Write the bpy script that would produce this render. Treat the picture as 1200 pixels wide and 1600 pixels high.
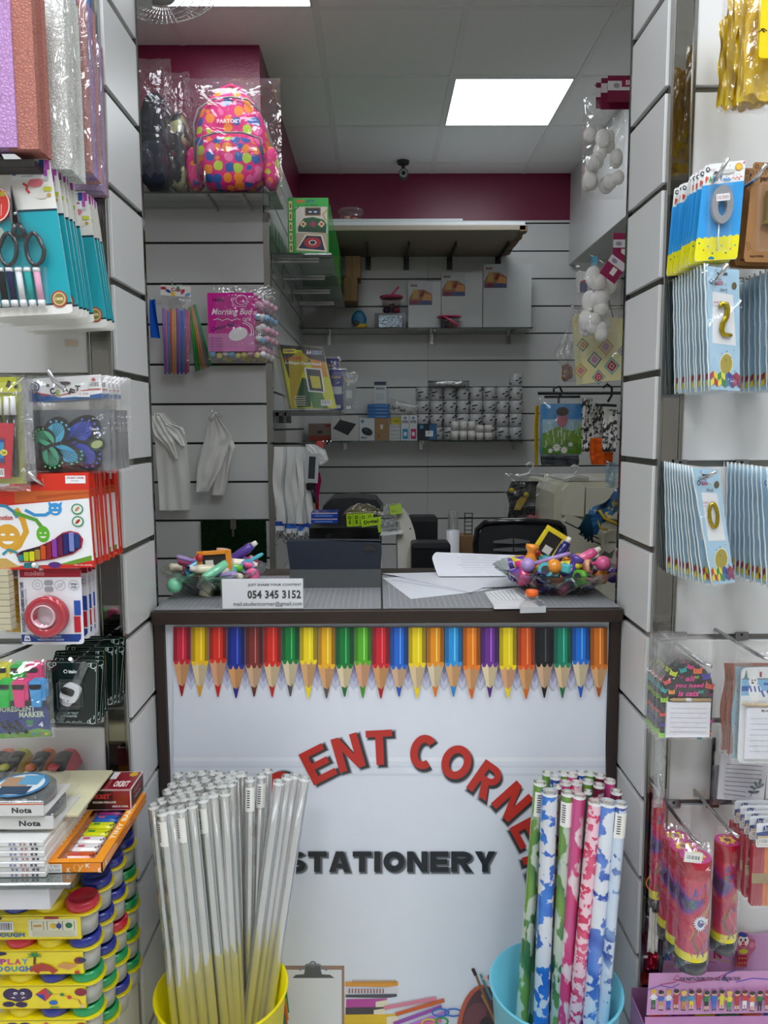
import bpy, math, random
from mathutils import Matrix, Vector, noise, geometry
sc = bpy.context.scene
for o in list(bpy.data.objects): bpy.data.objects.remove(o)
COL = sc.collection
RAD = math.radians
# ---------------------------------------------------------------- camera
FPX, EYE, CEIL = 1200.0, 1.55, 3.20
cam = bpy.data.objects.new('camera', bpy.data.cameras.new('camera')); COL.objects.link(cam)
cam.data.sensor_fit = 'VERTICAL'; cam.data.sensor_height = 24.0; cam.data.sensor_width = 18.0
cam.data.lens = 24.0 * FPX / 1600.0; cam.data.clip_start = 0.02
CR = Matrix.Rotation(RAD(-0.45), 3, 'Z') @ Matrix.Rotation(RAD(90 - 6.28), 3, 'X') @ Matrix.Rotation(RAD(-0.25), 3, 'Z')
cam.matrix_world = Matrix.Translation((0, 0, EYE)) @ CR.to_4x4()
sc.camera = cam
# ---------------------------------------------------------------- world, lamps, exposure
w = bpy.data.worlds.new('world'); sc.world = w; w.use_nodes = True
w.node_tree.nodes['Background'].inputs[0].default_value = (0.8, 0.85, 1, 1)
w.node_tree.nodes['Background'].inputs[1].default_value = 0.15
sc.view_settings.view_transform = 'Standard'; sc.view_settings.look = 'None'
sc.view_settings.gamma = 1.0; sc.view_settings.use_curve_mapping = False
sc.view_settings.exposure = 0.5
sc.cycles.max_bounces = 14; sc.cycles.transparent_max_bounces = 40; sc.cycles.transmission_bounces = 10
sc.cycles.diffuse_bounces = 7; sc.cycles.glossy_bounces = 4
sc.cycles.caustics_reflective = False; sc.cycles.caustics_refractive = False
LAMP_ALCOVE, LAMP_SHOP = 6.0, 11.8          # diffuser strengths of the ceiling panels
# ---------------------------------------------------------------- pixels <-> world
def ray(px, py): return CR @ Vector(((px - 600) / FPX, -(py - 800) / FPX, -1))
def PY(px, py, Y):
    d = ray(px, py); t = Y / d.y; return Vector((d.x * t, Y, EYE + d.z * t))
def PZ(px, py, Z):
    d = ray(px, py); t = (Z - EYE) / d.z; return Vector((d.x * t, d.y * t, Z))
# ---------------------------------------------------------------- colours and materials
def lin(c):
    if isinstance(c, str):
        c = c.lstrip('#')
        if len(c) == 3: c = ''.join(x * 2 for x in c)
        c = [int(c[i:i+2], 16) / 255 for i in (0, 2, 4)]
    return tuple(x / 12.92 if x <= 0.04045 else ((x + 0.055) / 1.055) ** 2.4 for x in c[:3]) + (1.0,)
MATS = {}
class N:
    """small node-tree helper"""
    def __init__(s, name):
        s.m = bpy.data.materials.new(name); s.m.use_nodes = True; s.t = s.m.node_tree
        s.t.nodes.clear(); s.out = s.t.nodes.new('ShaderNodeOutputMaterial')
    def n(s, kind, **kw):
        nd = s.t.nodes.new('ShaderNode' + kind)
        for k, v in kw.items():
            if k.startswith('i_'):
                k = k[2:].replace('_', ' ')
                sock = nd.inputs[int(k)] if k.isdigit() else nd.inputs[k]
                if isinstance(v, bpy.types.NodeSocket): s.t.links.new(v, sock)
                else: sock.default_value = v
            else: setattr(nd, k, v)
        return nd
    def end(s, sh): s.t.links.new(sh, s.out.inputs[0]); return s.m
    def col(s): return s.n('Attribute', attribute_name='Col').outputs['Color']
    def noise(s, scale, detail=3, stretch=None, coord='Object'):
        tc = s.n('TexCoord').outputs[coord]
        if stretch: tc = s.n('Mapping', i_Vector=tc, i_Scale=stretch).outputs[0]
        return s.n('TexNoise', i_Vector=tc, i_Scale=scale, i_Detail=detail)
    def bump(s, h, strength=0.3, dist=0.002): return s.n('Bump', i_Height=h, i_Strength=strength, i_Distance=dist).outputs[0]
    def mixc(s, a, b, f, blend='MIX'):
        nd = s.t.nodes.new('ShaderNodeMix'); nd.data_type = 'RGBA'; nd.blend_type = blend
        for v, i in ((f, 0), (a, 6), (b, 7)):
            if isinstance(v, bpy.types.NodeSocket): s.t.links.new(v, nd.inputs[i])
            else: nd.inputs[i].default_value = v
        return nd.outputs[2]
    def vary(s, c, scale=20, amt=0.12):
        nz = s.noise(scale, 4)
        r = s.n('MapRange', i_Value=nz.outputs[0], i_3=1 - amt, i_4=1 + amt * .6)
        return s.mixc(c, r.outputs[0], 1.0, 'MULTIPLY')
def opaque(name, rough=.5, metal=0., coat=0., amt=.06, scale=18, bump=None, spec=.5, cl=None, stretch=None):
    k = N(name); c = k.col() if cl is None else lin(cl)
    if cl is not None:
        rgb = k.n('RGB'); rgb.outputs[0].default_value = c; c = rgb.outputs[0]
    c = k.vary(c, scale, amt)
    b = k.n('BsdfPrincipled', i_Base_Color=c, i_Roughness=rough, i_Metallic=metal, i_Coat_Weight=coat)
    b.inputs['Specular IOR Level'].default_value = spec; b.inputs['Coat Roughness'].default_value = .08
    if bump:
        nz = k.noise(bump[0], 3, stretch); k.t.links.new(k.bump(nz.outputs[0], bump[1], bump[2]), b.inputs['Normal'])
    MATS[name] = k.end(b.outputs[0]); return MATS[name]
opaque('matte', .75, bump=(220, .08, .001))
opaque('satin', .42)
opaque('gloss', .16, coat=.5, amt=.04)
opaque('print', .38, amt=.03)
opaque('laminate', .30, amt=.05, scale=3, bump=(260, .05, .0006))
opaque('metal', .22, metal=1, amt=.10, scale=9)
opaque('dull_metal', .42, metal=.9, amt=.15, scale=7)
opaque('mirror', .05, metal=1, amt=.0)
opaque('fabric', .9, bump=(420, .5, .002), amt=.15, spec=.2)
opaque('foil', .22, metal=.85, bump=(45, .9, .006), amt=.1)
opaque('foam', .95, bump=(170, .8, .003), amt=.2, scale=160, spec=.2)
k = N('foam'); c = k.vary(k.col(), 60, .15); v = k.n('TexVoronoi', i_Vector=k.n('TexCoord').outputs['Object'], i_Scale=190., feature='DISTANCE_TO_EDGE')
r = k.n('MapRange', i_Value=v.outputs['Distance'], i_1=0., i_2=.12, i_3=.62, i_4=1.); bs = k.n('BsdfPrincipled', i_Base_Color=k.mixc(c, r.outputs[0], 1., 'MULTIPLY'), i_Roughness=.9)
k.t.links.new(k.bump(v.outputs['Distance'], .8, .003), bs.inputs['Normal']); MATS['foam'] = k.end(bs.outputs[0])
opaque('cotton', .95, bump=(90, .6, .004), amt=.05, spec=.1)
opaque('wood', .4, amt=.35, scale=9, bump=(60, .1, .001), stretch=(1, 12, 12))
opaque('paint', .33, amt=.06, scale=8, bump=(140, .35, .002), cl='#7a1a40')
opaque('tile', .85, amt=.03, scale=2, bump=(350, .1, .001))
def clearmat(name, trans, white, gl, rough, bump=None, tint=True):
    """thin clear film: mostly see-through, a little milky, with a wrinkled sheen"""
    k = N(name); c = k.col()
    tr = k.n('BsdfTransparent', i_Color=k.mixc((1, 1, 1, 1), c, .35 if tint else 0.))
    df = k.n('BsdfPrincipled', i_Base_Color=c, i_Roughness=rough)
    g = k.n('BsdfGlossy', i_Roughness=rough, i_Color=(1, 1, 1, 1))
    if bump:
        nz = k.noise(bump[0], 2.5); nz.inputs['Distortion'].default_value = 1.2
        bo = k.bump(nz.outputs[0], bump[1], bump[2])
        k.t.links.new(bo, g.inputs['Normal']); k.t.links.new(bo, df.inputs['Normal'])
    m1 = k.n('MixShader', i_0=white, i_1=tr.outputs[0], i_2=df.outputs[0])
    lw = k.n('LayerWeight', i_Blend=.25)
    f = k.n('MapRange', i_Value=lw.outputs['Facing'], i_3=gl * .45, i_4=min(1, gl * 2.6))
    m2 = k.n('MixShader', i_0=f.outputs[0], i_1=m1.outputs[0], i_2=g.outputs[0])
    MATS[name] = k.end(m2.outputs[0])
clearmat('film', 1, .025, .13, .06, (11, .8, .03))
clearmat('film_milky', 1, .22, .18, .12, (26, .8, .015))
clearmat('clear', 1, .012, .085, .04)
clearmat('tube_film', 1, .31, .5, .06)
clearmat('shelf_glass', 1, .22, .30, .03)
k = N('glass'); g = k.n('BsdfGlass', i_IOR=1.45, i_Roughness=0.0, i_Color=(.97, 1, .99, 1)); tr = k.n('BsdfTransparent', i_Color=(.93, .96, .95, 1))
MATS['glass'] = k.end(k.n('MixShader', i_0=.45, i_1=tr.outputs[0], i_2=g.outputs[0]).outputs[0])
k = N('lamp_alcove'); MATS['lamp_alcove'] = k.end(k.n('Emission', i_Color=lin('#f3f9ff'), i_Strength=LAMP_ALCOVE).outputs[0])
k = N('lamp_shop'); MATS['lamp_shop'] = k.end(k.n('Emission', i_Color=lin('#f3f8ff'), i_Strength=LAMP_SHOP).outputs[0])
def cells(name, ground, spots, scale, size, rough=.5, rand=.35, clear=0., stretch=(1, 1, 1)):
    """printed spots of a few colours on a ground colour"""
    k = N(name); tc = k.n('Mapping', i_Vector=k.n('TexCoord').outputs['Object'], i_Scale=stretch).outputs[0]
    wob = k.n('TexNoise', i_Vector=tc, i_Scale=scale * 1.3, i_Detail=2)
    v = k.n('TexVoronoi', i_Vector=k.mixc(tc, wob.outputs['Color'], .03 * rand), i_Scale=scale, i_Randomness=rand)
    sep = k.n('SeparateColor', i_Color=v.outputs['Color'])
    r = k.n('ValToRGB', i_Fac=sep.outputs[0]); cr = r.color_ramp; cr.interpolation = 'CONSTANT'
    while len(cr.elements) < len(spots): cr.elements.new(.5)
    for i, c in enumerate(spots): cr.elements[i].position = i / len(spots); cr.elements[i].color = lin(c)
    th = k.n('Math', operation='LESS_THAN', i_0=v.outputs['Distance'], i_1=size)
    c = k.mixc(lin(ground), r.outputs[0], th.outputs[0])
    b = k.n('BsdfPrincipled', i_Base_Color=c, i_Roughness=rough)
    nz = k.noise(40, 3); k.t.links.new(k.bump(nz.outputs[0], .25, .004), b.inputs['Normal'])
    MATS[name] = k.end(b.outputs[0])
cells('polka', '#e0217a', ['#2c5aa8', '#f58a2a', '#b9d33c', '#f36aa8', '#f58a2a', '#2c5aa8', '#f36aa8'], 26, .50, .7, .45)
def splotch(name, ground, c1, c2, scale, lo, rough=.12, stretch=(1, 1, 1)):
    k = N(name); tc = k.n('Mapping', i_Vector=k.n('TexCoord').outputs['Object'], i_Scale=stretch).outputs[0]
    a = k.n('TexNoise', i_Vector=tc, i_Scale=scale, i_Detail=3); b2 = k.n('TexNoise', i_Vector=tc, i_Scale=scale * .45, i_Detail=1)
    r = k.n('ValToRGB', i_Fac=a.outputs[0]); r.color_ramp.elements[0].position = lo; r.color_ramp.elements[1].position = lo + .03
    r.color_ramp.elements[0].color = (0, 0, 0, 1); r.color_ramp.elements[1].color = (1, 1, 1, 1)
    r2 = k.n('ValToRGB', i_Fac=b2.outputs[0]); r2.color_ramp.elements[0].position = .42; r2.color_ramp.elements[1].position = .58
    r2.color_ramp.elements[0].color = lin(c1); r2.color_ramp.elements[1].color = lin(c2)
    c = k.mixc(lin(ground), r2.outputs[0], r.outputs[0])
    b = k.n('BsdfPrincipled', i_Base_Color=c, i_Roughness=rough, i_Coat_Weight=.6)
    MATS[name] = k.end(b.outputs[0])
splotch('roll_green', '#b9c6b4', '#2f6b3a', '#6c9a3f', 32, .46, stretch=(1, 1, .45))
splotch('roll_dark_green', '#7f8f86', '#1f4a31', '#35614a', 32, .44, stretch=(1, 1, .45))
splotch('roll_blue_splash', '#d4dae2', '#1d63c4', '#2f7ad6', 34, .50)
splotch('roll_pink', '#e6d3d8', '#d63a78', '#c94a86', 26, .42, stretch=(1, 1, .5))
splotch('roll_pink_dots', '#f0c9d4', '#d42a5e', '#e0567f', 60, .50)
splotch('roll_blue_floral', '#dfe5ee', '#2650b4', '#5a86d8', 28, .50)
splotch('roll_pale_blue', '#c9d8e8', '#7fa2d0', '#2f52a0', 30, .56)
splotch('roll_maroon', '#b8a0a4', '#8a2a48', '#6a1f38', 30, .48)
splotch('camo', '#20222a', '#7d1f33', '#a8a878', 22, .52, .35)
splotch('animal_print', '#d8d8d4', '#18181a', '#202022', 70, .50, .6)
splotch('scarf_print', '#2b5f8c', '#b9a64a', '#173a5e', 45, .55, .9)
# ---------------------------------------------------------------- text outlines (built-in font), cached
GL = {}
def glyphs(s, off=0.0):
    if (s, off) not in GL:
        cu = bpy.data.curves.new('t', 'FONT'); cu.body = s; cu.resolution_u = 2; cu.fill_mode = 'FRONT'; cu.offset = off
        cu.space_character = 1 + off*1.5
        ob = bpy.data.objects.new('t', cu); COL.objects.link(ob)
        me = ob.to_mesh(); vs = [(v.co.x, v.co.y) for v in me.vertices]; fs = [tuple(p.vertices) for p in me.polygons]
        ob.to_mesh_clear(); bpy.data.objects.remove(ob); bpy.data.curves.remove(cu)
        x0 = min(v[0] for v in vs); x1 = max(v[0] for v in vs); y0 = min(v[1] for v in vs); y1 = max(v[1] for v in vs)
        GL[s, off] = ([((x - x0) / (x1 - x0 or 1), (y - y0) / (y1 - y0 or 1)) for x, y in vs], fs)
    return GL[s, off]
# ---------------------------------------------------------------- mesh builder
LIFT = .00004
class B:
    def __init__(s, fr=None):
        s.v = []; s.f = []; s.fc = []; s.fm = []; s.fs = []; s.T = Matrix.Identity(4); s.c = lin('#fff'); s.m = 'satin'
        s.fr = fr; s.A = None; s.wr = None; s.ly = 0.0; s.y = 0.0
    def use(s, c=None, m=None):
        if c is not None: s.c = lin(c)
        if m is not None: s.m = m
        return s
    def _v(s, p): s.v.append(tuple(s.T @ Vector(p))); return len(s.v) - 1
    def face(s, ids, smooth=False): s.f.append(ids); s.fc.append(s.c); s.fm.append(s.m); s.fs.append(smooth)
    # --- solids in metres
    def box(s, x0, x1, y0, y1, z0, z1, bev=0.0):
        if x0 > x1: x0, x1 = x1, x0
        if y0 > y1: y0, y1 = y1, y0
        if z0 > z1: z0, z1 = z1, z0
        if bev <= 0:
            i = [s._v(p) for p in ((x0,y0,z0),(x1,y0,z0),(x1,y1,z0),(x0,y1,z0),(x0,y0,z1),(x1,y0,z1),(x1,y1,z1),(x0,y1,z1))]
            for q in ((0,1,5,4),(1,2,6,5),(2,3,7,6),(3,0,4,7),(4,5,6,7),(3,2,1,0)): s.face([i[k] for k in q])
            return s
        b = min(bev, (x1-x0)*.45, (y1-y0)*.45, (z1-z0)*.45); X, Y, Z = (x0, x1), (y0, y1), (z0, z1); idx = {}
        for a in (0, 1):
            for d in (0, 1):
                for e in (0, 1):
                    sx, sy, sz = (1-2*a)*b, (1-2*d)*b, (1-2*e)*b
                    idx[a,d,e] = (s._v((X[a], Y[d]+sy, Z[e]+sz)), s._v((X[a]+sx, Y[d], Z[e]+sz)), s._v((X[a]+sx, Y[d]+sy, Z[e])))
        I = idx
        s.face([I[0,0,0][0],I[0,0,1][0],I[0,1,1][0],I[0,1,0][0]]); s.face([I[1,0,0][0],I[1,1,0][0],I[1,1,1][0],I[1,0,1][0]])
        s.face([I[0,0,0][1],I[1,0,0][1],I[1,0,1][1],I[0,0,1][1]]); s.face([I[0,1,0][1],I[0,1,1][1],I[1,1,1][1],I[1,1,0][1]])
        s.face([I[0,0,0][2],I[0,1,0][2],I[1,1,0][2],I[1,0,0][2]]); s.face([I[0,0,1][2],I[1,0,1][2],I[1,1,1][2],I[0,1,1][2]])
        for d in (0,1):
            for e in (0,1): s.face([I[0,d,e][1],I[1,d,e][1],I[1,d,e][2],I[0,d,e][2]])
        for a in (0,1):
            for e in (0,1): s.face([I[a,0,e][0],I[a,1,e][0],I[a,1,e][2],I[a,0,e][2]])
        for a in (0,1):
            for d in (0,1): s.face([I[a,d,0][0],I[a,d,1][0],I[a,d,1][1],I[a,d,0][1]])
        for t in I.values(): s.face(list(t))
        return s
    def tube(s, pts, r, n=8, caps=True, close=False):
        pts = [Vector(p) for p in pts]; L = len(pts); rs = r if isinstance(r, (list, tuple)) else [r] * L
        rings = []; up = None
        for i, p in enumerate(pts):
            a = pts[(i-1) % L] if (i or close) else p; c = pts[(i+1) % L] if (i < L-1 or close) else p
            t = (c - a).normalized()
            if up is None: up = Vector((0,0,1)) if abs(t.z) < .9 else Vector((0,-1,0))
            u = t.cross(up).normalized(); up = u.cross(t).normalized()
            rings.append([s._v(p + (u*math.cos(2*math.pi*k/n) + up*math.sin(2*math.pi*k/n))*rs[i]) for k in range(n)])
        for i in range(L if close else L-1):
            a, c = rings[i], rings[(i+1) % L]
            for k in range(n): s.face([a[k], a[(k+1)%n], c[(k+1)%n], c[k]], True)
        if caps and not close: s.face(rings[0][::-1]); s.face(rings[-1])
        return s
    def lathe(s, prof, n=24, c=(0,0,0), scal=None, cap=True):
        rings = []
        for r, z in prof:
            rings.append([s._v((c[0], c[1], c[2]+z))]*n if r == 0 else [s._v((c[0] + r*(scal(2*math.pi*k/n, r) if scal else 1)*math.cos(2*math.pi*k/n), c[1] + r*(scal(2*math.pi*k/n, r) if scal else 1)*math.sin(2*math.pi*k/n), c[2]+z)) for k in range(n)])
        for a, b in zip(rings, rings[1:]):
            for k in range(n):
                q = [a[k], a[(k+1)%n], b[(k+1)%n], b[k]]; q = [x for i, x in enumerate(q) if x not in q[:i]]
                if len(q) > 2: s.face(q, len(q) == 4 or abs(a[0]-b[0]) > 1 and prof[0][1] != prof[-1][1])
        if cap:
            flat = prof[0][1] == prof[-1][1]
            if prof[0][0] > 0 and not flat: s.face(rings[0][::-1])
            if prof[-1][0] > 0 and not flat: s.face(rings[-1])
        return s
    def ball(s, c, r, n=10, m=7):
        r = r if isinstance(r, (list, tuple)) else (r, r, r)
        top = s._v((c[0], c[1], c[2]+r[2])); bot = s._v((c[0], c[1], c[2]-r[2])); rings = []
        for j in range(1, m):
            th = math.pi*j/m
            rings.append([s._v((c[0]+r[0]*math.sin(th)*math.cos(2*math.pi*k/n), c[1]+r[1]*math.sin(th)*math.sin(2*math.pi*k/n), c[2]+r[2]*math.cos(th))) for k in range(n)])
        for k in range(n):
            s.face([top, rings[0][k], rings[0][(k+1)%n]], True); s.face([bot, rings[-1][(k+1)%n], rings[-1][k]], True)
        for a, b in zip(rings, rings[1:]):
            for k in range(n): s.face([a[k], b[k], b[(k+1)%n], a[(k+1)%n]], True)
        return s
    def grid(s, fn, nu, nv, smooth=True):
        i = [[s._v(fn(a/nu, b/nv)) for a in range(nu+1)] for b in range(nv+1)]
        for b in range(nv):
            for a in range(nu): s.face([i[b][a], i[b][a+1], i[b+1][a+1], i[b+1][a]], smooth)
        return s
    # --- shapes given in photograph pixels on the frame's plane, depth in metres (negative = nearer)
    def pt(s, px, py, y=0.0):
        if s.A: a = s.A; px, py = a[0]*px + a[1]*py + a[2], a[3]*px + a[4]*py + a[5]
        if s.wr: y -= math.sqrt(max(0., s.wr[1]**2 - (px - s.wr[0])**2)) * s.fr.k
        return s.fr.loc(px, py, y)
    def turn(s, deg, cx, cy, shx=0.0):
        c, n = math.cos(RAD(deg)), math.sin(RAD(deg))       # positive = clockwise in the picture
        s.A = (c, -n + shx, cx - c*cx + (n - shx)*cy, n, c, cy - n*cx - c*cy) if deg or shx else None
        return s
    def up(s, y=None):
        if y is None: s.ly += LIFT
        else: s.y = y; s.ly = 0
        return s.y - s.ly
    def poly(s, pts, c=None, m=None):
        s.use(c, m); y = s.up(); s.face([s._v(s.pt(p[0], p[1], y)) for p in pts]); return s
    def rect(s, x0, y0, x1, y1, c=None, m=None): return s.poly([(x0,y1),(x1,y1),(x1,y0),(x0,y0)], c, m)
    def ell(s, cx, cy, rx, ry, c=None, n=16, m=None, a0=0, a1=360, turn=0):
        t = RAD(turn)
        pp = []
        for k in range(n + (a1-a0 < 360)):
            a = RAD(a0 + (a1-a0)*k/n); u, v = rx*math.cos(a), ry*math.sin(a)
            pp.append((cx + u*math.cos(t) - v*math.sin(t), cy + u*math.sin(t) + v*math.cos(t)))
        return s.poly(pp[::-1], c, m)
    def ring(s, cx, cy, rx, ry, w, c=None, n=20, m=None, a0=0, a1=360):
        s.use(c, m); y = s.up(); full = a1-a0 >= 360; q = []
        for k in range(n + (0 if full else 1)):
            a = RAD(a0 + (a1-a0)*k/n)
            q.append((s._v(s.pt(cx+rx*math.cos(a), cy+ry*math.sin(a), y)), s._v(s.pt(cx+(rx-w)*math.cos(a), cy+(ry-w)*math.sin(a), y))))
        for k in range(n): a, b = q[k], q[(k+1) % len(q)]; s.face([a[0], a[1], b[1], b[0]])
        return s
    def line(s, pts, w, c=None, m=None):
        s.use(c, m); y = s.up(); q = []
        for i, p in enumerate(pts):
            a = pts[max(i-1, 0)]; b = pts[min(i+1, len(pts)-1)]; dx, dy = b[0]-a[0], b[1]-a[1]; L = math.hypot(dx, dy) or 1
            nx, ny = -dy/L*w/2, dx/L*w/2
            q.append((s._v(s.pt(p[0]+nx, p[1]+ny, y)), s._v(s.pt(p[0]-nx, p[1]-ny, y))))
        for a, b in zip(q, q[1:]): s.face([a[0], b[0], b[1], a[1]])
        return s
    def text(s, t, x0, y0, x1, y1, c=None, bold=0, m=None, slant=0, rise=0, arc=None):
        s.use(c, m); h = abs(y1-y0) or 1; vs, fs = glyphs(t, round(min(.045, .72*bold/h*.9), 3)); y = s.up(); ids = []
        for u, v in vs:
            px = x0 + (x1-x0)*u + slant*v*h; py = y1 + (y0-y1)*v - rise*u
            ids.append(s._v(s.pt(px, py, y)))
        for f in fs: s.face([ids[i] for i in f])
        return s
    def heavy(s, ch, x0, y0, x1, y1, c, st, g=0.):
        """heavy sans capital in the box, stem width st, grown by g on every side"""
        x0 -= g; x1 += g; y0 -= g; y1 += g; st += 2*g; w, h = x1-x0, y1-y0; sv = st*.86; s.use(c)
        P = lambda *q: s.poly([(x0+a, y0+b) for a, b in q])
        if ch == 'T': P((w/2-st/2, h), (w/2+st/2, h), (w/2+st/2, sv), (w, sv), (w, 0), (0, 0), (0, sv), (w/2-st/2, sv))
        elif ch == 'E': P((0, h), (w, h), (w, h-sv), (st, h-sv), (st, h/2+sv/2), (w*.92, h/2+sv/2), (w*.92, h/2-sv/2), (st, h/2-sv/2), (st, sv), (w*.97, sv), (w*.97, 0), (0, 0))
        elif ch == 'N': P((0, h), (st, h), (st, h*.40), (w-st, h), (w, h), (w, 0), (w-st, 0), (w-st, h*.60), (st, 0), (0, 0))
        elif ch == 'I': P((w/2-st/2, h), (w/2+st/2, h), (w/2+st/2, 0), (w/2-st/2, 0))
        elif ch == 'Y': P((w/2-st/2, h), (w/2+st/2, h), (w/2+st/2, h*.62), (w, 0), (w-st*1.15, 0), (w/2, h*.40), (st*1.15, 0), (0, 0), (w/2-st/2, h*.62))
        elif ch == 'A': P((0, h), (st*1.05, h), (w/2, st*.9), (w-st*1.05, h), (w, h), (w/2+st*.62, 0), (w/2-st*.62, 0)); P((w*.24, h*.80), (w*.76, h*.80), (w*.70, h*.60), (w*.30, h*.60))
        elif ch in 'OCDUS':
            cx, cy = (x0+x1)/2, (y0+y1)/2
            if ch == 'O': s.ring(cx, cy, w/2, h/2, st, c, 32)
            elif ch == 'C': s.ring(cx, cy, w/2, h/2, st, c, 30, a0=48, a1=312)
            elif ch == 'D': P((0, h), (st, h), (st, 0), (0, 0)); s.ring(x0+w*.42, cy, w*.58, h/2, sv, c, 20, a0=-90, a1=90); P((0, sv), (w*.42, sv), (w*.42, 0), (0, 0)); P((0, h), (w*.42, h), (w*.42, h-sv), (0, h-sv))
            elif ch == 'U': P((0, h*.62), (st, h*.62), (st, 0), (0, 0)); P((w-st, h*.62), (w, h*.62), (w, 0), (w-st, 0)); s.ring(cx, y0+h*.62, w/2, h*.38, st, c, 18, a0=0, a1=180)
            else: s.ring(cx, y0+h*.27+sv*.14, w/2, h*.27+sv*.14, sv, c, 20, a0=90, a1=335); s.ring(cx, y1-h*.27-sv*.14, w/2, h*.27+sv*.14, sv, c, 20, a0=-90, a1=155)
        elif ch == 'R':
            P((0, h), (st, h), (st, 0), (0, 0)); s.ring(x0+w*.52, y0+h*.30, w*.46, h*.30, sv, c, 18, a0=-90, a1=90); P((0, sv), (w*.52, sv), (w*.52, 0), (0, 0)); P((0, h*.60), (w*.52, h*.60), (w*.52, h*.60-sv), (0, h*.60-sv)); P((w-st*1.15, h), (w, h), (w*.66, h*.52), (w*.66-st, h*.55))
        return s
    def barcode(s, x0, y0, x1, y1, seed=1):
        rnd = random.Random(seed); s.rect(x0, y0, x1, y1, '#f4f4f2'); x = x0 + (x1-x0)*.08
        while x < x1 - (x1-x0)*.08:
            wd = rnd.choice((.03, .05, .08)) * (x1-x0); s.rect(x, y0+(y1-y0)*.1, x+wd*.6, y0+(y1-y0)*.78, '#222'); x += wd*1.5
        return s
    def slab(s, x0, y0, x1, y1, ya, yb, c=None, m=None, rad=0):
        """rounded card between depths ya (front) and yb (back)"""
        if rad <= 0: return s.prism([(x0,y1),(x1,y1),(x1,y0),(x0,y0)], ya, yb, c, m)
        pp = []
        for cx, cy, a in ((x1-rad,y1-rad,90),(x1-rad,y0+rad,0),(x0+rad,y0+rad,-90),(x0+rad,y1-rad,180)):
            for k in range(4):
                t = RAD(a - 30*k); pp.append((cx+rad*math.cos(t), cy+rad*math.sin(t)))
        return s.prism(pp, ya, yb, c, m)
    def prism(s, pts, ya, yb, c=None, m=None):
        s.use(c, m); n = len(pts); a = [s._v(s.pt(p[0], p[1], ya)) for p in pts]; b = [s._v(s.pt(p[0], p[1], yb)) for p in pts]
        s.face(a); s.face(b[::-1])
        for k in range(n): s.face([a[(k+1)%n], a[k], b[k], b[(k+1)%n]])
        s.up(ya); return s
    def rod(s, x0, y0, x1, y1, rpx, ya=0., yb=None, c=None, m=None, n=8, r2=None):
        s.use(c, m); k = s.fr.k; return s.tube([s.pt(x0,y0,ya), s.pt(x1,y1,ya if yb is None else yb)], [rpx*k, (r2 if r2 else rpx)*k], n)
    def bag(s, x0, y0, x1, y1, front, back, seed=0, c='#ffffff', m='film', amp=.006, nu=14, nv=18, open_top=False, sag=0.):
        """plastic bag: two wrinkled sheets welded round the edge, bulging front and back"""
        s.use(c, m)
        def sheet(d, sgn):
            def fn(u, v):
                e = min(u, 1-u, v, 1-v if not open_top else 1); e = min(1, max(0, e)*5) ** .6
                q = Vector((u*5 + seed*7.1, v*6 + seed*3.3, sgn*2.0))
                a = abs(noise.noise(q)) * 2 - .5 + noise.noise(q*2.3) * .5
                wob = noise.noise(Vector((u*3 + seed, v*9, 5.0))) * (x1-x0) * .02
                px = x0 + (x1-x0)*u + (wob if u in (0., 1.) else 0); py = y1 + (y0-y1)*v + sag*4*u*(1-u)*(1-v) + noise.noise(Vector((u*4, seed, v))) * (y1-y0) * .012
                return s.pt(px, py, sgn*(d*e + a*amp*e + .0015))
            return fn
        s.grid(sheet(front, -1), nu, nv)
        s.grid(sheet(back, 1), max(4, nu//2), max(4, nv//2))
        return s
    def mesh(s, name):
        me = bpy.data.meshes.new(name); me.from_pydata(s.v, [], s.f)
        names = []
        for m in s.fm:
            if m not in names: names.append(m)
        for m in names: me.materials.append(MATS[m])
        me.polygons.foreach_set('material_index', [names.index(m) for m in s.fm])
        me.polygons.foreach_set('use_smooth', s.fs)
        ca = me.color_attributes.new('Col', 'FLOAT_COLOR', 'CORNER'); flat = []
        for f, c in zip(s.f, s.fc): flat.extend(c * len(f))
        ca.data.foreach_set('color', flat); me.update(); return me
def obj(name, b, parent=None, loc=None):
    o = bpy.data.objects.new(name, b.mesh(name)); COL.objects.link(o)
    if parent is not None: o.parent = parent
    if loc is not None: o.location = loc
    return o
def tag(o, label, cat, group=None):
    o['label'] = label; o['category'] = cat
    if group: o['group'] = group
    return o
def empty(name, loc, rz=0.):
    o = bpy.data.objects.new(name, None); COL.objects.link(o); o.location = loc; o.rotation_euler = (0, 0, rz); o.empty_display_size = .02
    return o
def struct(name, b, parent=None, loc=None):
    o = obj(name, b, parent, loc)
    if parent is None: o['kind'] = 'structure'
    return o
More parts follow.
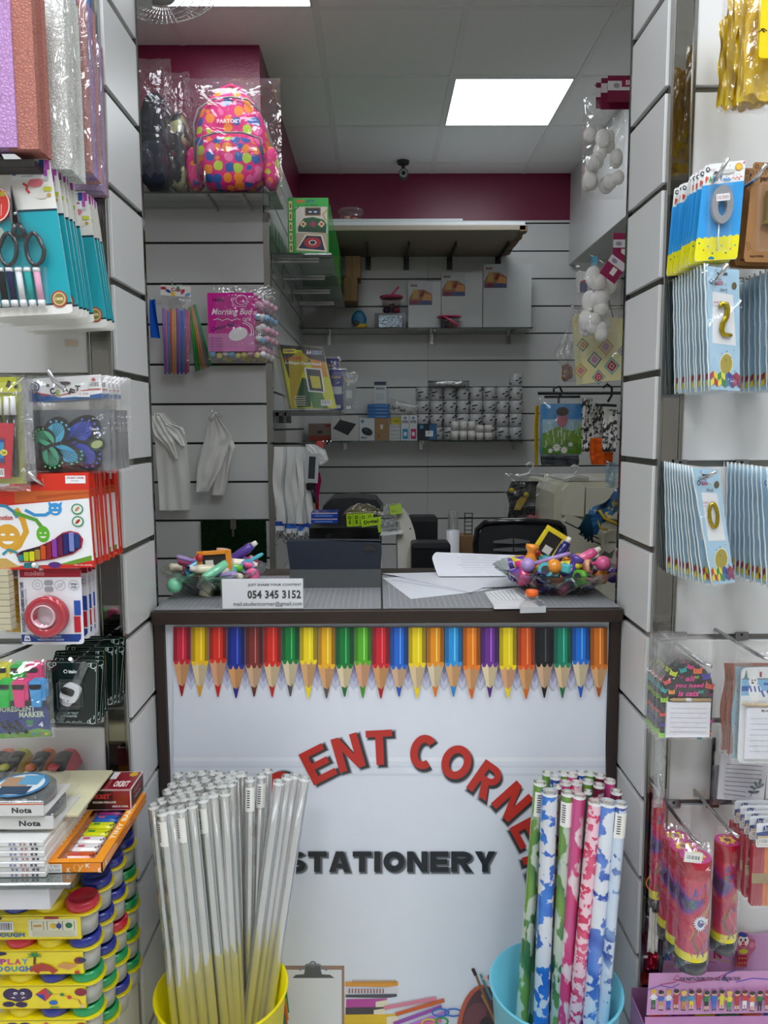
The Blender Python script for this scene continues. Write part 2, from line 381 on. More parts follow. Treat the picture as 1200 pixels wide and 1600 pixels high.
class Fr:
    """frame of one thing: its box in the photograph at depth Y gives its place and its real size"""
    def __init__(s, x0, y0, x1, y1, Y, rz=0., exact=False):
        s.ex = exact
        s.x0, s.y1 = x0, y1; a = PY(x0, y1, Y); b = PY(x1, y0, Y); cx = (x0+x1)/2
        s.o = a; s.kx = (b.x-a.x)/(x1-x0); s.kz = (b.z-a.z)/(y1-y0); s.k = (s.kx+s.kz)/2; s.root = None; s.Y = Y; s.rz = rz; s.w = b.x-a.x; s.h = b.z-a.z
    def loc(s, px, py, y=0.):
        if s.ex: p = PY(px, py, s.Y) - s.o; return (p.x, y, p.z)
        return ((px-s.x0)*s.kx, y, (s.y1-py)*s.kz)
    def b(s): return B(s)
    def thing(s, name, label, cat, group=None):
        s.root = empty(name, s.o, s.rz); tag(s.root, label, cat, group); return s
    def part(s, name, b, parent=None, label=None):
        o = obj(name, b, parent or s.root)
        if label: o['label'] = label
        return o
    def solo(s, name, b, label, cat, group=None):
        o = obj(name, b, None, s.o); o.rotation_euler = (0, 0, s.rz); return tag(o, label, cat, group)
def dup(root, d=(0,0,0), label=None, rz=0., group=None, ry=0., skip=()):
    r = root.copy(); COL.objects.link(r); r.location = root.location + Vector(d)
    r.rotation_euler = (root.rotation_euler[0], root.rotation_euler[1] + ry, root.rotation_euler[2] + rz)
    if label: r['label'] = label
    if group: r['group'] = group
    for ch in list(root.children):
        if ch.name.split('.')[0] in skip: continue
        c = ch.copy(); COL.objects.link(c); c.parent = r
        for g in list(ch.children):
            e = g.copy(); COL.objects.link(e); e.parent = c
    return r
ORD = 'front second third fourth fifth sixth seventh eighth ninth tenth eleventh twelfth thirteenth fourteenth fifteenth sixteenth seventeenth eighteenth nineteenth twentieth'.split()
# ================================================================ the room
PITCH = .178
WALLW = '#dadbda'
def slats(name, O, U, NRM, width, z0, z1, zg, splits=(), gap=.011, back='#4a4a48', thick=.012, col=WALLW, bm='dull_metal', vgap=.0015, bt=.006):
    """slatwall: dark metal channels with white boards between them; each board is a part"""
    U = Vector(U); NRM = Vector(NRM); O = Vector(O)
    b = B().use(back, bm); M = Matrix((U.to_4d(), NRM.to_4d(), Vector((0,0,1,0)), (0,0,0,1))).transposed(); M[0][3] = M[1][3] = M[2][3] = 0
    b.T = M; b.box(0, width, -bt, 0, z0, z1)
    root = struct(name, b, None, O)
    g = zg - math.ceil((zg - z0) / PITCH) * PITCH; lo = z0; cache = {}
    while lo < z1 - .01:
        g += PITCH; hi = min(g - gap/2, z1)
        if hi - lo > .012:
            xs = [0] + [x for x in splits] + [width]
            for xa, xb in zip(xs, xs[1:]):
                key = (round(hi-lo, 4), xa)
                if key not in cache:
                    q = B().use(col, 'laminate'); q.T = M; q.box(xa + (vgap if xa else 0), xb, .0002, thick, 0, hi-lo, .0009); cache[key] = q.mesh('panel')
                o = bpy.data.objects.new('panel', cache[key]); COL.objects.link(o); o.parent = root; o.location = (0, 0, lo)
        lo = g + gap/2
    return root
Z = lambda px, py, Y: PY(px, py, Y).z
# floor and ceiling
q = B().use('#c4c2be', 'gloss'); q.box(-2.4, 2.4, -2.6, 5.4, -.08, -.004)
fl = struct('floor', q)
q = B().use('#e0e0de', 'gloss'); q.box(0, .597, 0, .597, 0, .0042, .001); tm = q.mesh('tile')
for i in range(8):
    for j in range(5):
        o = bpy.data.objects.new('tile', tm); COL.objects.link(o); o.parent = fl; o.location = (-2.4 + .6*i, -1.3 + .6*j, -.004)
c0 = PZ(707, 120.5, CEIL); GX, GY = c0.x, c0.y
q = B().use('#8b8b89', 'matte'); q.box(-2.4, 2.4, -2.6, 5.5, CEIL + .012, CEIL + .08)
ce = struct('ceiling', q)
q = B().use('#f4f4f2', 'tile'); q.box(.012, .588, .012, .588, .002, .012, .002); tm = q.mesh('tile')
q = B().use('#eeeeec', 'satin'); q.box(-.012, .012, -.012, .588, -.0, .006); q.box(.012, .588, -.012, .012, 0, .006); gm = q.mesh('grid_bar')
def panel_light(x, y, lab, m):
    r = tag(empty('ceiling_light', (x, y, CEIL)), lab, 'light')
    q = B().use('#dcdcd8', 'satin'); q.box(.012, .588, .012, .02, -.002, .01); q.box(.012, .588, .58, .588, -.002, .01); q.box(.012, .02, .02, .58, -.002, .01); q.box(.58, .588, .02, .58, -.002, .01)
    obj('frame', q, r); q = B().use('#fff', m); q.box(.02, .58, .02, .58, 0, .006); obj('diffuser', q, r)
ix0 = math.floor((-2.4 - GX) / .6) + 1; LITS = {(0, 0): 1, (-2, -1): 2}
shop = {(-2, -6), (0, -6), (-2, -8), (0, -8), (-4, -7), (2, -7)}
for i in range(ix0, ix0 + 7):
    for j in range(-10, 3):
        x, y = GX + .6*i, GY + .6*j
        if y > 5.2 or y < -2.6: continue
        o = bpy.data.objects.new('grid_bar', gm); COL.objects.link(o); o.parent = ce; o.location = (x, y, CEIL)
        if (i, j) == (0, 0): panel_light(x, y, 'square light panel shining in the ceiling above the back of the alcove', 'lamp_alcove')
        elif (i, j) == (-2, -2): panel_light(x, y, 'light panel cut by the top edge, beside the wire fan guard', 'lamp_alcove')
        elif (i, j) in shop: panel_light(x, y, 'square light panel in the shop ceiling behind the viewer', 'lamp_shop')
        else:
            o = bpy.data.objects.new('tile', tm); COL.objects.link(o); o.parent = ce; o.location = (x, y, CEIL)
for o in [o for o in bpy.data.objects if o.name.startswith('ceiling_light') and o['label'].endswith('viewer')]: o['group'] = 'shop ceiling lights'
# far back wall of the alcove
YB = 5.25; ZB = 2.905
zg_b = Z(700, 521.5, YB)
slats('wall_back', (-.52, YB, 0), (1,0,0), (0,-1,0), 2.3, .0, ZB, zg_b, splits=[PY(668,600,YB).x + .52], gap=.009, back='#3b3b3a')
q = B().use('#5f1633', 'paint'); q.box(-.52, 1.78, YB - .012, YB + .01, ZB, CEIL + .01); struct('wall_back_upper', q)
# column on the left with a slatwall front and side
YC = 3.55; XC = -.505
zg_c = Z(330, 692.6, YC)
slats('wall_column', (-1.75, YC, 0), (1,0,0), (0,-1,0), 1.75 + XC, .0, ZB - .15, zg_c, gap=.010, back='#3b3b3a')
q = B().use('#5f1633', 'paint'); q.box(-1.75, XC, YC - .012, YB, ZB - .15, CEIL + .01); struct('wall_column_upper', q)
slats('wall_column_side', (XC, YC + .03, 0), (0,1,0), (1,0,0), YB - YC - .03, .0, ZB, zg_c + .06, gap=.010, back='#3b3b3a', splits=[.6, 1.2])
q = B().use('#c9c9c6', 'mirror'); q.box(XC, XC + .028, YC - .014, YC + .02, 0, 2.5); struct('trim_1', q)
# side and rear walls that close the room
for nm, bx in (('wall_left', (-2.45, -2.4, -2.6, 5.3, 0, CEIL+.02)), ('wall_right', (2.4, 2.45, -2.6, 5.3, 0, CEIL+.02)), ('wall_rear', (-2.4, 2.4, -2.65, -2.6, 0, CEIL+.02)), ('wall_alcove_right', (1.78, 1.83, 1.8, 5.3, 0, CEIL+.02)), ('wall_alcove_left', (-1.8, -1.75, 1.8, 3.6, 0, CEIL+.02))):
    q = B().use('#c9c6c0', 'laminate'); q.box(*bx); struct(nm, q)
# boxed-in duct along the right of the alcove
xb = PY(889, 350, YB).x
q = B().use('#cfd0cf', 'laminate'); q.box(xb, 1.78, 2.7, YB - .014, PY(889, 415, YB).z, CEIL + .01, .004); struct('wall_duct', q)
# front walls and pillars
YF = 1.545; XL, XR = -.522, .563
zf = Z(1130, 724, YF)
slats('wall_front_left', (-2.4, YF, 0), (1,0,0), (0,-1,0), 2.4 + XL - .041, 0, CEIL, zf, gap=.013, back='#8a8a88')
slats('wall_front_right', (XR + .042, YF, 0), (1,0,0), (0,-1,0), 2.4 - XR - .042, 0, CEIL, zf, gap=.013, back='#8a8a88')
YP0, YP1 = 1.53, 1.752
for nm, sx, X in (('wall_pillar_left', 1, XL), ('wall_pillar_right', -1, XR)):
    z_l = Z(160, 583, YP0) if sx > 0 else Z(1040, 582, YP0)
    slats(nm, (X, YP0 + .012, 0), (0,1,0), (sx,0,0), YP1 - YP0 - .02, 0, CEIL, z_l, gap=.014, back='#77776f', bt=.03, thick=.010)
# mirror strips and chrome corner trims of the pillars
def strip(nm, x0, x1, y0, y1, m='mirror', c='#9a9995'):
    q = B().use(c, m); q.box(x0, x1, y0, y1, 0, CEIL, .0012); struct(nm, q)
strip('trim_2', XL - .039, XL - .002, YP0 + .004, YP0 + .010); strip('trim_3', XL - .003, XL + .004, YP0, YP0 + .014, 'metal'); strip('trim_4', XL - .045, XL - .038, YP0, YP0 + .03, 'metal', '#8c8c88')
strip('trim_5', XL + .0, XL + .012, YP1 - .009, YP1 + .002, 'mirror', '#8a8a88')
strip('trim_6', XR + .002, XR + .038, YP0 + .004, YP0 + .010); strip('trim_7', XR - .004, XR + .003, YP0, YP0 + .014, 'metal'); strip('trim_8', XR + .037, XR + .044, YP0, YP0 + .03, 'metal', '#8c8c88')
strip('trim_9', XR - .012, XR - .0, YP1 - .009, YP1 + .002, 'mirror', '#8a8a88')
for x0, x1, nm in ((XL - .04, XL - .03, 'wall_pillar_core_left'), (XR + .03, XR + .04, 'wall_pillar_core_right')):
    q = B().use('#c9c6c0', 'laminate'); q.box(x0, x1, YP0 + .03, 1.80, 0, CEIL); struct(nm, q)
q = B().use('#c9c6c0', 'laminate'); q.box(-1.8, XL-.04, 1.76, 1.8, 0, CEIL); struct('wall_alcove_front_left', q)
q = B().use('#c9c6c0', 'laminate'); q.box(XR+.04, 1.83, 1.76, 1.8, 0, CEIL); struct('wall_alcove_front_right', q)
# counter
ZT = PY(600, 954, 1.68).z; YK = 1.68
xa, xz = XL + .014, XR - .014
ctr = empty('counter', (0, YK, 0)); tag(ctr, 'dark wood shop counter between the two white slatted pillars', 'counter')
q = B().use('#2e211a', 'wood'); q.box(xa, xz, 0, .52, ZT - .030, ZT, .002); obj('worktop', q, ctr)
for s_, e_ in ((xa, xa + .022), (xz - .022, xz)):
    q = B().use('#2b1d17', 'wood'); q.box(s_, e_, .02, .5, 0, ZT - .031, .001); obj('side_panel', q, ctr)
q = B().use('#dfe4ec', 'print'); q.box(xa + .023, xz - .023, .03, .045, 0, ZT - .031); obj('front_panel', q, ctr)
# ================================================================ counter poster
fr = Fr(271, 979, 946, 1790, YK + .0285, exact=True)
fr.thing('poster', 'large printed shop poster with pencils and curved red lettering on the counter front', 'poster')
b = fr.b(); b.slab(271, 979, 946, 1790, -.0015, 0, '#dfe4ee', 'print'); b.up(-.0016)
for y0, y1, c in ((1183, 1189, '#e9edf4'), (1196, 1199, '#d5dbe6'), (1208, 1212, '#d3d9e4')): b.rect(271, y0, 946, y1, c)
fr.part('sheet', b)
PC = '#c8203a #f2c20c #d92c1c #122f98 #7c2f2c #d8291c #0a8038 #f5d90f #f0b21a #0b7a35 #5ab02c #cf2130 #2266cc #f3d414 #e8921e #2a93dc #ea7c1a #6a2f8f #f4d811 #e2571a #181a20 #0f8668 #1b6fd6 #d0701c'.split()
TC = '#a3152c #e09a1a #c8201c #14298c #5c3222 #b81c1c #4a4a4e #f2dc12 #555555 #0a6a35 #3f8f2c #a51828 #1b57b4 #eed016 #e0761e #2288cc #d8641a #55267c #efd81a #cf6a1c #18181c #0d7048 #1556c0 #a8541c'.split()
WO = ['#d9a26e', '#e2cfa6', '#dba37c', '#d89e66', '#d5b08c', '#dfc49a', '#dccba8', '#d9a874']
b = fr.b(); b.up(-.0022); rnd = random.Random(4)
def dk(c, f):
    c = c.lstrip('#'); return tuple(min(1, int(c[i:i+2], 16)/255*f) for i in (0, 2, 4))
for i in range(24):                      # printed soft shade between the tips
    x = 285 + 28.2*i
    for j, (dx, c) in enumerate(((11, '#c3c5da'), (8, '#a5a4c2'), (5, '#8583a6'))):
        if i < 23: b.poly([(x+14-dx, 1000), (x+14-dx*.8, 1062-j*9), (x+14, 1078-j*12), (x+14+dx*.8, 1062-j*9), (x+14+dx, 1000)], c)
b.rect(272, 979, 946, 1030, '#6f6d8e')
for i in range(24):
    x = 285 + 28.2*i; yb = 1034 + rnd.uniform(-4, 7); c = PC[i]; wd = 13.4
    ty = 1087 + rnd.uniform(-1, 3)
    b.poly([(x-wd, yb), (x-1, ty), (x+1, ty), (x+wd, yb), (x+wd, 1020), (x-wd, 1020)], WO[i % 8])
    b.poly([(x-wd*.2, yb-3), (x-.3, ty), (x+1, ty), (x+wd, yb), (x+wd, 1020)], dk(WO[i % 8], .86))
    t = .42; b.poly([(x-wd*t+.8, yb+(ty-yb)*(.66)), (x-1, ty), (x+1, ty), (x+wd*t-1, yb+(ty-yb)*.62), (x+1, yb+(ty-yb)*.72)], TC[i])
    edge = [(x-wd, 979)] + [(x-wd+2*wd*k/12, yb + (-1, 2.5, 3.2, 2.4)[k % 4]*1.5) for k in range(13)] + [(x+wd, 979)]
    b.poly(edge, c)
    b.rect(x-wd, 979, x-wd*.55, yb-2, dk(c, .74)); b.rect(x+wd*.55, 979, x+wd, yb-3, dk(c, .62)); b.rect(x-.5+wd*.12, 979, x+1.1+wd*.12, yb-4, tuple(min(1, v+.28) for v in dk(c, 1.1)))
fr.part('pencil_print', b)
def letter(ch, cx, cy, deg, wd=41, h=54, c='#bf3026'):
    b = fr.b(); b.turn(deg, cx, cy); q = (cx-wd/2, cy-h/2, cx+wd/2, cy+h/2)
    for k, (g, cc) in enumerate(((3.2, '#c3c8d2'), (2.2, '#a0a4ac'), (1.2, '#6c6e74'), (.2, '#35363a'))):
        b.up(-.0022 - k*.0003); b.heavy(ch, q[0]+4, q[1]+3.5, q[2]+4, q[3]+3.5, cc, 12, g)
    b.up(-.0036); b.heavy(ch, *q, c, 12); b.turn(0, 0, 0)
    return fr.part('letter', b)
for a in (('S', 374, 1395, -82), ('T', 382, 1340, -70), ('U', 402, 1285, -56), ('D', 444, 1228, -42), ('E', 497, 1193, -27), ('N', 544, 1175, -16, 42), ('T', 593, 1167, -3), ('C', 662, 1174, 12, 42), ('O', 713, 1190, 23, 46), ('R', 759, 1218, 35, 38), ('N', 800, 1251, 48, 40), ('E', 828, 1297, 62, 38), ('R', 846, 1350, 74, 38)): letter(*a)
xs = 448
for ch, wd in zip('STATIONERY', (31, 32, 36, 32, 14, 36, 35, 32, 36, 35)):
    b = fr.b(); q = (xs+1.5, 1329, xs+wd-1.5, 1361)
    for k, (g, cc) in enumerate(((2.2, '#c3c8d2'), (1.2, '#989ba3'), (.3, '#5c5f66'))): b.up(-.0022 - k*.0003); b.heavy(ch, q[0]+2.5, q[1]+2.5, q[2]+2.5, q[3]+2.5, cc, 9.5, g)
    b.up(-.0036); b.heavy(ch, *q, '#1b2026', 9.5); fr.part('letter', b); xs += wd + .9
b = fr.b(); b.up(-.0024)
b.slab(440, 1508, 538, 1720, -.0018, -.0017, '#a08070', 'print'); b.up(-.0024); b.rect(444, 1514, 534, 1720, '#dfe1e4')
b.poly([(457,1527),(462,1522),(475,1521),(478,1508),(500,1508),(503,1521),(516,1522),(523,1527)], '#55585a'); b.ring(489, 1506, 5.5, 5.5, 2, '#6a6d70'); b.line([(468,1515),(480,1506),(498,1506),(511,1515)], 3, '#808488')
for x0, y0, x1, y1, c, pg in ((539,1533,622,1541,'#df9a3a',0), (540,1543,622,1551,'#d9d5dc',0), (540,1553,620,1558,'#4d4f57',0), (541,1560,605,1574,'#b9489c',1), (540,1573,602,1587,'#4a4348',1), (538,1584,622,1602,'#e2bb2c',1), (532,1600,600,1640,'#c23a30',1)):
    b.poly([(x0,y0),(x1,y0-1),(x1,y1-2),(x1-18,y1),(x0,y1-1)], c)
    if pg: b.poly([(x1-18,y0+4),(x1,y0+1),(x1,y1-2),(x1-18,y1)], '#e6dcc2')
for k in range(14): b.ring(552+k*5, 1532, 2, 3, .8, '#b08038', 8)
for k in range(12): b.rect(545+k*4.8, 1543, 547+k*4.8, 1550, '#8a5a5a')
for p, q_, c, wd in (((600,1573),(682,1558),'#d98296',6), ((618,1583),(694,1561),'#d2622c',6), ((615,1598),(690,1571),'#9a4fae',6), ((640,1600),(700,1578),'#b87ad0',5), ((600,1610),(690,1592),'#e0709a',5), ((640,1625),(720,1600),'#3a6ac0',6)): b.line([p, q_], wd, c)
for cx, cy, rx, c in ((688,1580,14,'#2f74c8'), (708,1580,14,'#2f74c8'), (670,1596,12,'#e0c23a'), (690,1594,11,'#2a9a4a')): b.ring(cx, cy, rx, 7, 2.6, c)
b.ell(748, 1600, 34, 64, '#c25c44', 28, turn=8); b.ell(752, 1600, 31, 60, '#5c3f46', 26, turn=8); b.ell(742, 1585, 16, 22, '#7a4a52', 14, turn=30); b.ell(760, 1612, 14, 26, '#433238', 14)
for p, q_, c in (((741,1516),(776,1604),'#8a6a4a'), ((750,1520),(768,1560),'#4a8a96'), ((752,1552),(782,1610),'#a87a48')): b.line([p, q_], 3.4, c)
b.line([(738,1511),(743,1522)], 5, '#3a2a26'); b.poly([(752,1527),(766,1520),(766,1532)], '#e0d0c0'); b.ell(764, 1525, 3, 5, '#c03a5a', 8)
for k, c in enumerate(('#3a8a4a', '#d88a2a', '#d0502a', '#2a7a5a')): b.line([(446-k, 1545+k*12), (450-k, 1580+k*12)], 5, c)
fr.part('bottom_print', b)
# ================================================================ things on the counter
def flat(name, pts, z, th, c, m='satin'):
    """thin sheet lying on the worktop; outline in photograph pixels"""
    P = [PZ(x, y, z) for x, y in pts]; o = P[0]; b = B().use(c, m)
    a = [b._v(p - o) for p in P]; d = [b._v(p - o + Vector((0, 0, -th))) for p in P]; n = len(P)
    b.face(a); b.face(d[::-1])
    for k in range(n): b.face([a[k], d[k], d[(k+1) % n], a[(k+1) % n]])
    return b, o
for i, (xa_, xb_) in enumerate(((xa + .004, .006), (.010, xz - .004))):
    b = B().use('#8b8d8f', 'matte'); b.box(xa_, xb_, YK + .012, YK + .40, ZT + .0002, ZT + .003, .0008)
    b.use('#c6c8ca', 'print'); zz = ZT + .0032; y0, y1 = YK + .02, YK + .385
    n = int((xb_-xa_-.03) / .0127)
    for k in range(n + 1):
        x = xa_ + .016 + k*.0127; w_ = .0006 if k % 5 else .0009; b.face([b._v(p) for p in ((x, y0, zz), (x+w_, y0, zz), (x+w_, y1, zz), (x, y1, zz))])
    for k in range(29):
        y = y0 + k*.0127; w_ = .0005; b.face([b._v(p) for p in ((xa_+.016, y, zz), (xa_+.016+n*.0127, y, zz), (xa_+.016+n*.0127, y+w_, zz), (xa_+.016, y+w_, zz))])
    o = obj('cutting_mat', b); tag(o, 'grey gridded cutting mat on the ' + ('left' if i == 0 else 'right') + ' half of the counter top', 'cutting mat', 'cutting mats on the counter')
ZM = ZT + .0036
# sign card
fr = Fr(348, 904, 473, 952, PZ(410, 951, ZM).y)
fr.thing('sign_card', 'white card sign with a phone number standing at the counter edge', 'sign'); b = fr.b()
b.slab(348, 904, 473, 951, -.0006, .0006, '#eef1f6', 'print', 1); b.turn(0, 0, 0); fr.part('card', b)
b = fr.b(); b.up(-.0012); b.text('JUST SHARE YOUR CONTENT', 388, 911.5, 471, 916.5, '#222', bold=.12); b.text('054 345 3152', 387, 922, 470, 935.5, '#1d1d1f', bold=.8); b.text('mail.studentcorner@gmail.com', 365, 940, 471, 948.5, '#222', bold=.08); fr.part('lettering', b)
b = fr.b(); b.use('#ffffff', 'clear'); b.slab(346, 903, 475, 952.5, -.0028, -.0022, rad=1); b.slab(346, 903, 475, 952.5, .0016, .0022); b.box(0, fr.w*1.0, -.0028, .03, -.001, 0); fr.part('clear_holder', b)
# tablet in a folding case
Yt = PZ(520, 917, ZM).y
fr = Fr(449, 842, 597, 918, Yt); fr.thing('tablet', 'dark tablet in a grey folding stand case on the cutting mat', 'tablet')
b = fr.b(); b.prism([(454,889),(595,889),(596.5,847),(592,842.5),(454,841.5),(449,846)], -.004, .006, '#1a2433', 'satin'); b.use('#39424c'); b.prism([(454,844.5),(595,845),(596.5,847),(592,842.5),(454,841.5),(449,846)], -.005, .006); fr.part('body', b)
b = fr.b(); b.slab(568, 851, 587, 861, -.0065, -.004, '#0b0e13', 'gloss', 2.5); b.ell(573, 856, 3, 3, '#1c222c'); b.ell(581, 856, 2.4, 2.4, '#1c222c'); fr.part('camera_bump', b)
b = fr.b(); b.prism([(453,918),(595,918),(595,889),(453.5,889)], -.009, -.005, '#505354', 'matte'); fr.part('case_flap', b)
b = fr.b(); b.use('#42464a', 'matte'); b.box(.006, fr.w-.003, .006, .075, .0, .004); fr.part('case_base', b)
# papers
for i, (pts, c, lab) in enumerate((
    ([(598,903),(642,936),(742,925),(800,913),(800,900),(700,897)], '#e9ecf2', 'white printed sheet at the bottom of the loose papers'),
    ([(612,906),(735,926),(792,903),(690,895)], '#e2e6ef', 'white sheet with faint red marks lying askew'),
    ([(722,893.5),(800,901),(735,926),(616,899),(597,896)], '#e6e8ef', 'white sheet with printed lines on top of the pile'),
    ([(752,918),(830,915),(826,905),(790,900)], '#dfe2e8', 'white sheet poking out under the trimmer'))):
    b, o = flat('paper', pts, ZM + .0006 + i*.0011, .0004, c, 'print')
    b.use('#b4b8c4', 'print'); zz = .0004
    for k in range(5):
        u0 = Vector(PZ(pts[0][0] + 22 + k*9, pts[0][1] + (-1 if i == 2 else 1)*1.2 + k*.6, ZM + .0006 + i*.0011)) - o
        b.face([b._v(u0 + Vector(v)) for v in ((.005, .0, zz), (.105, .02, zz), (.105, .0215, zz), (.005, .0015, zz))])
    ob = obj('paper_sheet', b, None, o); tag(ob, lab, 'paper', 'loose papers on the counter')
o = PZ(765, 899, ZM + .004); b = B().use('#e8eaf1', 'print')
pl = PY(684, 880, o.y) - o; pr_ = PY(845, 897, o.y) - o; L = pr_.x - pl.x
def curl(u, v, e=0):
    lift = math.sin(v*math.pi*.62) * .050 * (1 - .25*u); tip = (1-u)**2.0 * (1 - abs(v-.55)*1.9) * -.018
    return (pl.x + L*u + tip + v*.012, -.02 + v*.10 + .03*math.sin(v*3.0), .002 + e + lift*(.25+.75*math.sin(v*math.pi*.5)))
b.grid(lambda u, v: curl(u, v), 16, 12); b.grid(lambda u, v: curl(u, v, -.0008), 16, 12)
b.use('#9a9eaa', 'print')
for k in range(9):
    v = .12 + k*.075
    for u0, u1 in ((.26, .60),) if k % 3 else ((.22, .42), (.46, .6)):
        ids = [b._v(curl(u, vv, .0010)) for u, vv in ((u0, v), (u1, v), (u1, v+.006), (u0, v+.006))]; b.face(ids)
ob = obj('curled_paper', b, None, o); tag(ob, 'typed white page curling up beside the right bowl', 'paper')
# trimmer
fr = Fr(757, 912, 853, 951, PZ(800, 948, ZM).y); fr.thing('paper_trimmer', 'white and grey paper trimmer with an orange slider knob', 'paper trimmer')
def TP(px, py, z=0.): return PZ(px, py, ZM + z) - fr.o
def slabz(b, pts, z0, z1, c, m='satin'):
    b.use(c, m); a = [b._v(TP(x, y, z1)) for x, y in pts]; d = [b._v(TP(x, y, z1) - Vector((0,0,z1-z0))) for x, y in pts]; n = len(pts)
    b.face(a); b.face(d[::-1])
    for k in range(n): b.face([a[k], d[k], d[(k+1)%n], a[(k+1)%n]])
b = fr.b(); slabz(b, [(757,925),(772,947),(846,946),(845,938),(812,917),(790,920)], 0, .007, '#d9dadb'); slabz(b, [(761,925),(775,938),(817,936),(802,919),(790,921)], .0071, .0078, '#e8e9ea', 'print')
for k in range(6):
    t = k/6; slabz(b, [(764+t*40,925.4-t*4),(765+t*40,925.3-t*4),(779.5+t*36,937.4),(778.5+t*36,937.5)], .0079, .0081, '#9a9c9e', 'print')
fr.part('base', b)
b = fr.b(); slabz(b, [(805,921),(813,919),(853,945),(843,947)], .0072, .014, '#8d9194', 'gloss'); slabz(b, [(812,944),(820,937),(850,941),(853,948),(813,949)], .0, .013, '#b4b8ba'); fr.part('rail', b)
b = fr.b(); p = TP(831, 932, .014); b.use('#d9d9d9', 'gloss').lathe([(.016,0),(.014,.008),(.008,.012)], 14, p); fr.part('slider_foot', b)
b = fr.b(); p = TP(831, 932, .022); b.use('#f26a12', 'gloss').lathe([(.0,0),(.013,.001),(.0145,.006),(.0145,.012),(.012,.016),(0,.017)], 20, p); fr.part('slider_knob', b, label='round orange slider knob')
# glass bowls of novelty pens and erasers
def bowl(cx, cy, r, lab):
    c = Vector((cx, cy, ZM)); root = empty('glass_bowl', c); tag(root, lab, 'bowl'); b = B().use('#fff', 'glass')
    def sc_(a, rr):
        k = max(0, (rr - r*.45) / (r*.55)); return 1 + .055*k*abs(math.sin(a*6)) - .02*k + .02*math.sin(a*24)*k
    prof = [(0,.004),(r*.38,.004),(r*.46,.0),(r*.50,.006),(r*.62,.018),(r*.80,.036),(r*.98,.058),(r*1.0,.060),(r*.985,.0625),(r*.78,.041),(r*.6,.024),(r*.45,.012),(0,.010)]
    b.lathe(prof, 72, (0,0,0), sc_, cap=False); obj('dish', b, root)
    b = B().use('#fff', 'glass')
    for k in range(12):                       # cut diamonds and star points in the glass
        a = 2*math.pi*k/12; ca, sa = math.cos(a), math.sin(a)
        b.tube([(r*.50*ca, r*.50*sa, .005), (r*.80*math.cos(a+.2), r*.80*math.sin(a+.2), .034), (r*1.0*ca, r*1.0*sa, .058)], [.003,.0035,.003], 5)
        b.tube([(r*.50*ca, r*.50*sa, .005), (r*.80*math.cos(a-.2), r*.80*math.sin(a-.2), .034), (r*1.0*ca, r*1.0*sa, .058)], [.003,.0035,.003], 5)
    obj('cut_ribs', b, root)
    return c
BR = bowl(.440, 1.872, .150, 'scalloped cut glass bowl of bright novelty pens, beside the right pillar')
BL = bowl(-.405, 1.880, .128, 'scalloped cut glass bowl of pastel novelty pens, beside the left pillar')
CN = {'pink': '#f06aa0', 'lilac': '#b89ad8', 'purple': '#5b3f9e', 'lime green': '#6cc23a', 'yellow': '#f3dc2c', 'orange': '#f49a2c', 'peach': '#f6b890', 'turquoise': '#58c0c8', 'navy blue': '#25246a', 'hot pink': '#ee3f86', 'cream': '#efe6c8', 'sky blue': '#6ab4dc', 'mint green': '#86dcb0', 'red': '#d62c30'}
TOYS = {}
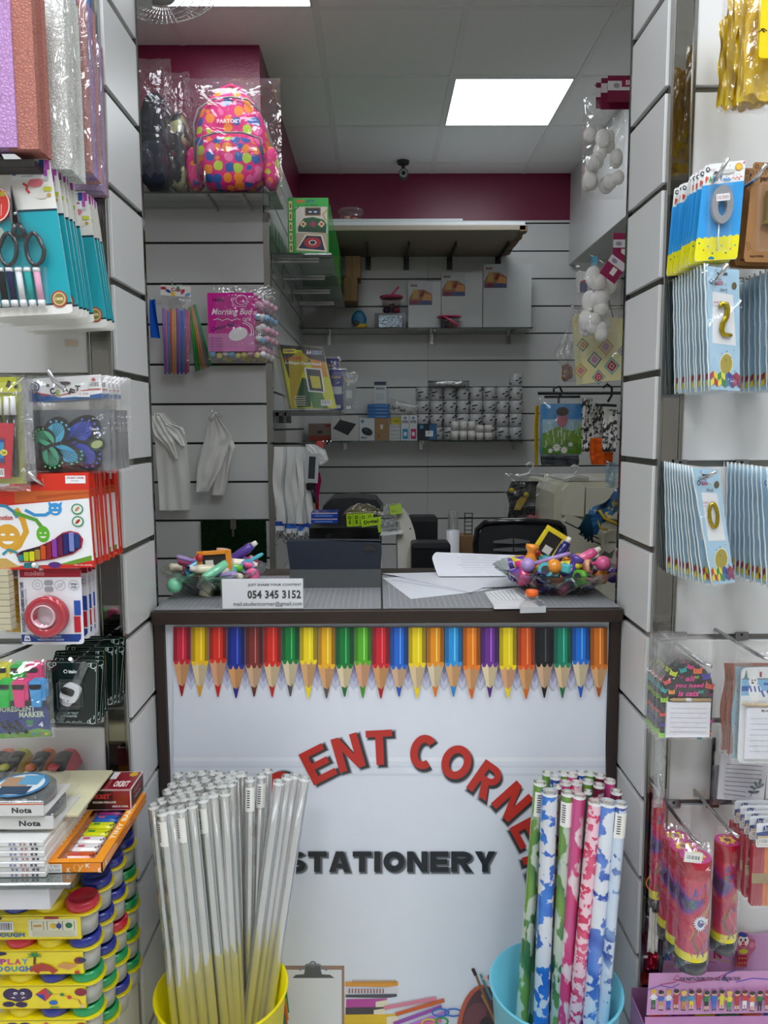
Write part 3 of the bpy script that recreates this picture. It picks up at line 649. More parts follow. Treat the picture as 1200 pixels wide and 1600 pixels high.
def toy(kind, cn):
    """returns (name, list of part builders)"""
    c = CN[cn]; L = []
    if kind == 'stick':
        b = B().use(c, 'gloss'); b.tube([(-.030,0,0),(-.026,0,0),(.018,0,0),(.026,0,0)], [.005,.0085,.0085,.007], 10); L.append(('barrel', b)); b = B().use('#f0e9da', 'gloss').tube([(.026,0,0),(.036,0,0)], [.006,.004], 10); L.append(('tip', b)); return 'novelty_pen', L
    if kind == 'lolly':
        b = B().use(c, 'gloss').ball((-.026,0,0), .0135, 12, 8); L.append(('head', b)); b = B().use(c, 'gloss').tube([(-.014,0,0),(.045,0,0),(.052,0,0)], [.0035,.004,.003], 8); L.append(('barrel', b)); return 'lollipop_pen', L
    if kind == 'tube':
        b = B().use(c, 'gloss').tube([(-.016,0,0),(.016,0,0)], [.0095,.0115], 14, caps=False).tube([(.016,0,0),(.0155,0,0),(-.01,0,0)], [.0115,.006,.0055], 14, caps=False); L.append(('shell', b)); b = B().use('#20202a', 'matte').tube([(.0,0,0),(.004,0,0)], .0058, 10); L.append(('bore', b)); return 'tube_sharpener', L
    if kind == 'disc':
        b = B().use(c, 'gloss').tube([(0,-.006,0),(0,.006,0)], .0125, 18); L.append(('wheel', b)); b = B().use('#3a3f44', 'gloss').tube([(0,-.0068,0),(0,.0068,0)], .0075, 14); L.append(('hub', b)); return 'wheel_eraser', L
    if kind == 'cube':
        b = B().use(c, 'gloss').box(-.016,.016,-.010,.010,-.008,.008,.003); L.append(('block', b)); b = B().use('#f2efe6', 'gloss').box(-.009,.009,-.0108,.0108,-.003,.003,.001); L.append(('label_band', b)); return 'block_eraser', L
    if kind == 'bottle':
        b = B().use(c, 'gloss').lathe([(0,-.02),(.011,-.02),(.012,-.004),(.0075,.004),(.0075,.010),(.012,.016),(.012,.022),(0,.023)], 14); L.append(('body', b)); return 'bottle_eraser', L
    b = B().use(c, 'gloss'); t = .0045
    b.box(-.022,.022,-.004,.004,-.030,-.030+t*2,.001); b.box(-.022,.022,-.004,.004,.030-t*2,.030,.001); b.box(-.022,-.022+t*1.5,-.004,.004,-.021,.021,.001); b.box(.022-t*1.5,.022,-.004,.004,-.021,.021,.001); L.append(('frame', b))
    b = B().use('#2e2a28', 'matte').box(-.0152,.0152,-.001,.003,-.0208,.0208); b.use('#e8e4de', 'print').box(-.006,.010,-.0016,-.001,-.016,-.002); L.append(('board', b)); b = B().use('#c62a2a', 'gloss').ball((-.012,-.006,-.024), (.007,.005,.007), 10, 6); L.append(('button', b)); return 'mini_slate', L
def put_toy(c, kind, cn, off, rot, side):
    key = (kind, cn)
    lab = {'stick': 'short chunky {} novelty pen', 'lolly': '{} lollipop-shaped pen', 'tube': '{} tube-shaped pencil sharpener', 'disc': '{} wheel-shaped eraser', 'cube': '{} block eraser with a pale band', 'bottle': '{} bottle-shaped eraser', 'slate': 'small toy slate with a {} frame'}[kind].format(cn) + ' heaped in the %s glass bowl' % side
    if key not in TOYS:
        nm, L = toy(kind, cn); r = empty(nm, c + Vector(off))
        for pn, bb in L: obj(pn, bb, r)
        TOYS[key] = r; tag(r, lab, 'novelty pen' if kind in ('stick', 'lolly') else ('sharpener' if kind == 'tube' else ('toy' if kind == 'slate' else 'eraser')))
    else: r = dup(TOYS[key], label=lab); r.location = c + Vector(off)
    r.rotation_euler = rot; r.scale = (1.4,)*3; r['group'] = '%s heaped in the %s bowl' % ({'stick': 'novelty pens', 'lolly': 'lollipop pens', 'tube': 'tube sharpeners', 'disc': 'wheel erasers', 'cube': 'block erasers', 'bottle': 'bottle erasers', 'slate': 'toy slates'}[kind], side)
def fill(c, R, side, cols, seed, n=46):
    rnd = random.Random(seed); kinds = ['stick', 'lolly', 'tube', 'disc', 'cube', 'bottle', 'stick', 'tube', 'lolly']
    for i in range(n):
        lvl = i % 3; rr = (R*.45, R*.70, R*.58)[lvl] * math.sqrt(rnd.uniform(.04, 1)); a = i*2.399 + rnd.uniform(-.2, .2)
        z = (.024, .050, .066)[lvl] + (.0 if lvl < 2 else (1 - rr/(R*.62))*.008)
        put_toy(c, kinds[rnd.randrange(9)], cols[rnd.randrange(len(cols))], (rr*math.cos(a), rr*math.sin(a), z), (rnd.uniform(-.3, .3), rnd.uniform(-.45, .3), rnd.uniform(0, 6.28)), side)
fill(BR, .172, 'right', ['pink', 'lilac', 'purple', 'lime green', 'yellow', 'orange', 'peach', 'turquoise', 'hot pink', 'purple'], 5, 46)
fill(BL, .138, 'left', ['pink', 'lilac', 'mint green', 'cream', 'turquoise', 'sky blue', 'lime green', 'purple', 'peach', 'pink'], 9, 44)
put_toy(BR, 'slate', 'yellow', (-.012, .03, .108), (.1, .55, .15), 'right')
put_toy(BR, 'stick', 'navy blue', (.0, -.03, .092), (0, -1.0, .2), 'right'); put_toy(BR, 'lolly', 'lilac', (-.045, -.045, .080), (0, -.25, .1), 'right')
put_toy(BR, 'bottle', 'orange', (-.065, -.01, .085), (0, .15, 0), 'right'); put_toy(BR, 'stick', 'pink', (.055, -.035, .085), (0, -.5, .0), 'right'); put_toy(BR, 'lolly', 'pink', (.065, -.05, .075), (0, .0, 3.1), 'right')
put_toy(BL, 'slate', 'orange', (.012, -.055, .080), (.2, 1.5, .1), 'left'); put_toy(BL, 'stick', 'cream', (.06, -.03, .075), (0, .1, .1), 'left'); put_toy(BL, 'stick', 'purple', (.06, .02, .09), (0, -.6, .2), 'left'); put_toy(BL, 'disc', 'sky blue', (.085, -.03, .068), (0, 0, .2), 'left')
# ================================================================ the buckets
def bucket(px, Y, c, dark, lab, r=.133, h=.40):
    x = PY(px, 1535, Y).x; root = empty('bucket', (x, Y, 0)); tag(root, lab, 'bucket')
    b = B().use(c, 'satin'); b.lathe([(0,.003),(r*.74,.003),(r*.76,.0),(r*.99,h-.004),(r*1.0,h-.004),(r*1.015,h-.002),(r*1.015,h+.001),(r*.985,h+.001),(r*.745,.008),(0,.008)], 56, cap=False); obj('body', b, root)
    b = B().use(c, 'satin'); b.tube([(r*1.012*math.cos(a), r*1.012*math.sin(a), h) for a in [2*math.pi*k/56 for k in range(56)]], .0026, 6, close=True); obj('rim', b, root)
    return x
bx1 = bucket(346, 1.475, '#f4e300', 0, 'bright yellow plastic bucket full of clear plastic rolls')
bx2 = bucket(868, 1.475, '#6fc6dc', 0, 'light blue plastic bucket holding patterned wrapping rolls')
zt = .815
def roll(name, tp, lo, r, c, m, lab, group, sticker=None, inner=None, ztop=zt, wrapc='#eef0ee'):
    top = PZ(tp[0], tp[1], ztop); yl = top.y - .0 + (1.475 - top.y)*.35; q_ = PY(lo[0], lo[1], yl); d = q_ - top; bot = top + d * ((ztop-.014) / -d.z)
    b = B().use(c, m); n = 12; L = bot - top
    b.tube([(0,0,0), L*.25, L*.5, L*.75, L], r, n, caps=False)
    root = empty(name, top); obj('film_tube', b, root); tag(root, lab, 'roll', group)
    b = B().use(*(inner or ('#e9e9e2', 'tube_film'))); b.tube([L*.004, L*.998], r*.62, 8, caps=not inner)
    obj('inner_roll', b, root)
    b = B().use(wrapc, 'gloss').tube([-L*.001, L*.006], [r*1.03, r*1.03], n, caps=False).tube([-L*.001, L*.004], [r*.62, r*.62], n, caps=False); obj('rolled_end', b, root)
    if sticker is not None:
        b = B(); dd = L.normalized(); sx = Vector((1,0,0)); fr_ = -Vector((0,1,0)); pts = []
        for k in range(7):
            a = RAD(-60 + 20*k + sticker); off = (sx*math.sin(a) + fr_*math.cos(a))*(r*1.04); pts.append((b._v(L*.02 + off), b._v(L*.085 + off)))
        b.use('#f1f1ea', 'print'); [b.face([p[0], q2[0], q2[1], p[1]], True) for p, q2 in zip(pts, pts[1:])]
        for k in range(8):
            t0 = .027 + k*.0062; pts = []
            for j in range(3):
                a = RAD(-36 + 16*j + sticker); off = (sx*math.sin(a) + fr_*math.cos(a))*(r*1.055); pts.append((b._v(L*t0 + off), b._v(L*(t0+.0028) + off)))
            b.use('#2a2a2a', 'print'); [b.face([p[0], q2[0], q2[1], p[1]]) for p, q2 in zip(pts, pts[1:])]
        obj('price_sticker', b, root)
    return root
ORDL = 'leftmost,second,third,fourth,fifth,sixth,seventh'.split(',')
ORDR = 'first second third fourth fifth sixth seventh eighth ninth tenth eleventh twelfth thirteenth'.split()
G1 = 'clear plastic rolls in the yellow bucket'; rnd = random.Random(11)
front = [(240,1258,276,0), (254,1268,290,1), (268,1264,303,0), (283,1262,318,1), (300,1257,333,0), (317,1248,350,1), (333,1240,362,0)]
mid = [(350,1224,352,0), (364,1217,366,0), (379,1208,374,0), (391,1216,388,1), (409,1210,394,1), (418,1203,402,0)]
rt = [(436,1221,386,0), (449,1213,398,0), (462,1211,408,0), (476,1215,418,0)]
for j, (x, y, xl, st) in enumerate(front): roll('plastic_roll', (x, y), (xl, 1600), .0112, '#eceee6', 'tube_film', ('clear cover roll with a barcode sticker, ' if st else 'plain clear cover roll, ') + ORDL[j] + ' in the front row', G1, -20 if st else None)
for j, (x, y, xl, st) in enumerate(mid): roll('plastic_roll', (x, y), (xl, 1590), .0108, '#eceee8', 'tube_film', ('stickered' if st else 'plain') + ' clear cover roll standing nearly upright, ' + ORDL[j] + ' of the middle six', G1, 10 if st else None)
for j, (x, y, xl, st) in enumerate(rt): roll('plastic_roll', (x, y), (xl, 1590), .0120, '#f0f1f2', 'tube_film', 'clear plastic roll tilted towards the lettering, ' + ('leftmost', 'second', 'third', 'rightmost')[j] + ' of four', G1)
for k in range(27):
    row = k // 7; i = k % 7; x = 252 + i*17 + row*9 + rnd.uniform(-3, 3); y = 1250 - row*13 - i*2.2 + rnd.uniform(-2, 2)
    if y < 1204: y = 1204 + rnd.uniform(0, 6)
    roll('plastic_roll', (x, y), (296 + i*12 + row*7, 1560), .0108, '#e8e9e2', 'tube_film', 'milky clear plastic roll, %s from the left in the %s row behind the front' % (ORDR[i], ORDR[row + 1]), G1)
G2 = 'patterned rolls in the blue bucket'
F2 = [((844,1222),(815,1594),.0135,'roll_green','clear roll printed with green leaves, leftmost in the blue bucket',10), ((859,1237),(845,1594),.0165,'roll_blue_splash','clear roll splashed with bright blue blots',None), ((872,1228),(860,1590),.0075,'roll_maroon','thin maroon patterned roll between blue and green rolls',None),
  ((887,1238),(868,1594),.0130,'roll_green','green leafy roll in the middle of the bucket',-20), ((905,1242),(880,1594),.0135,'roll_pink','pink streaked roll with a shiny white sheen',None), ((919,1236),(889,1594),.0080,'roll_dark_green','thin dark green roll between two pink rolls',None), ((930,1252),(898,1596),.0135,'roll_pink_dots','pink roll printed with small red dots',None),
  ((950,1253),(920,1596),.0160,'roll_blue_floral','roll printed with large blue flowers',None), ((970,1255),(941,1596),.0125,'roll_pale_blue','pale blue roll with small navy stars beside the pillar',0)]
for tp, lo, r, m, lab, st in F2: roll('patterned_roll', tp, lo, r, '#ccc', m, lab, G2, st, inner=('#cfc8b8', 'satin'))
for q_i, (tp, m) in enumerate((((856,1207),'roll_green'), ((868,1213),'roll_pale_blue'), ((881,1207),'roll_green'), ((894,1209),'roll_pink'), ((908,1206),'roll_pale_blue'), ((922,1207),'roll_green'), ((938,1211),'roll_maroon'), ((953,1219),'roll_pink'), ((884,1222),'roll_pink'), ((901,1222),'roll_pink_dots'), ((919,1220),'roll_green'), ((936,1226),'roll_maroon'), ((963,1236),'roll_maroon'))):
    roll('patterned_roll', tp, (tp[0]-24, 1565), .0115, '#ccc', m, {'roll_green': 'green', 'roll_pale_blue': 'pale blue', 'roll_pink': 'pink', 'roll_maroon': 'maroon', 'roll_pink_dots': 'pink dotted'}[m] + ' patterned roll, ' + ORDR[q_i % 8] + (' from the left in the rearmost row' if q_i < 8 else ' from the left in the middle row of the blue bucket'), G2, inner=('#cfc8b8', 'satin'))
# ================================================================ the alcove behind the counter
def shelf(px0, py0, px1, Yfront, Yback, zy, lab, py_z=None, X0=None, X1=None, m='shelf_glass', c='#8fa39c', th=.008):
    z = zy; x0 = PY(px0, 600, Yfront).x if X0 is None else X0; x1 = PY(px1, 600, Yfront).x if X1 is None else X1
    r = empty('glass_shelf', (x0, Yfront, z)); tag(r, lab, 'shelf')
    b = B().use(c, m); b.box(0, x1-x0, 0, Yback-Yfront, 0, th, .001); obj('pane', b, r)
    b = B().use('#5d7a70', 'clear'); b.box(0, x1-x0, -.0012, 0, .0, th); obj('polished_edge', b, r)
    return r, x0, x1, z
def bracket(r, x, y0, y1, hgt=.05, axis='y'):
    b = B().use('#b4b6b6', 'metal')
    if axis == 'y':
        b.box(x-.004, x+.004, y0, y1, -.012, -.001, .001); b.box(x-.012, x+.012, y1-.004, y1, -hgt, .01, .001)
        b.v.append(tuple(Vector((x, y1, -hgt)))); i = len(b.v)-1
    else:
        b.box(x, x + .22, y0-.004, y0+.004, -.012, -.001, .001); b.box(x, x+.004, y0-.012, y0+.012, -hgt, .01, .001)
    b.v = b.v[:-1] if axis == 'y' else b.v
    obj('bracket', b, r)
# --- bag shelf at the column
zS = PY(330, 328, YC).z
r, x0, x1, z = shelf(0, 0, 438, 3.31, YC, zS, 'glass shelf at the column carrying three bagged school bags', X0=-1.15)
bracket(r, (PY(385, 320, 3.4).x - x0), .02, YC-3.31, .09); bracket(r, .45, .02, YC-3.31, .09)
YBG = 3.34
fr = Fr(290, 122, 438, 303, YBG); fr.thing('backpack', 'pink school backpack with multicoloured polka dots in a clear bag', 'backpack')
def body(b, pts, y0, y1, rnd_, nu=20):
    """soft bag body: outline pulled in towards front and back"""
    cx = sum(p[0] for p in pts)/len(pts); cy = sum(p[1] for p in pts)/len(pts); rings = []
    for t, sc_ in ((0, .0), (.0, .55), (.04, .82), (.22, .97), (.5, 1.0), (.8, .98), (1, .85), (1, 0)):
        rings.append([b._v(b.pt(cx+(p[0]-cx)*sc_, cy+(p[1]-cy)*sc_, y0+(y1-y0)*t)) for p in pts])
    n = len(pts)
    for a, c in zip(rings, rings[1:]):
        for k in range(n): b.face([a[k], a[(k+1)%n], c[(k+1)%n], c[k]][::-1], True)
def loop(cx, cy, w_, h_, p=2.6, n=26, top=1.):
    out = []
    for k in range(n):
        a = 2*math.pi*k/n; c, s_ = math.cos(a), math.sin(a); x = abs(c)**(2/p)*math.copysign(1, c); y = abs(s_)**(2/p)*math.copysign(1, s_)
        out.append((cx + x*w_*(1 if y > 0 else 1-(1-top)*(-y)), cy + y*h_))
    return out
b = fr.b(); b.use('#fff', 'polka'); body(b, loop(362, 222, 58, 82, 2.8, top=.72), -.05, .10, 0); fr.part('main_compartment', b)
b = fr.b(); b.use('#fff', 'polka'); body(b, loop(366, 262, 46, 40, 3.2, top=.9), -.085, -.02, 0); o = fr.part('front_pocket', b)
b2 = fr.b(); b2.rod(327, 278, 327, 296, 1.8, -.088, c='#d8d4cc', m='metal'); fr.part('zip_pull', b2, o)
b = fr.b(); b.use('#fff', 'polka'); body(b, loop(305, 262, 13, 34, 2.6), -.02, .06, 0); fr.part('side_pocket', b)
b = fr.b(); b.use('#fff', 'polka'); body(b, loop(421, 262, 13, 34, 2.6), -.02, .06, 0); fr.part('side_pocket', b)
b = fr.b(); b.use('#8c8a8c', 'satin')
b.tube([b.pt(*p, -.055) for p in ((310, 262), (310, 200), (318, 178), (340, 163), (366, 160), (392, 164), (408, 182))], .0045, 6); b.tube([b.pt(*p, -.088) for p in ((317, 290), (317, 240), (324, 226), (345, 219), (385, 219), (410, 228), (414, 250))], .004, 6)
fr.part('zip', b)
b = fr.b(); b.use('#e0217a', 'fabric').tube([b.pt(*p, .02) for p in ((345, 150), (346, 136), (362, 130), (378, 136), (380, 150))], .008, 7); fr.part('carry_handle', b)
b = fr.b(); b.up(-.057); b.text('PARTOZY', 345, 194, 382, 200, '#f6e8ee', bold=.3); fr.part('lettering', b)
b = fr.b(); b.bag(292, 122, 438, 306, .11, .12, 3, '#ffffff', 'film', .012, 20, 26); fr.part('plastic_bag', b)
fr = Fr(222, 92, 268, 303, YBG+.01); fr.thing('school_bag', 'black school bag in a glossy clear bag beside the pillar', 'school bag')
b = fr.b(); b.use('#1e222c', 'fabric'); body(b, loop(243, 222, 23, 80, 2.8, top=.8), -.04, .1, 0); fr.part('main_compartment', b)
b = fr.b(); b.use('#262b38', 'fabric'); body(b, loop(243, 262, 19, 36, 3), -.07, -.02, 0); fr.part('front_pocket', b)
b = fr.b(); b.bag(222, 92, 267, 305, .10, .11, 5, '#ffffff', 'film', .018, 12, 24); fr.part('plastic_bag', b)
fr = Fr(262, 112, 296, 303, YBG+.05); fr.thing('school_bag', 'patterned dark red and khaki school bag wedged between two others', 'school bag')
b = fr.b(); b.use('#fff', 'camo'); body(b, loop(279, 238, 17, 64, 2.6, top=.8), -.04, .1, 0); fr.part('main_compartment', b)
b = fr.b(); b.bag(262, 112, 296, 305, .08, .10, 6, '#ffffff', 'film', .018, 10, 24); fr.part('plastic_bag', b)
# --- hooks
def hook(px, py, Yw, Lh, name='wall_hook', lab='', tip=.02, rise=0.0, r=.0028, group='chrome wall hooks'):
    p = PY(px, py, Yw - Lh); root = empty(name, Vector((p.x, Yw, p.z - tip))); tag(root, lab, 'hook', group)
    b = B().use('#c9cacb', 'metal'); b.tube([(0, -.002, 0), (0, -Lh*.9, 0), (0, -Lh*.97, tip*.25), (0, -Lh, tip)], r, 8); obj('prong', b, root)
    b = B().use('#a9aaaa', 'metal'); b.box(-.014, .014, -.004, .0, -.012, .022, .001); obj('plate', b, root)
    return root
# --- goods on the column
YH = YC - .10
fr = Fr(256, 441, 322, 588, YH); fr.thing('straw_pack', 'hanging pack of multicoloured pipe cleaners fanned with green sticks', 'craft pack')
cols = '#8a5fc0 #e07aa0 #4a7ac8 #d84a4a #e89a5a #e8c04a #7a4aa8 #9a6ad0 #3a6ac0 #5a8ad8 #b84a7a #d05a8a'.split()
for k, c in enumerate(cols):
    b = fr.b(); b.rod(260+k*3.3, 482+(k%3)*2, 259.5+k*3.0, 585-(k%2)*3, 1.7, -.012+.006*(k%2), c=c, m='satin', n=6); fr.part('stick', b)
for k, c in enumerate('#2a9a3a #2f8f3a #c87a4a #b8a05a #8a6a9a #2aa04a'.split()):
    b = fr.b(); b.rod(296+k*1.6, 480-k, 304+k*4.2, 580-k*1.5, 1.8, .006, c=c, m='satin', n=6); fr.part('stick', b)
b = fr.b(); b.turn(4, 278, 455); b.slab(257, 447, 300, 463, -.014, -.012, '#f1eee8', 'print'); b.up(-.0145)
for k, c in enumerate('#c42a4a #2a4aa0 #f0c020 #2a9a5a #d84a7a #7aa0d8'.split()): b.ell(261+k*7, 452+(k%3)*4, 4.5, 2.4, c, 8, turn=30*k)
b.text('Color', 272, 450, 292, 456, '#b02a50', bold=.3); b.turn(0,0,0); fr.part('header_card', b)
b = fr.b(); b.bag(257, 460, 300, 588, .018, .016, 8, '#fff', 'film', .004, 8, 14); fr.part('plastic_bag', b)
hook(268, 436, YC, .13, lab='small chrome hook holding the pipe cleaner pack')
fr = Fr(325, 444, 425, 566, YH-.02); fr.thing('cotton_ball_pack', 'magenta printed bag of cotton balls at the front of its hook', 'cotton ball bag', 'bags of coloured cotton balls')
b = fr.b(); b.slab(329, 459, 399, 550, -.030, -.0295, '#d91a9c', 'gloss'); b.up(-.0305)
b.rect(329, 522, 399, 550, '#e088c4'); b.text("100's", 337, 467, 354, 473, '#4a1060', bold=.3); b.text('Morning Bud', 334, 483, 393, 496, '#fbeef8', bold=.35, slant=.25); b.text('care', 381, 498, 393, 503, '#fbeef8')
b.line([(337, 501), (344, 499), (351, 502), (358, 499), (365, 502), (372, 499), (378, 501)], 1, '#fbeef8'); b.text('Cotton Balls', 334, 512, 371, 519, '#3a1470', bold=.3, rise=9)
b.ell(374, 523, 15, 10, '#fdf6fb', 18, turn=-20); b.ring(374, 519, 21, 15, 1.4, '#fdf6fb', a0=-70, a1=30); b.ring(374, 519, 24, 18, 1.2, '#fdf6fb', a0=-65, a1=20)
b.ring(380, 470, 9, 8, 1.2, '#f7c8ea'); b.ell(383, 472, 2, 2, '#f7c8ea', 8); b.line([(370, 466), (366, 474), (372, 480), (386, 480), (391, 472)], 1, '#f7c8ea')
for k in range(5): b.text('100% Cotton', 331, 528+k*4.4, 350, 531+k*4.4, '#5a2080')
fr.part('printed_front', b)
rnd = random.Random(3)
for k in range(26):
    if k < 13: cx, cy = 334+(k%9)*9.5, 554-(k//9)*8 + rnd.uniform(-2, 2)
    else: cx, cy = 404+(k%3)*6, 478+(k-13)//3*17+rnd.uniform(-4, 4)
    b = fr.b(); b.use(rnd.choice(('#f6f4f6', '#f4c6dc', '#f5f2f0', '#f0e3a0', '#9ec8ea', '#f3b9d3')), 'cotton').ball(fr.loc(cx, cy, -.012+rnd.uniform(-.006,.006)), (.016, .013, .014), 9, 6); fr.part('cotton_ball', b)
b = fr.b(); b.bag(325, 446, 424, 562, .036, .014, 12, '#fff', 'film', .008, 14, 16); fr.part('plastic_bag', b)
for j in (1, 2): dup(fr.root, (.012*j, .045*j, -.004*j), ('second', 'third')[j-1] + ' bag of coloured cotton balls behind the magenta front one')
hook(365, 446, YC, .17, lab='chrome hook through the cotton ball bags')
fr = Fr(236, 468, 248, 530, YH); b = fr.b(); b.grid(lambda u, v: b.pt(236+8*u+4*u*(1-v), 528-60*v, -.012*math.sin(u*6+v*3)), 8, 12); b.c = lin('#1a5fc8'); b.fc = [lin('#1a5fc8')]*len(b.f); b.fm = ['fabric']*len(b.f)
fr.solo('blue_ribbon', b, 'strip of bright blue fabric peeping out behind the left pillar', 'fabric')
# white bags on hooks
def drape(b, outline_l, outline_r, ys, y, seed, c='#e4e4de', m='satin', amp=.012, nu=14):
    """hanging cloth: for each height a left and a right edge in pixels"""
    b.use(c, m); n = len(ys)-1
    def fn(u, v):
        t = (1-v)*n; i = min(int(t), n-1); f = t-i
        l = outline_l[i]*(1-f)+outline_l[i+1]*f; r_ = outline_r[i]*(1-f)+outline_r[i+1]*f; yy = ys[i]*(1-f)+ys[i+1]*f
        q_ = Vector((u*4+seed, v*1.2, 0)); return b.pt(l+(r_-l)*u, yy, y - amp*(noise.noise(q_*1.3)+.35*math.sin(u*17+seed+v*2)) - amp*.6*noise.noise(Vector((u*3, v*7, seed))))
    b.grid(fn, nu, 18); return b
fr = Fr(242, 640, 295, 800, YH); fr.thing('white_shirt_bag', 'white plastic carrier bags bunched on a hook beside the left pillar', 'carrier bag')
b = fr.b(); drape(b, [247, 246, 247, 249, 250], [262, 282, 292, 294, 295], [645, 668, 690, 740, 797], -.01, 1.5, '#f2f3ee'); drape(b, [249, 250, 252], [290, 293, 294], [700, 750, 799], .008, 3.1, '#e6e7e0'); fr.part('bag_body', b)
b = fr.b(); drape(b, [258, 262, 272, 284], [270, 288, 292, 293], [662, 668, 680, 696], -.03, 4.4, '#f6f6f2'); drape(b, [242, 246, 250, 262, 276], [258, 268, 274, 278, 280], [650, 668, 680, 694, 716], -.035, 7.0, '#f2f2ec'); fr.part('folded_corner', b)
hook(248, 647, YC, .12, lab='chrome hook with white carrier bags beside the pillar')
fr = Fr(308, 636, 368, 776, YH); fr.thing('white_paper_bag', 'single crumpled white bag hanging askew from a column hook', 'carrier bag')
b = fr.b(); drape(b, [331, 324, 318, 311, 309, 308], [343, 364, 356, 346, 334, 326], [652, 682, 700, 730, 752, 768], -.012, 2.2, '#e6e6e2'); fr.part('bag_body', b)
b = fr.b(); drape(b, [336, 338, 340, 336, 328], [344, 366, 362, 356, 348], [660, 696, 712, 742, 774], .006, 5.2, '#e6e6e2'); fr.part('rear_layer', b)
b = fr.b(); b.use('#e9e9e6', 'film_milky').tube([b.pt(332, 656, -.02), b.pt(338, 648, -.03), b.pt(344, 644, -.02), b.pt(347, 652, -.01)], [.012,.010,.010,.008], 8); b.tube([b.pt(333,641,-.03), b.pt(338,646,-.02)], [.007,.009], 8); fr.part('knotted_top', b)
hook(337, 644, YC, .12, lab='chrome hook with the single white bag')
# turf board
fr = Fr(315, 812, 416, 895, YC - .05); fr.thing('artificial_turf', 'sheet of dark green artificial grass standing against the column', 'artificial grass')
b = fr.b(); b.slab(316, 813, 415, 895, .0, .012, '#0c2a10', 'fabric'); fr.part('backing', b)
b = fr.b(); rnd = random.Random(2)
for k in range(2600):
    x = rnd.uniform(315, 416); y = rnd.uniform(812, 895); b.use(rnd.choice(('#17591d', '#124716', '#1f6b24', '#0e3a12')), 'satin'); dx, dy = rnd.uniform(-2, 2), rnd.uniform(-3.2, .5); b.f.append((b._v(b.pt(x-.5, y, .001)), b._v(b.pt(x+.5, y, .001)), b._v(b.pt(x+dx, y+dy, -.012)))); b.fc.append(b.c); b.fm.append(b.m); b.fs.append(False)
o = fr.part('grass_blades', b); o['kind'] = 'stuff'
b = fr.b(); b.slab(362, 810, 371, 826, -.016, -.013, '#9a9c9c', 'metal', 1); b.slab(364, 826, 368, 838, -.016, -.0145, '#8a8c8c', 'metal'); fr.part('shelf_clip', b)
# --- glass shelf with the green boxes
z2 = PY(470, 398, 3.6).z
r, x0, x1, z = shelf(0, 0, 0, 3.60, 5.15, z2, 'long glass shelf on the column side carrying green boxes', X0=XC+.014, X1=PY(518, 398, 3.6).x)
for k in range(4): bracket(r, .0, .12 + k*.42, 0, .06, 'x')
fr = Fr(450, 306, 514, 395, 3.62)
gx = (PY(514, 390, 3.62).x, PY(450, 390, 3.62).x)
def green_box():
    fr.thing('jigsaw_box', 'green craft kit box showing a green sofa and a red carpet', 'box', 'green craft kit boxes on the glass shelf')
    b = fr.b(); b.slab(451, 309, 513, 397, 0, .085, '#2aa83c', 'gloss'); fr.part('carton', b)
    b = fr.b(); b.up(-.0002); b.rect(459, 309, 513, 397, '#2fae42'); b.rect(450.5, 309, 459, 397, '#1f8f34')
    for k in range(5): b.rect(452.5, 314+k*16.5, 457.5, 328+k*16.5, '#d9cf8a'); b.rect(454, 318+k*16.5, 456, 325+k*16.5, '#5a4a2a')
    b.text('FIND', 464, 312, 477, 317, '#e05a1a', bold=.5); b.text('JOY', 479, 312, 492, 317, '#123f8a', bold=.5); b.text('in a Sense', 478, 318, 496, 322, '#0b3a5a')
    b.rect(463, 323, 511, 393, '#d9d4c8'); b.rect(477, 324, 501, 337, '#7a5a2a'); b.rect(479, 326, 499, 335, '#1c2a3a'); b.ell(485, 331, 3, 1.4, '#c8e0e8', 8); b.ell(493, 331, 3, 1.4, '#c8e0e8', 8)
    b.poly([(466,362),(509,364),(510,350),(505,343),(489,339),(475,341),(468,350)], '#1c5a34'); b.poly([(466,354),(509,356),(509,364),(466,362)], '#13452a')
    for cx, c in ((474, '#d8c49a'), (489, '#a0285a'), (502, '#d8c49a')): b.turn(40, cx, 350); b.rect(cx-4, 346, cx+4, 354, c); b.ell(cx, 350, 2, 2, '#b03a2a', 8); b.turn(0, 0, 0)
    b.rect(463, 364, 511, 393, '#b8a890'); b.poly([(463,390),(510,394),(503,367),(477,366)], '#e8dcc4'); b.poly([(466,388),(507,391.5),(501,369),(479,368)], '#181e3c'); b.ell(488, 379, 13, 8.5, '#b0202c', 16); b.ell(488, 379, 6, 4, '#e8dcc4', 12); b.ell(488, 379, 4.4, 3, '#181e3c', 12)
    b.line([(460,330),(468,322)], 2, '#3a7a3a'); b.line([(509,345),(504,335),(511,328)], 2, '#c8a03a')
    fr.part('printed_front', b)
green_box()
fr.root['label'] = 'green craft kit box with sofa and carpet picture, front one on its shelf'
for j in range(1, 12): dup(fr.root, (0, .118*j, 0), 'green craft kit box, ' + (ORD+['last'])[j] + ' from the front on its shelf')
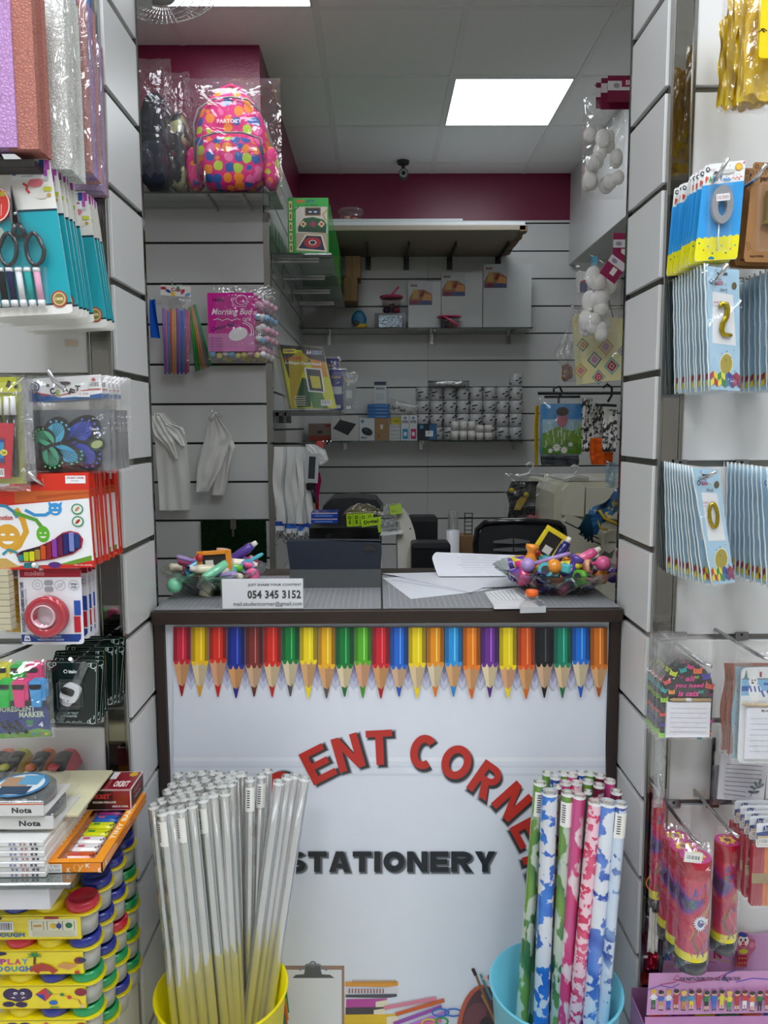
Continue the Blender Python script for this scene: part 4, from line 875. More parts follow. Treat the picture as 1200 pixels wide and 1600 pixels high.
# --- lower side shelf with the card stands
z3 = PY(470, 641, 3.58).z
r, x0, x1, z = shelf(0, 0, 0, 3.58, 4.15, z3 - .008, 'short glass shelf on the column side under the card stands', X0=XC+.014, X1=PY(533, 641, 3.58).x, c='#70807a')
b = B().use('#5a5c5a', 'dull_metal'); b.box(0, x1-x0, .0, .012, -.018, -.001); b.box(.02, .035, 0, .2, -.05, -.001); b.box(.06, .07, 0, .2, -.05, -.001); obj('bracket', b, r)
fr = Fr(433, 536, 526, 640, 3.60)
def stand(seed=0):
    fr.thing('card_stand', 'yellow and green printed sleeve of an L-shaped card stand', 'card stand', 'card stands on the short shelf')
    b = fr.b(); b.prism([(455,638),(525,638),(505,544),(438,538)], -.004, .0, '#d4d81f', 'gloss'); b.up(-.0045)
    b.poly([(441,545),(505,549),(503.5,544),(438,538)], '#23252c'); b.poly([(438,538),(448,539),(470,560),(462,600),(452,590)], '#26352c')
    b.poly([(470,541),(505,544),(509,566),(480,566)], '#2c2e30'); b.poly([(452,560),(470,548),(484,560),(470,590),(462,636),(455,638)], '#b8a422'); b.poly([(462,625),(472,590),(482,592),(486,636),(464,637)], '#17502c'); b.poly([(480,600),(500,606),(512,638),(488,637)], '#2f7a2c'); b.poly([(484,560),(508,566),(512,590),(490,585)], '#d8902a')
    b.rect(444, 545, 463, 552, '#f0e02a'); b.text('KEJEA', 446, 546.5, 461, 550.5, '#1a2a6a', bold=.3); b.text('A4', 479, 547, 487, 554, '#f4e8f0', bold=.6); b.rect(488, 548, 503, 554, '#8fa8c8'); b.text('K-170', 490, 549, 501, 553, '#1a2a4a')
    b.text('L-TYPE', 446, 557, 472, 563, '#c84a3a', bold=.4); b.text('L-Shape Card Stand', 447, 563.5, 502, 569.5, '#f4f2ee', bold=.45, rise=-3)
    b.poly([(482,612),(508,614),(502,576),(476,574)], '#f2f2f2'); b.poly([(484,610),(505,612),(500.5,578),(478.5,576)], '#1e2a26'); b.poly([(488,606),(502,607),(499,588),(484,587)], '#d0c82a'); b.barcode(501, 625, 517, 634, 3)
    for k in range(5): b.line([(460,619+k*3.4),(477,619.5+k*3.4)], .9, '#f4e8d0')
    fr.part('printed_sheet', b)
    b = fr.b(); b.use('#ffffff', 'clear'); b.prism([(454,640),(527,640),(506,542),(437,536)], -.008, -.006); b.use('#f6f6f3', 'clear').prism([(448,640),(456,640),(439,536),(433,537)], -.006, .03); fr.part('acrylic', b)
stand()
fr.root['label'] = 'yellow and green sleeved card stand, front one on the short shelf'
for j in range(1, 5): dup(fr.root, (-.006*j, .03*j, 0), ORD[j] + ' clear card stand behind the yellow sleeved one')
for (a0, a1, a2, a3, c, lab, Yx) in ((510, 560, 529, 638, '#2a2f7c', 'dark blue printed packet behind the card stands', 3.86), (515, 578, 540, 641, '#2c3486', 'blue booklet with white label beside the card stands', 3.80), (537, 584, 556, 642, '#8a9298', 'clear bagged grey card at the end of the short shelf', 3.78)):
    fr = Fr(a0, a1, a2, a3, Yx); fr.thing('packet', lab, 'packet'); b = fr.b(); b.slab(a0, a1, a2, a3, -.006, .0, c, 'gloss'); b.up(-.0065)
    b.rect(a0+4, a1+26, a2-6, a1+38, '#b9c0cc'); b.text('Gold' if c != '#8a9298' else 'Card', a0+3, a1+9, a2-8, a1+13, '#d8b84a'); b.rect(a0+4, a3-8, a2-8, a3-3, '#dddddd'); fr.part('printed_card', b)
    b = fr.b(); b.bag(a0-1, a1-3, a2+3, a3, .008, .006, a0, '#fff', 'film', .004, 6, 10); fr.part('plastic_sleeve', b)
# --- lanyards
YL = 3.40; G = 'white lanyards hanging on the rail'
rl = empty('hook_rail', PY(430, 697, YL)); tag(rl, 'dark rail with hooks above the lanyards', 'rail')
b = B().use('#3a3c3c', 'dull_metal'); xr = PY(512, 697, YL).x - PY(430, 697, YL).x; b.tube([(0, .02, .01), (xr, .02, .01)], .005, 8); b.tube([(0, .02, .01), (-.06, .2, .01)], .005, 8); obj('bar', b, rl)
b = B().use('#c02a20', 'gloss'); b.box(xr-.05, xr-.015, .0, .02, -.01, .02, .003); obj('end_cap', b, rl, None); o['label'] = o.get('label', '') ; del o['label']
for k in range(3):
    b = B().use('#c8caca', 'metal'); x = xr*(.85+.07*k); b.tube([(x, .02, .01), (x+.01, -.05, .008), (x+.02, -.06, .022)], .0022, 6); obj('hook_prong', b, rl)
rnd = random.Random(8)
for k in range(14):
    x = 431 + k*4.0; fr = Fr(x-4, 696, x+10, 846, YL + rnd.uniform(-.025, .02)); dx = rnd.uniform(-4, 3); xb_ = x + dx*.4
    fr.thing('lanyard', 'white ribbon lanyard with a blue band and metal clip, ' + (['leftmost'] + ORD[1:13] + ['rightmost'])[k] + ' in the bunch', 'lanyard', G)
    b = fr.b(); ph = rnd.uniform(0, 6)
    b.use(rnd.choice(('#d8dad8', '#c9ccca', '#e4e5e2')), 'satin'); b.grid(lambda u, v: b.pt(x + 2 + (u-.5)*8 + math.sin(v*7+ph)*1.8 + (xb_-x)*(1-v), 818 - 120*v, .004*math.sin(u*3+v*11+ph)), 3, 14); fr.part('ribbon', b)
    b = fr.b(); yb = 818 + rnd.uniform(-4, 6); b.slab(xb_-2.0, yb, xb_+4.5, yb+6.5, -.003, .003, rnd.choice(('#1c4fb4', '#173a8e', '#2a6fd0')), 'satin'); b.slab(xb_-1.5, yb+7, xb_+4.5, yb+14, -.002, .002, '#eef0f0', 'satin'); fr.part('crimp_band', b)
    b = fr.b(); b.use('#9a9c9c', 'metal').tube([b.pt(xb_+1.5, yb+13), b.pt(xb_+1.5, yb+18), b.pt(xb_-1, yb+23), b.pt(xb_+2, yb+27), b.pt(xb_+4.5, yb+22), b.pt(xb_+2, yb+19)], .0022, 6); fr.part('clip', b)
fr = Fr(474, 695, 515, 790, YL-.03); fr.thing('badge_holder', 'grey plastic badge frame with white strap hanging beside the lanyards', 'badge holder')
b = fr.b(); b.turn(4, 488, 730)
for q_ in ((478, 708, 498, 713), (478, 748, 498, 754), (478, 713, 483, 748), (493, 713, 498, 748)): b.slab(*q_, -.006, .0, '#b9bcbe', 'satin')
b.slab(483, 713, 493, 748, -.001, 0, '#2a2c2e', 'satin'); b.turn(0,0,0); fr.part('frame', b)
b = fr.b(); drape(b, [478, 482, 496, 500], [494, 508, 513, 505], [694, 702, 718, 726], .01, 2, '#dfe1e0', amp=.008, nu=8); fr.part('strap', b)
b = fr.b(); b.slab(479, 754, 493, 766, -.004, .003, '#1b1c1e', 'gloss', 3); b.rod(488, 765, 492, 786, 3, 0, c='#17181a', m='satin'); fr.part('buckle', b)
for a0, a1, a2, a3, c, lab in ((484, 738, 502, 786, '#a01858', 'dark pink speckled strap hanging behind the badge frame'), (482, 700, 500, 800, '#b01a1a', 'red ribbon hanging behind the badge frame')):
    fr = Fr(a0, a1, a2, a3, YL+.03+(.03 if c == '#b01a1a' else 0)); b = fr.b(); mid_ = (a0+a2)/2; drape(b, [mid_, a0+4, a0, a0+5] if c[1] == 'a' else [a2-6, a2-7, a0+11, a2-8], [a2-2, a2, a2-3, a0+12] if c[1] == 'a' else [a2-1, a2-2, a2-2, a2-3], [a1, a1+14, a1+30, a3], 0, 3, c, 'fabric', amp=.005, nu=6); fr.solo('strap', b, lab, 'strap')
# --- big board shelf on the back wall
zB = PY(680, 401, YB-.02).z; yN = 4.55; xL_, xR_ = XC + .02, PY(822, 355, yN).x
r = empty('board_shelf', (xL_, yN, zB)); tag(r, 'broad brown board laid on brackets high on the back wall', 'shelf')
b = B().use('#9a8f80', 'matte'); b.box(0, xR_-xL_, 0, YB-yN-.015, 0, .030, .003); obj('board', b, r)
for px in (575, 635, 703, 779):
    b = B().use('#4c4e50', 'dull_metal'); x = PY(px, 410, 5.2).x - xL_; b.box(x-.004, x+.004, .25, YB-yN-.015, -.035, -.001); b.box(x-.018, x+.018, YB-yN-.03, YB-yN-.014, -.085, -.001); obj('bracket', b, r)
b = B().use('#7a6048', 'matte'); rnd = random.Random(6)
for k in range(8): b.box(xR_-xL_-.02-rnd.uniform(0,.02), xR_-xL_+rnd.uniform(.0,.012), k*.08, k*.08+.07, -.008*rnd.random(), .026)
obj('torn_edge', b, r)
for i, (e0, e1, z0, z1, c, lab) in enumerate(((-.0, .0, .0305, .050, '#cfd3d6', 'white foam board lying on the high brown board'), (0, -.36, .0505, .066, '#bfc5c8', 'shorter grey-white board lying on top of the foam board'))):
    b = B().use(c, 'satin'); b.box(.0, xR_-xL_-.004+e1, .004, .5, z0-.03, z1-.03, .001); o = obj('foam_board', b, None, (xL_, yN, zB+.03)); tag(o, lab, 'board')
# tub on top
p = PY(548, 341, 4.62); root = empty('clear_tub', (p.x, 4.66, zB + .0665)); tag(root, 'round clear lidded tub with small toys on the high boards', 'tub')
b = B().use('#d8d0cc', 'clear'); b.lathe([(.062,0),(.068,.06)], 24); obj('bowl', b, root); b = B().use('#e8e2de', 'clear').lathe([(.073,.058),(.076,.07),(.07,.076),(0,.077)], 24); obj('lid', b, root)
for k, c in enumerate(('#c87a5a', '#b0485a', '#d8b86a', '#c8a090', '#a85a4a')): b = B().use(c, 'gloss').ball((.03*math.cos(k*1.3), .03*math.sin(k*1.3), .02+.006*(k%2)), (.022,.018,.014), 8, 6); obj('small_toy', b, root)
# cardboard boxes under it
for a, lab in (((540, 400, 563, 434), 'upper brown cardboard carton under the high board'), ((537, 434, 558, 470), 'lower brown cardboard carton beside the green boxes')):
    fr = Fr(*a, 4.95); b = fr.b(); b.slab(*a, 0, .2, '#a5835c', 'matte'); b.up(-.0004); b.rect(a[0]+9, a[1], a[0]+11, a[3], '#8f6f4a'); fr.solo('cardboard_carton', b, lab, 'box')
# --- glass shelf with canvases
zc_ = PY(650, 522, YB-.02).z
r, x0, x1, z = shelf(0, 0, 0, 4.95, YB-.015, zc_, 'upper glass shelf on the back wall holding blank canvases', X0=XC+.02, X1=PY(830, 522, 5.0).x)
for px in (514, 675, 796): bracket(r, PY(px, 530, 5.2).x - x0, .02, .28, .07)
ZC = zc_ + .0082
def onshelf(a, Y): return Fr(a[0], a[1], a[2], a[3], Y)
for j, (a, lab, st) in enumerate((((638, 445, 689, 520.5), 'smallest of three white canvases, left end', 1), ((689.5, 431, 754, 520.5), 'middle-sized white canvas between two others', 1), ((754.5, 418, 831, 520.5), 'largest white canvas at the right end of its shelf', 1))):
    fr = onshelf(a, 5.06 + .008*j); fr.thing('canvas', lab, 'canvas', None); fr.root.location.z = ZC
    b = fr.b(); b.slab(*a, 0, .03, '#d4d7d8', 'print'); fr.part('stretched_canvas', b)
    b = fr.b(); b.up(-.0008); x_, y_ = a[0]+1, a[1]+1; b.rect(x_, y_, x_+37, y_+36, '#c6c9cc'); b.rect(x_+2, y_+5, x_+13, y_+7, '#8a3a2a'); b.text('Canvas', x_+2, y_+1.5, x_+14, y_+4.5, '#555')
    b.poly([(x_,y_+36),(x_+36,y_+36),(x_+36,y_+19),(x_+24,y_+12),(x_+8,y_+12),(x_,y_+26)], '#a8704a'); b.poly([(x_+5,y_+26),(x_+15,y_+26),(x_+15,y_+13),(x_+7,y_+11)], '#c8a05a'); b.poly([(x_+16,y_+22),(x_+28,y_+26),(x_+22,y_+12)], '#8a2c20'); b.poly([(x_+20,y_+28),(x_+35,y_+30),(x_+35,y_+20),(x_+24,y_+18)], '#d89a60'); b.rect(x_+1, y_+29, x_+36, y_+36, '#5a5a78'); b.ell(x_+9, y_+32, 5, 3, '#9a2a3a', 10); b.ell(x_+27, y_+32, 4, 3, '#3a5a9a', 10)
    fr.part('picture_label', b)
def tub(a, Y, base_z, lab, cnt, lidc='#c83a6a'):
    fr = Fr(*a, Y); p = fr.loc((a[0]+a[2])/2, a[3]); w2 = fr.w/2; h = fr.h; root = empty('slime_tub', (fr.o.x + p[0], Y, base_z)); tag(root, lab, 'tub')
    b = B().use('#cdb8be', 'clear').lathe([(w2*.72,0),(w2*.86,h*.60)], 20); obj('bowl', b, root); b = B().use(lidc, 'gloss').lathe([(w2*.95,h*.58),(w2,h*.60),(w2,h*.66),(w2*.9,h*.68),(0,h*.685)], 20); obj('lid', b, root)
    b = B().use('#e04a86', 'gloss').tube([(w2*.0,-w2*.3,h*.70),(w2*.3,-w2*.3,h*.85),(w2*.6,-w2*.3,h*1.0)], [.005,.006,.008], 6) if cnt == 0 else B().use('#d8427c', 'gloss').tube([(-w2*.5,-w2*.95,h*.6),(.0,-w2*1.05,h*.35),(w2*.8,-w2*.9,h*.05)], .006, 6); obj('handle', b, root)
    for k, c in enumerate(('#b02a50', '#e0508a', '#3a2a5a', '#5a3a40')): b = B().use(c, 'gloss').ball((w2*.4*math.cos(k*1.6), w2*.4*math.sin(k*1.6), h*(.14+.1*(k%2))), w2*.3, 8, 6); obj('filling', b, root)
fr = Fr(585, 495.5, 634, 520.5, 5.04); fr.thing('radio_box', 'black box with a shiny clear window under the pink tub', 'box'); fr.root.location.z = ZC
b = fr.b(); b.slab(585, 495, 634, 520.5, 0, .12, '#17181a', 'gloss', 2); fr.part('casing', b); b = fr.b(); b.slab(592, 498.5, 628, 517, -.003, -.0005, '#7f8a94', 'foil', 2); fr.part('window_pane', b)
hb = fr.h
tub((593, 454, 630, 495), 5.08, ZC + hb + .003, 'pink-lidded clear tub standing on the black box', 0); tub((682, 493, 721, 520), 4.985, ZC, 'small pink-lidded tub in front of the middle canvas', 1)
fr = Fr(549, 490, 574, 521, 5.05); fr.thing('helmet_toy', 'small blue bag-like toy with yellow lower edge on the glass shelf', 'toy'); fr.root.location.z = ZC
b = fr.b(); b.use('#1f7fae', 'satin'); body(b, loop(561, 504, 12, 13.5, 2.4, 18, .7), -.03, .04, 0); fr.part('shell', b); b = fr.b(); b.use('#c8a82a', 'satin'); body(b, loop(564, 516, 10, 4.5, 2.5, 14), -.036, .02, 0); b.use('#3a3a38'); body(b, loop(557, 512, 5, 5, 2.2, 12), -.040, -.01, 0); fr.part('lower_rim', b)
# --- lower glass shelf: boxes and receipt rolls
zd = PY(650, 689, YB-.02).z
r, x0, x1, z = shelf(0, 0, 0, 4.93, YB-.015, zd, 'lower glass shelf on the back wall packed with printer supplies', X0=XC+.02, X1=PY(832, 689, 5.0).x)
for px in (539, 658, 805): bracket(r, PY(px, 695, 5.2).x - x0, .02, .3, .06)
ZD = zd + .0082
def carton(a, Y, c, lab, dec=None, dep=.10, base=None, m='print', name='carton_box', cat='box', group=None, up=0):
    fr = Fr(*a, Y); fr.thing(name, lab, cat, group); fr.root.location.z = (ZD if base is None else base) + up
    b = fr.b(); b.slab(*a, 0, dep, c, m); fr.part('carton', b)
    if dec: b = fr.b(); b.up(-.0008); dec(b, *a); fr.part('printed_front', b)
    return fr
def d1(b, x0, y0, x1, y1): b.rect(x0, y1-8, x1, y1, '#8a3420'); b.rect(x0+14, y0+11, x0+22, y0+16, '#2a2a2a'); b.text('Canon', x0+3, y0+3, x0+12, y0+6, '#8a2018'); b.rect(x1-9, y0+1, x1-1, y0+6, '#8a3420')
def d2(b, x0, y0, x1, y1): b.poly([(x0+3,y0+19),(x0+26,y0+30),(x1-4,y0+12),(x0+14,y0+5)], '#22262b'); b.line([(x0+16,y0+6),(x0+14,y0+2)], .8, '#22262b'); b.text('mouse pad', x0+3, y1-4, x0+14, y1-2, '#666')
def d3(b, x0, y0, x1, y1): b.ell(x0+12, y0+21, 9, 6, '#15171a', 16, turn=25); b.ell(x0+10, y0+18, 4, 2, '#3a3d42', 10, turn=25); b.ell(x0+5, y0+5, 2.6, 2.6, '#4a8ab8', 12); b.text('M2.0', x0+3, y1-6, x0+12, y1-3, '#333', bold=.3)
def d4(b, x0, y0, x1, y1): b.rect(x0+9, y0+10, x0+13, y0+17, '#d8d4cc'); b.ring(x0+6, y0+28, 3, 3, .6, '#5a4024'); b.line([(x0+6,y0+25),(x0+6,y0+31)], .6, '#5a4024')
carton((482, 661, 517, 688), 5.05, '#77665c', 'brown box with a rust band at the left end of the shelf', d1, .14); carton((517.5, 650, 560.5, 688), 5.02, '#c3c4c0', 'white box picturing a black mouse pad', d2, .12)
carton((561.5, 653, 585, 688), 5.03, '#cdd2d6', 'white box picturing a black computer mouse', d3, .1); carton((585.5, 653, 607.5, 688), 5.03, '#96754c', 'plain brown box with a small white label', d4, .1)
hh = PY(600, 663.5, 5.03).z - PY(600, 669.6, 5.03).z
for k in range(4): carton((608.5, 663.5+k*6.15, 626, 669.4+k*6.15), 5.03, '#c7c9c8', ['topmost', 'second', 'third', 'lowest'][k] + ' small white carton in the stack beside the cyan ink box', lambda b, x0, y0, x1, y1: b.line([(x0+2, y0+3), (x1-3, y0+3)], .8, '#7a7c80'), .1, ZD + (3-k)*(hh+.0004))
carton((611, 652, 626, 663), 5.04, '#cdbd24', 'small yellow carton on the stack of white cartons', lambda b, x0, y0, x1, y1: b.line([(x0+3,y0+6),(x1-3,y0+6)], 1, '#6a6414'), .09, ZD + 4*(hh+.0006))
h35 = PY(600, 653, 5.03).z - PY(600, 688, 5.03).z; hb4 = PY(600, 631, 5.03).z - PY(600, 636.4, 5.03).z
for k in range(4): carton((574+k*.4, 631+k*5.4, 610.5-k*.4, 636.2+k*5.4), 5.03, '#1763a8', ['topmost', 'second', 'third', 'lowest'][k] + ' flat bright blue box stacked on the mouse box', lambda b, x0, y0, x1, y1: b.line([(x0+12, y0+3), (x1-5, y0+3)], .9, '#8ac0e8'), .12, ZD + h35 + .001 + (3-k)*(hb4+.0003))
carton((585, 596, 603.5, 630.5), 5.05, '#c4ccd0', 'tall white and navy ink box on the blue boxes', lambda b, x0, y0, x1, y1: (b.rect(x0, y0, x1, y0+5.5, '#1f2550'), b.text('EPSON', x0+3, y0+9, x1-3, y0+12.5, '#333', bold=.25), [b.line([(x0+2, y0+20+k*2.6), (x1-4, y0+20+k*2.6)], .6, '#7a8890') for k in range(4)]), .08, ZD + h35 + 4*(hb4+.0005) + .002)
def ink(c): return lambda b, x0, y0, x1, y1: (b.rect(x0, y0+20, x1, y1, '#c8d4da'), b.rect(x0+2, y0+21, x1-2, y1-2, c), b.rect(x0+4, y0+26, x1-4, y1-7, '#dfe8ec'), b.ell((x0+x1)/2, y0+4, 2.2, 2.2, '#5a7a9a', 10), b.text('GT52', x0+1.5, y0+8, x1-1.5, y0+12, '#2a2e32', bold=.3))
carton((627, 649, 639.3, 688), 5.01, '#ccd0d4', 'tall white ink box with a cyan lower half', ink('#1d86b4'), .05); carton((639.9, 649, 652, 688), 5.01, '#ccd0d4', 'tall white ink box with a magenta lower half', ink('#b8205a'), .05)
carton((652.8, 662, 682.5, 688), 4.99, '#18202c', 'dark ink cartridge box with blue side and white label', lambda b, x0, y0, x1, y1: (b.rect(x0+18, y0+1, x1, y1-1, '#2a628c'), b.ell(x0+6, y0+5, 3, 3, '#3a90c8', 12), b.rect(x0+12, y0+11, x0+24, y0+20, '#e4e8ea'), b.text('21', x0+15, y0+12, x0+20, y0+16, '#333')), .06)
fr = Fr(610, 625, 652, 652, 5.03); fr.thing('cable_bag', 'clear bag with dark lettering leaning over the ink boxes', 'bag'); b = fr.b(); b.turn(14, 630, 640); b.bag(608, 628, 652, 652, .02, .01, 7, '#d8d8d6', 'film_milky', .01, 10, 8); b.turn(0,0,0); fr.part('plastic_bag', b)
b = fr.b(); b.turn(14, 630, 640); b.up(-.026); b.text('StarTech', 611, 638, 634, 644, '#222', bold=.35); b.text('.com', 635, 639.5, 645, 644, '#222'); b.turn(0,0,0); fr.part('lettering', b)
# wrapped receipt rolls
def wrapped(name, cx, Y, zb, r, h, lab, group, white=False, seed=0):
    root = empty(name, (cx, Y, zb)); b = B()
    if white:
        b.use('#cfcdc8', 'print').lathe([(0,0),(r,0),(r,h-.001),(r*.35,h-.001)], 16, cap=False); obj('paper_coil', b, root); b = B().use('#8a8478', 'matte').lathe([(r*.35,h-.01),(r*.35,h-.001),(r*.28,h-.001)], 10, cap=False); obj('core', b, root)
    else:
        b.use('#b9babb', 'film_wrap').lathe([(0,0),(r*.9,.0),(r,h*.05),(r,h*.95),(r*.85,h-.001),(0,h-.001)], 16, cap=False); obj('wrapping', b, root)
        rnd_ = random.Random(seed); b = B().use('#232326', 'print')
        for k in range(7):
            a = RAD(-175 + rnd_.uniform(0, 170)); z_ = h*rnd_.uniform(.1, .85); ids = []
            for j in range(3): aa = a + j*.22; ids.append((b._v((r*1.02*math.cos(aa), r*1.02*math.sin(aa), z_+j*.002)), b._v((r*1.02*math.cos(aa), r*1.02*math.sin(aa), z_+h*.10+j*.002))))
            for p_, q_ in zip(ids, ids[1:]): b.face([p_[0], q_[0], q_[1], p_[1]])
        obj('printed_pattern', b, root)
    return tag(root, lab, 'paper roll', group)
opaque('film_wrap', .3, metal=.04, bump=(60, .8, .006), amt=.12, scale=60)
protos = []; tops = (603, 603, 603, 603, 603, 603, 603, 597); colx = (655.5, 685, 710, 735.5, 760, 782, 802.5, 820.5)
xa_ = [PY(660 + 20.6*k + (1 if k else 0), 640, 5.08).x for k in range(8)]; rr_ = (xa_[1]-xa_[0])/2*.97; hz = (PY(700, 605, 5.08).z - ZD)/4
rowl = ['bottom', 'second', 'third', 'top']
for k in range(8):
    for j in range(4):
        if k == 0 and j == 0: continue
        lab = 'foil-wrapped receipt roll, ' + ['leftmost', 'second', 'third', 'fourth', 'fifth', 'sixth', 'seventh', 'rightmost'][k] + ' column, ' + rowl[j] + ' row'
        loc = (xa_[k] + (.0 if j % 2 else .002), 5.08, ZD + hz*j)
        if len(protos) < 4: protos.append(wrapped('receipt_roll', loc[0], loc[1], loc[2], rr_, hz*.985, lab, 'wrapped receipt rolls on the lower glass shelf', seed=k*5+j))
        else: o = dup(protos[(k*3+j) % 4], label=lab); o.location = loc
o = dup(protos[1], label='foil-wrapped receipt roll lying on top at the right end'); o.location = (xa_[7], 5.08, ZD + hz*4)
hw = (PY(700, 658, 4.98).z - PY(700, 688, 4.98).z)/2; rw = (PY(712, 640, 4.98).x - PY(700, 640, 4.98).x)/2
wl = []
for k, (px, n) in enumerate(((711, 3), (724, 3), (737, 3), (750, 2), (763.5, 2))):
    for j in range(2):
        h_ = hw * (1 if n == 3 else .8); wl.append(wrapped('white_paper_roll', PY(px, 640, 4.97).x, 4.97, ZD + h_*j, rw, h_*.98, 'bare white till roll, ' + ['leftmost', 'second', 'third', 'fourth', 'rightmost'][k] + ' pair, ' + ('lower' if j == 0 else 'upper'), 'bare white till rolls', True))
for k in range(1): pass
fr = Fr(670, 594, 732, 603, 5.04); b = fr.b(); b.use('#b8babc', 'foil').bag(669, 594, 733, 604, .04, .05, 4, '#c0c2c4', 'foil', .01, 14, 5); o = fr.solo('foil_packet', b, 'flat silver foil packet lying on the receipt rolls', 'packet'); o.location.z = ZD + hz*4 + .004
# --- security camera
p = PY(630, 277, 5.0); root = empty('security_camera', (p.x, 5.0, CEIL)); tag(root, 'small dark dome-necked security camera under the ceiling', 'security camera')
b = B().use('#3a3c40', 'satin').lathe([(0,-.02),(.035,-.018),(.04,0),(0,0)], 18); obj('ceiling_mount', b, root); b = B().use('#3a3c40', 'satin').tube([(0,0,-.018),(0,0,-.06)], .012, 10); obj('neck', b, root)
b = B().use('#44464a', 'satin').tube([(0,.05,-.075),(0,-.045,-.085)], .03, 16); obj('housing', b, root); b = B().use('#8a8e92', 'metal').tube([(0,-.0455,-.085),(0,-.049,-.0854)], .024, 16); b.use('#0c0d10', 'gloss').tube([(0,-.049,-.0854),(0,-.052,-.0856)], .013, 14); obj('lens', b, root)
def DP(Y, z=.80):
    lo, hi = 700., 2600.
    for _ in range(30):
        m = (lo+hi)/2
        if PY(700, m, Y).z > z: lo = m
        else: hi = m
    return lo
# ================================================================ right side of the alcove
def foam_ball(fr, n, box_, y, seed, rpx, c='#efeeea'):
    rnd = random.Random(seed)
    for k in range(n):
        b = fr.b(); b.use(c, 'cotton').ball(fr.loc(rnd.uniform(box_[0], box_[2]), rnd.uniform(box_[1], box_[3]), y + rnd.uniform(-.03, .03)), (rpx*fr.k*rnd.uniform(.8, 1.1), rpx*fr.k*.8, rpx*fr.k*rnd.uniform(.9, 1.3)), 12, 9); fr.part('foam_egg', b)
Y1 = 2.35
fr = Fr(905, 135, 985, 314, Y1); fr.thing('foam_shape_bag', 'upper clear bag of white foam eggs with maroon header cards', 'craft bag')
foam_ball(fr, 16, (920, 205, 968, 292), .0, 3, 12); b = fr.b(); b.bag(908, 145, 978, 312, .06, .05, 21, '#ffffff', 'film', .012, 14, 20); fr.part('plastic_bag', b)
for k, (x0, y0, dx) in enumerate(((921, 141, 0), (927, 137, 0), (933, 140, 0))):
    b = fr.b(); q_ = -.05-.012*k if k < 2 else -.09; b.slab(x0, y0, 985, y0+39+(8 if k == 1 else 0), q_, q_+.001, '#6f1236', 'print'); b.up(q_-.001); b.rect(x0, y0+8, 985, y0+22, '#c9c4c6'); b.rect(x0+22, y0+5, 985, y0+17, '#86183f'); b.text('Sbiu', x0+28, y0+7, x0+44, y0+14, '#f0dce4', bold=.3); b.ell(x0+14, y0+15, 5, 4, '#8f8a8c', 12); b.text('S', x0+40, y0+26, x0+45, y0+33, '#f0dce4', bold=.3)
    fr.part('header_card', b)
fr = Fr(893, 372, 976, 560, Y1 + .05); fr.thing('foam_shape_bag', 'lower clear bag crammed with large white foam eggs', 'craft bag')
foam_ball(fr, 13, (912, 432, 962, 505), .0, 8, 14); foam_ball(fr, 5, (915, 505, 960, 525), .0, 9, 11); b = fr.b(); b.bag(896, 410, 972, 560, .06, .04, 22, '#ffffff', 'film', .012, 14, 18); fr.part('plastic_bag', b)
for k, (x0, y0, r_) in enumerate(((946, 373, 0), (935, 402, 35))):
    b = fr.b(); b.turn(r_, x0+14, y0+20); q_ = -.07-.01*k; b.slab(x0, y0, x0+30, y0+44, q_, q_+.001, '#8c1c4c', 'print'); b.up(q_-.001); b.rect(x0, y0+10, x0+30, y0+22, '#cfc8cc'); b.rect(x0+13, y0+24, x0+21, y0+36, '#e0dcd6'); b.ell(x0+9, y0+16, 5, 3.5, '#8f8a9c', 10); b.turn(0,0,0); fr.part('header_card', b)
fr = Fr(902, 488, 974, 600, Y1 + .16); fr.thing('gift_bag', 'pale yellow gift bag with painted pink and green diamonds', 'gift bag')
b = fr.b(); b.prism([(907,601),(974,594),(974,500),(897,492)], -.03, .05, '#ebe6ae', 'gloss'); b.up(-.0305)
def diamond(cx, cy, s_, c1, c2, c3):
    for f, c in ((1, c1), (.76, '#e9e2c4'), (.66, c2), (.34, c3), (.2, c2)): b.poly([(cx-s_*f, cy+1), (cx+1, cy+s_*f*1.1), (cx+s_*f, cy-1), (cx-1, cy-s_*f*1.1)], c)
for a in ((925, 563, 12, '#3a7f72', '#d4a3b4', '#6a6a9a'), (943, 543, 13, '#c9a84a', '#d8a8b8', '#8a6a9a'), (953, 573, 13, '#8ab8b8', '#b03a5a', '#d8c8a8'), (903, 580, 11, '#c9a84a', '#d8a8a0', '#c86a5a'), (932, 590, 11, '#7ab0a8', '#c8405a', '#e0c8b0'), (905, 540, 10, '#2f7f6a', '#d8a878', '#a86a4a'), (901, 504, 9, '#c9a84a', '#a8a4b0', '#d8c8d8'), (970, 550, 9, '#7ab0a8', '#d8a8b8', '#8a6a9a')): diamond(*a)
fr.part('printed_front', b); b = fr.b(); b.up(0); b.use('#7a6a5a', 'fabric').tube([b.pt(920,497,-.02), b.pt(930,470,-.03), b.pt(945,470,-.03), b.pt(955,499,-.02)], .002, 5); fr.part('handle', b)
fr = Fr(862, 478, 905, 600, Y1 + .35); fr.thing('craft_bag', 'crinkled clear bag with brown beads behind the gift bag', 'craft bag')
for k in range(5): b = fr.b(); b.use('#8f5426', 'gloss').ball(fr.loc(885+(k%2)*6, 574+k*4, 0), .014, 10, 7); fr.part('bead', b)
b = fr.b(); b.use('#fff', 'film_milky'); drape(b, [893, 884, 870, 864, 878, 880], [905, 905, 903, 902, 902, 902], [484, 510, 540, 556, 575, 598], -.02, 3, '#c9cacc', 'film_milky', amp=.03, nu=12); fr.part('plastic_bag', b)
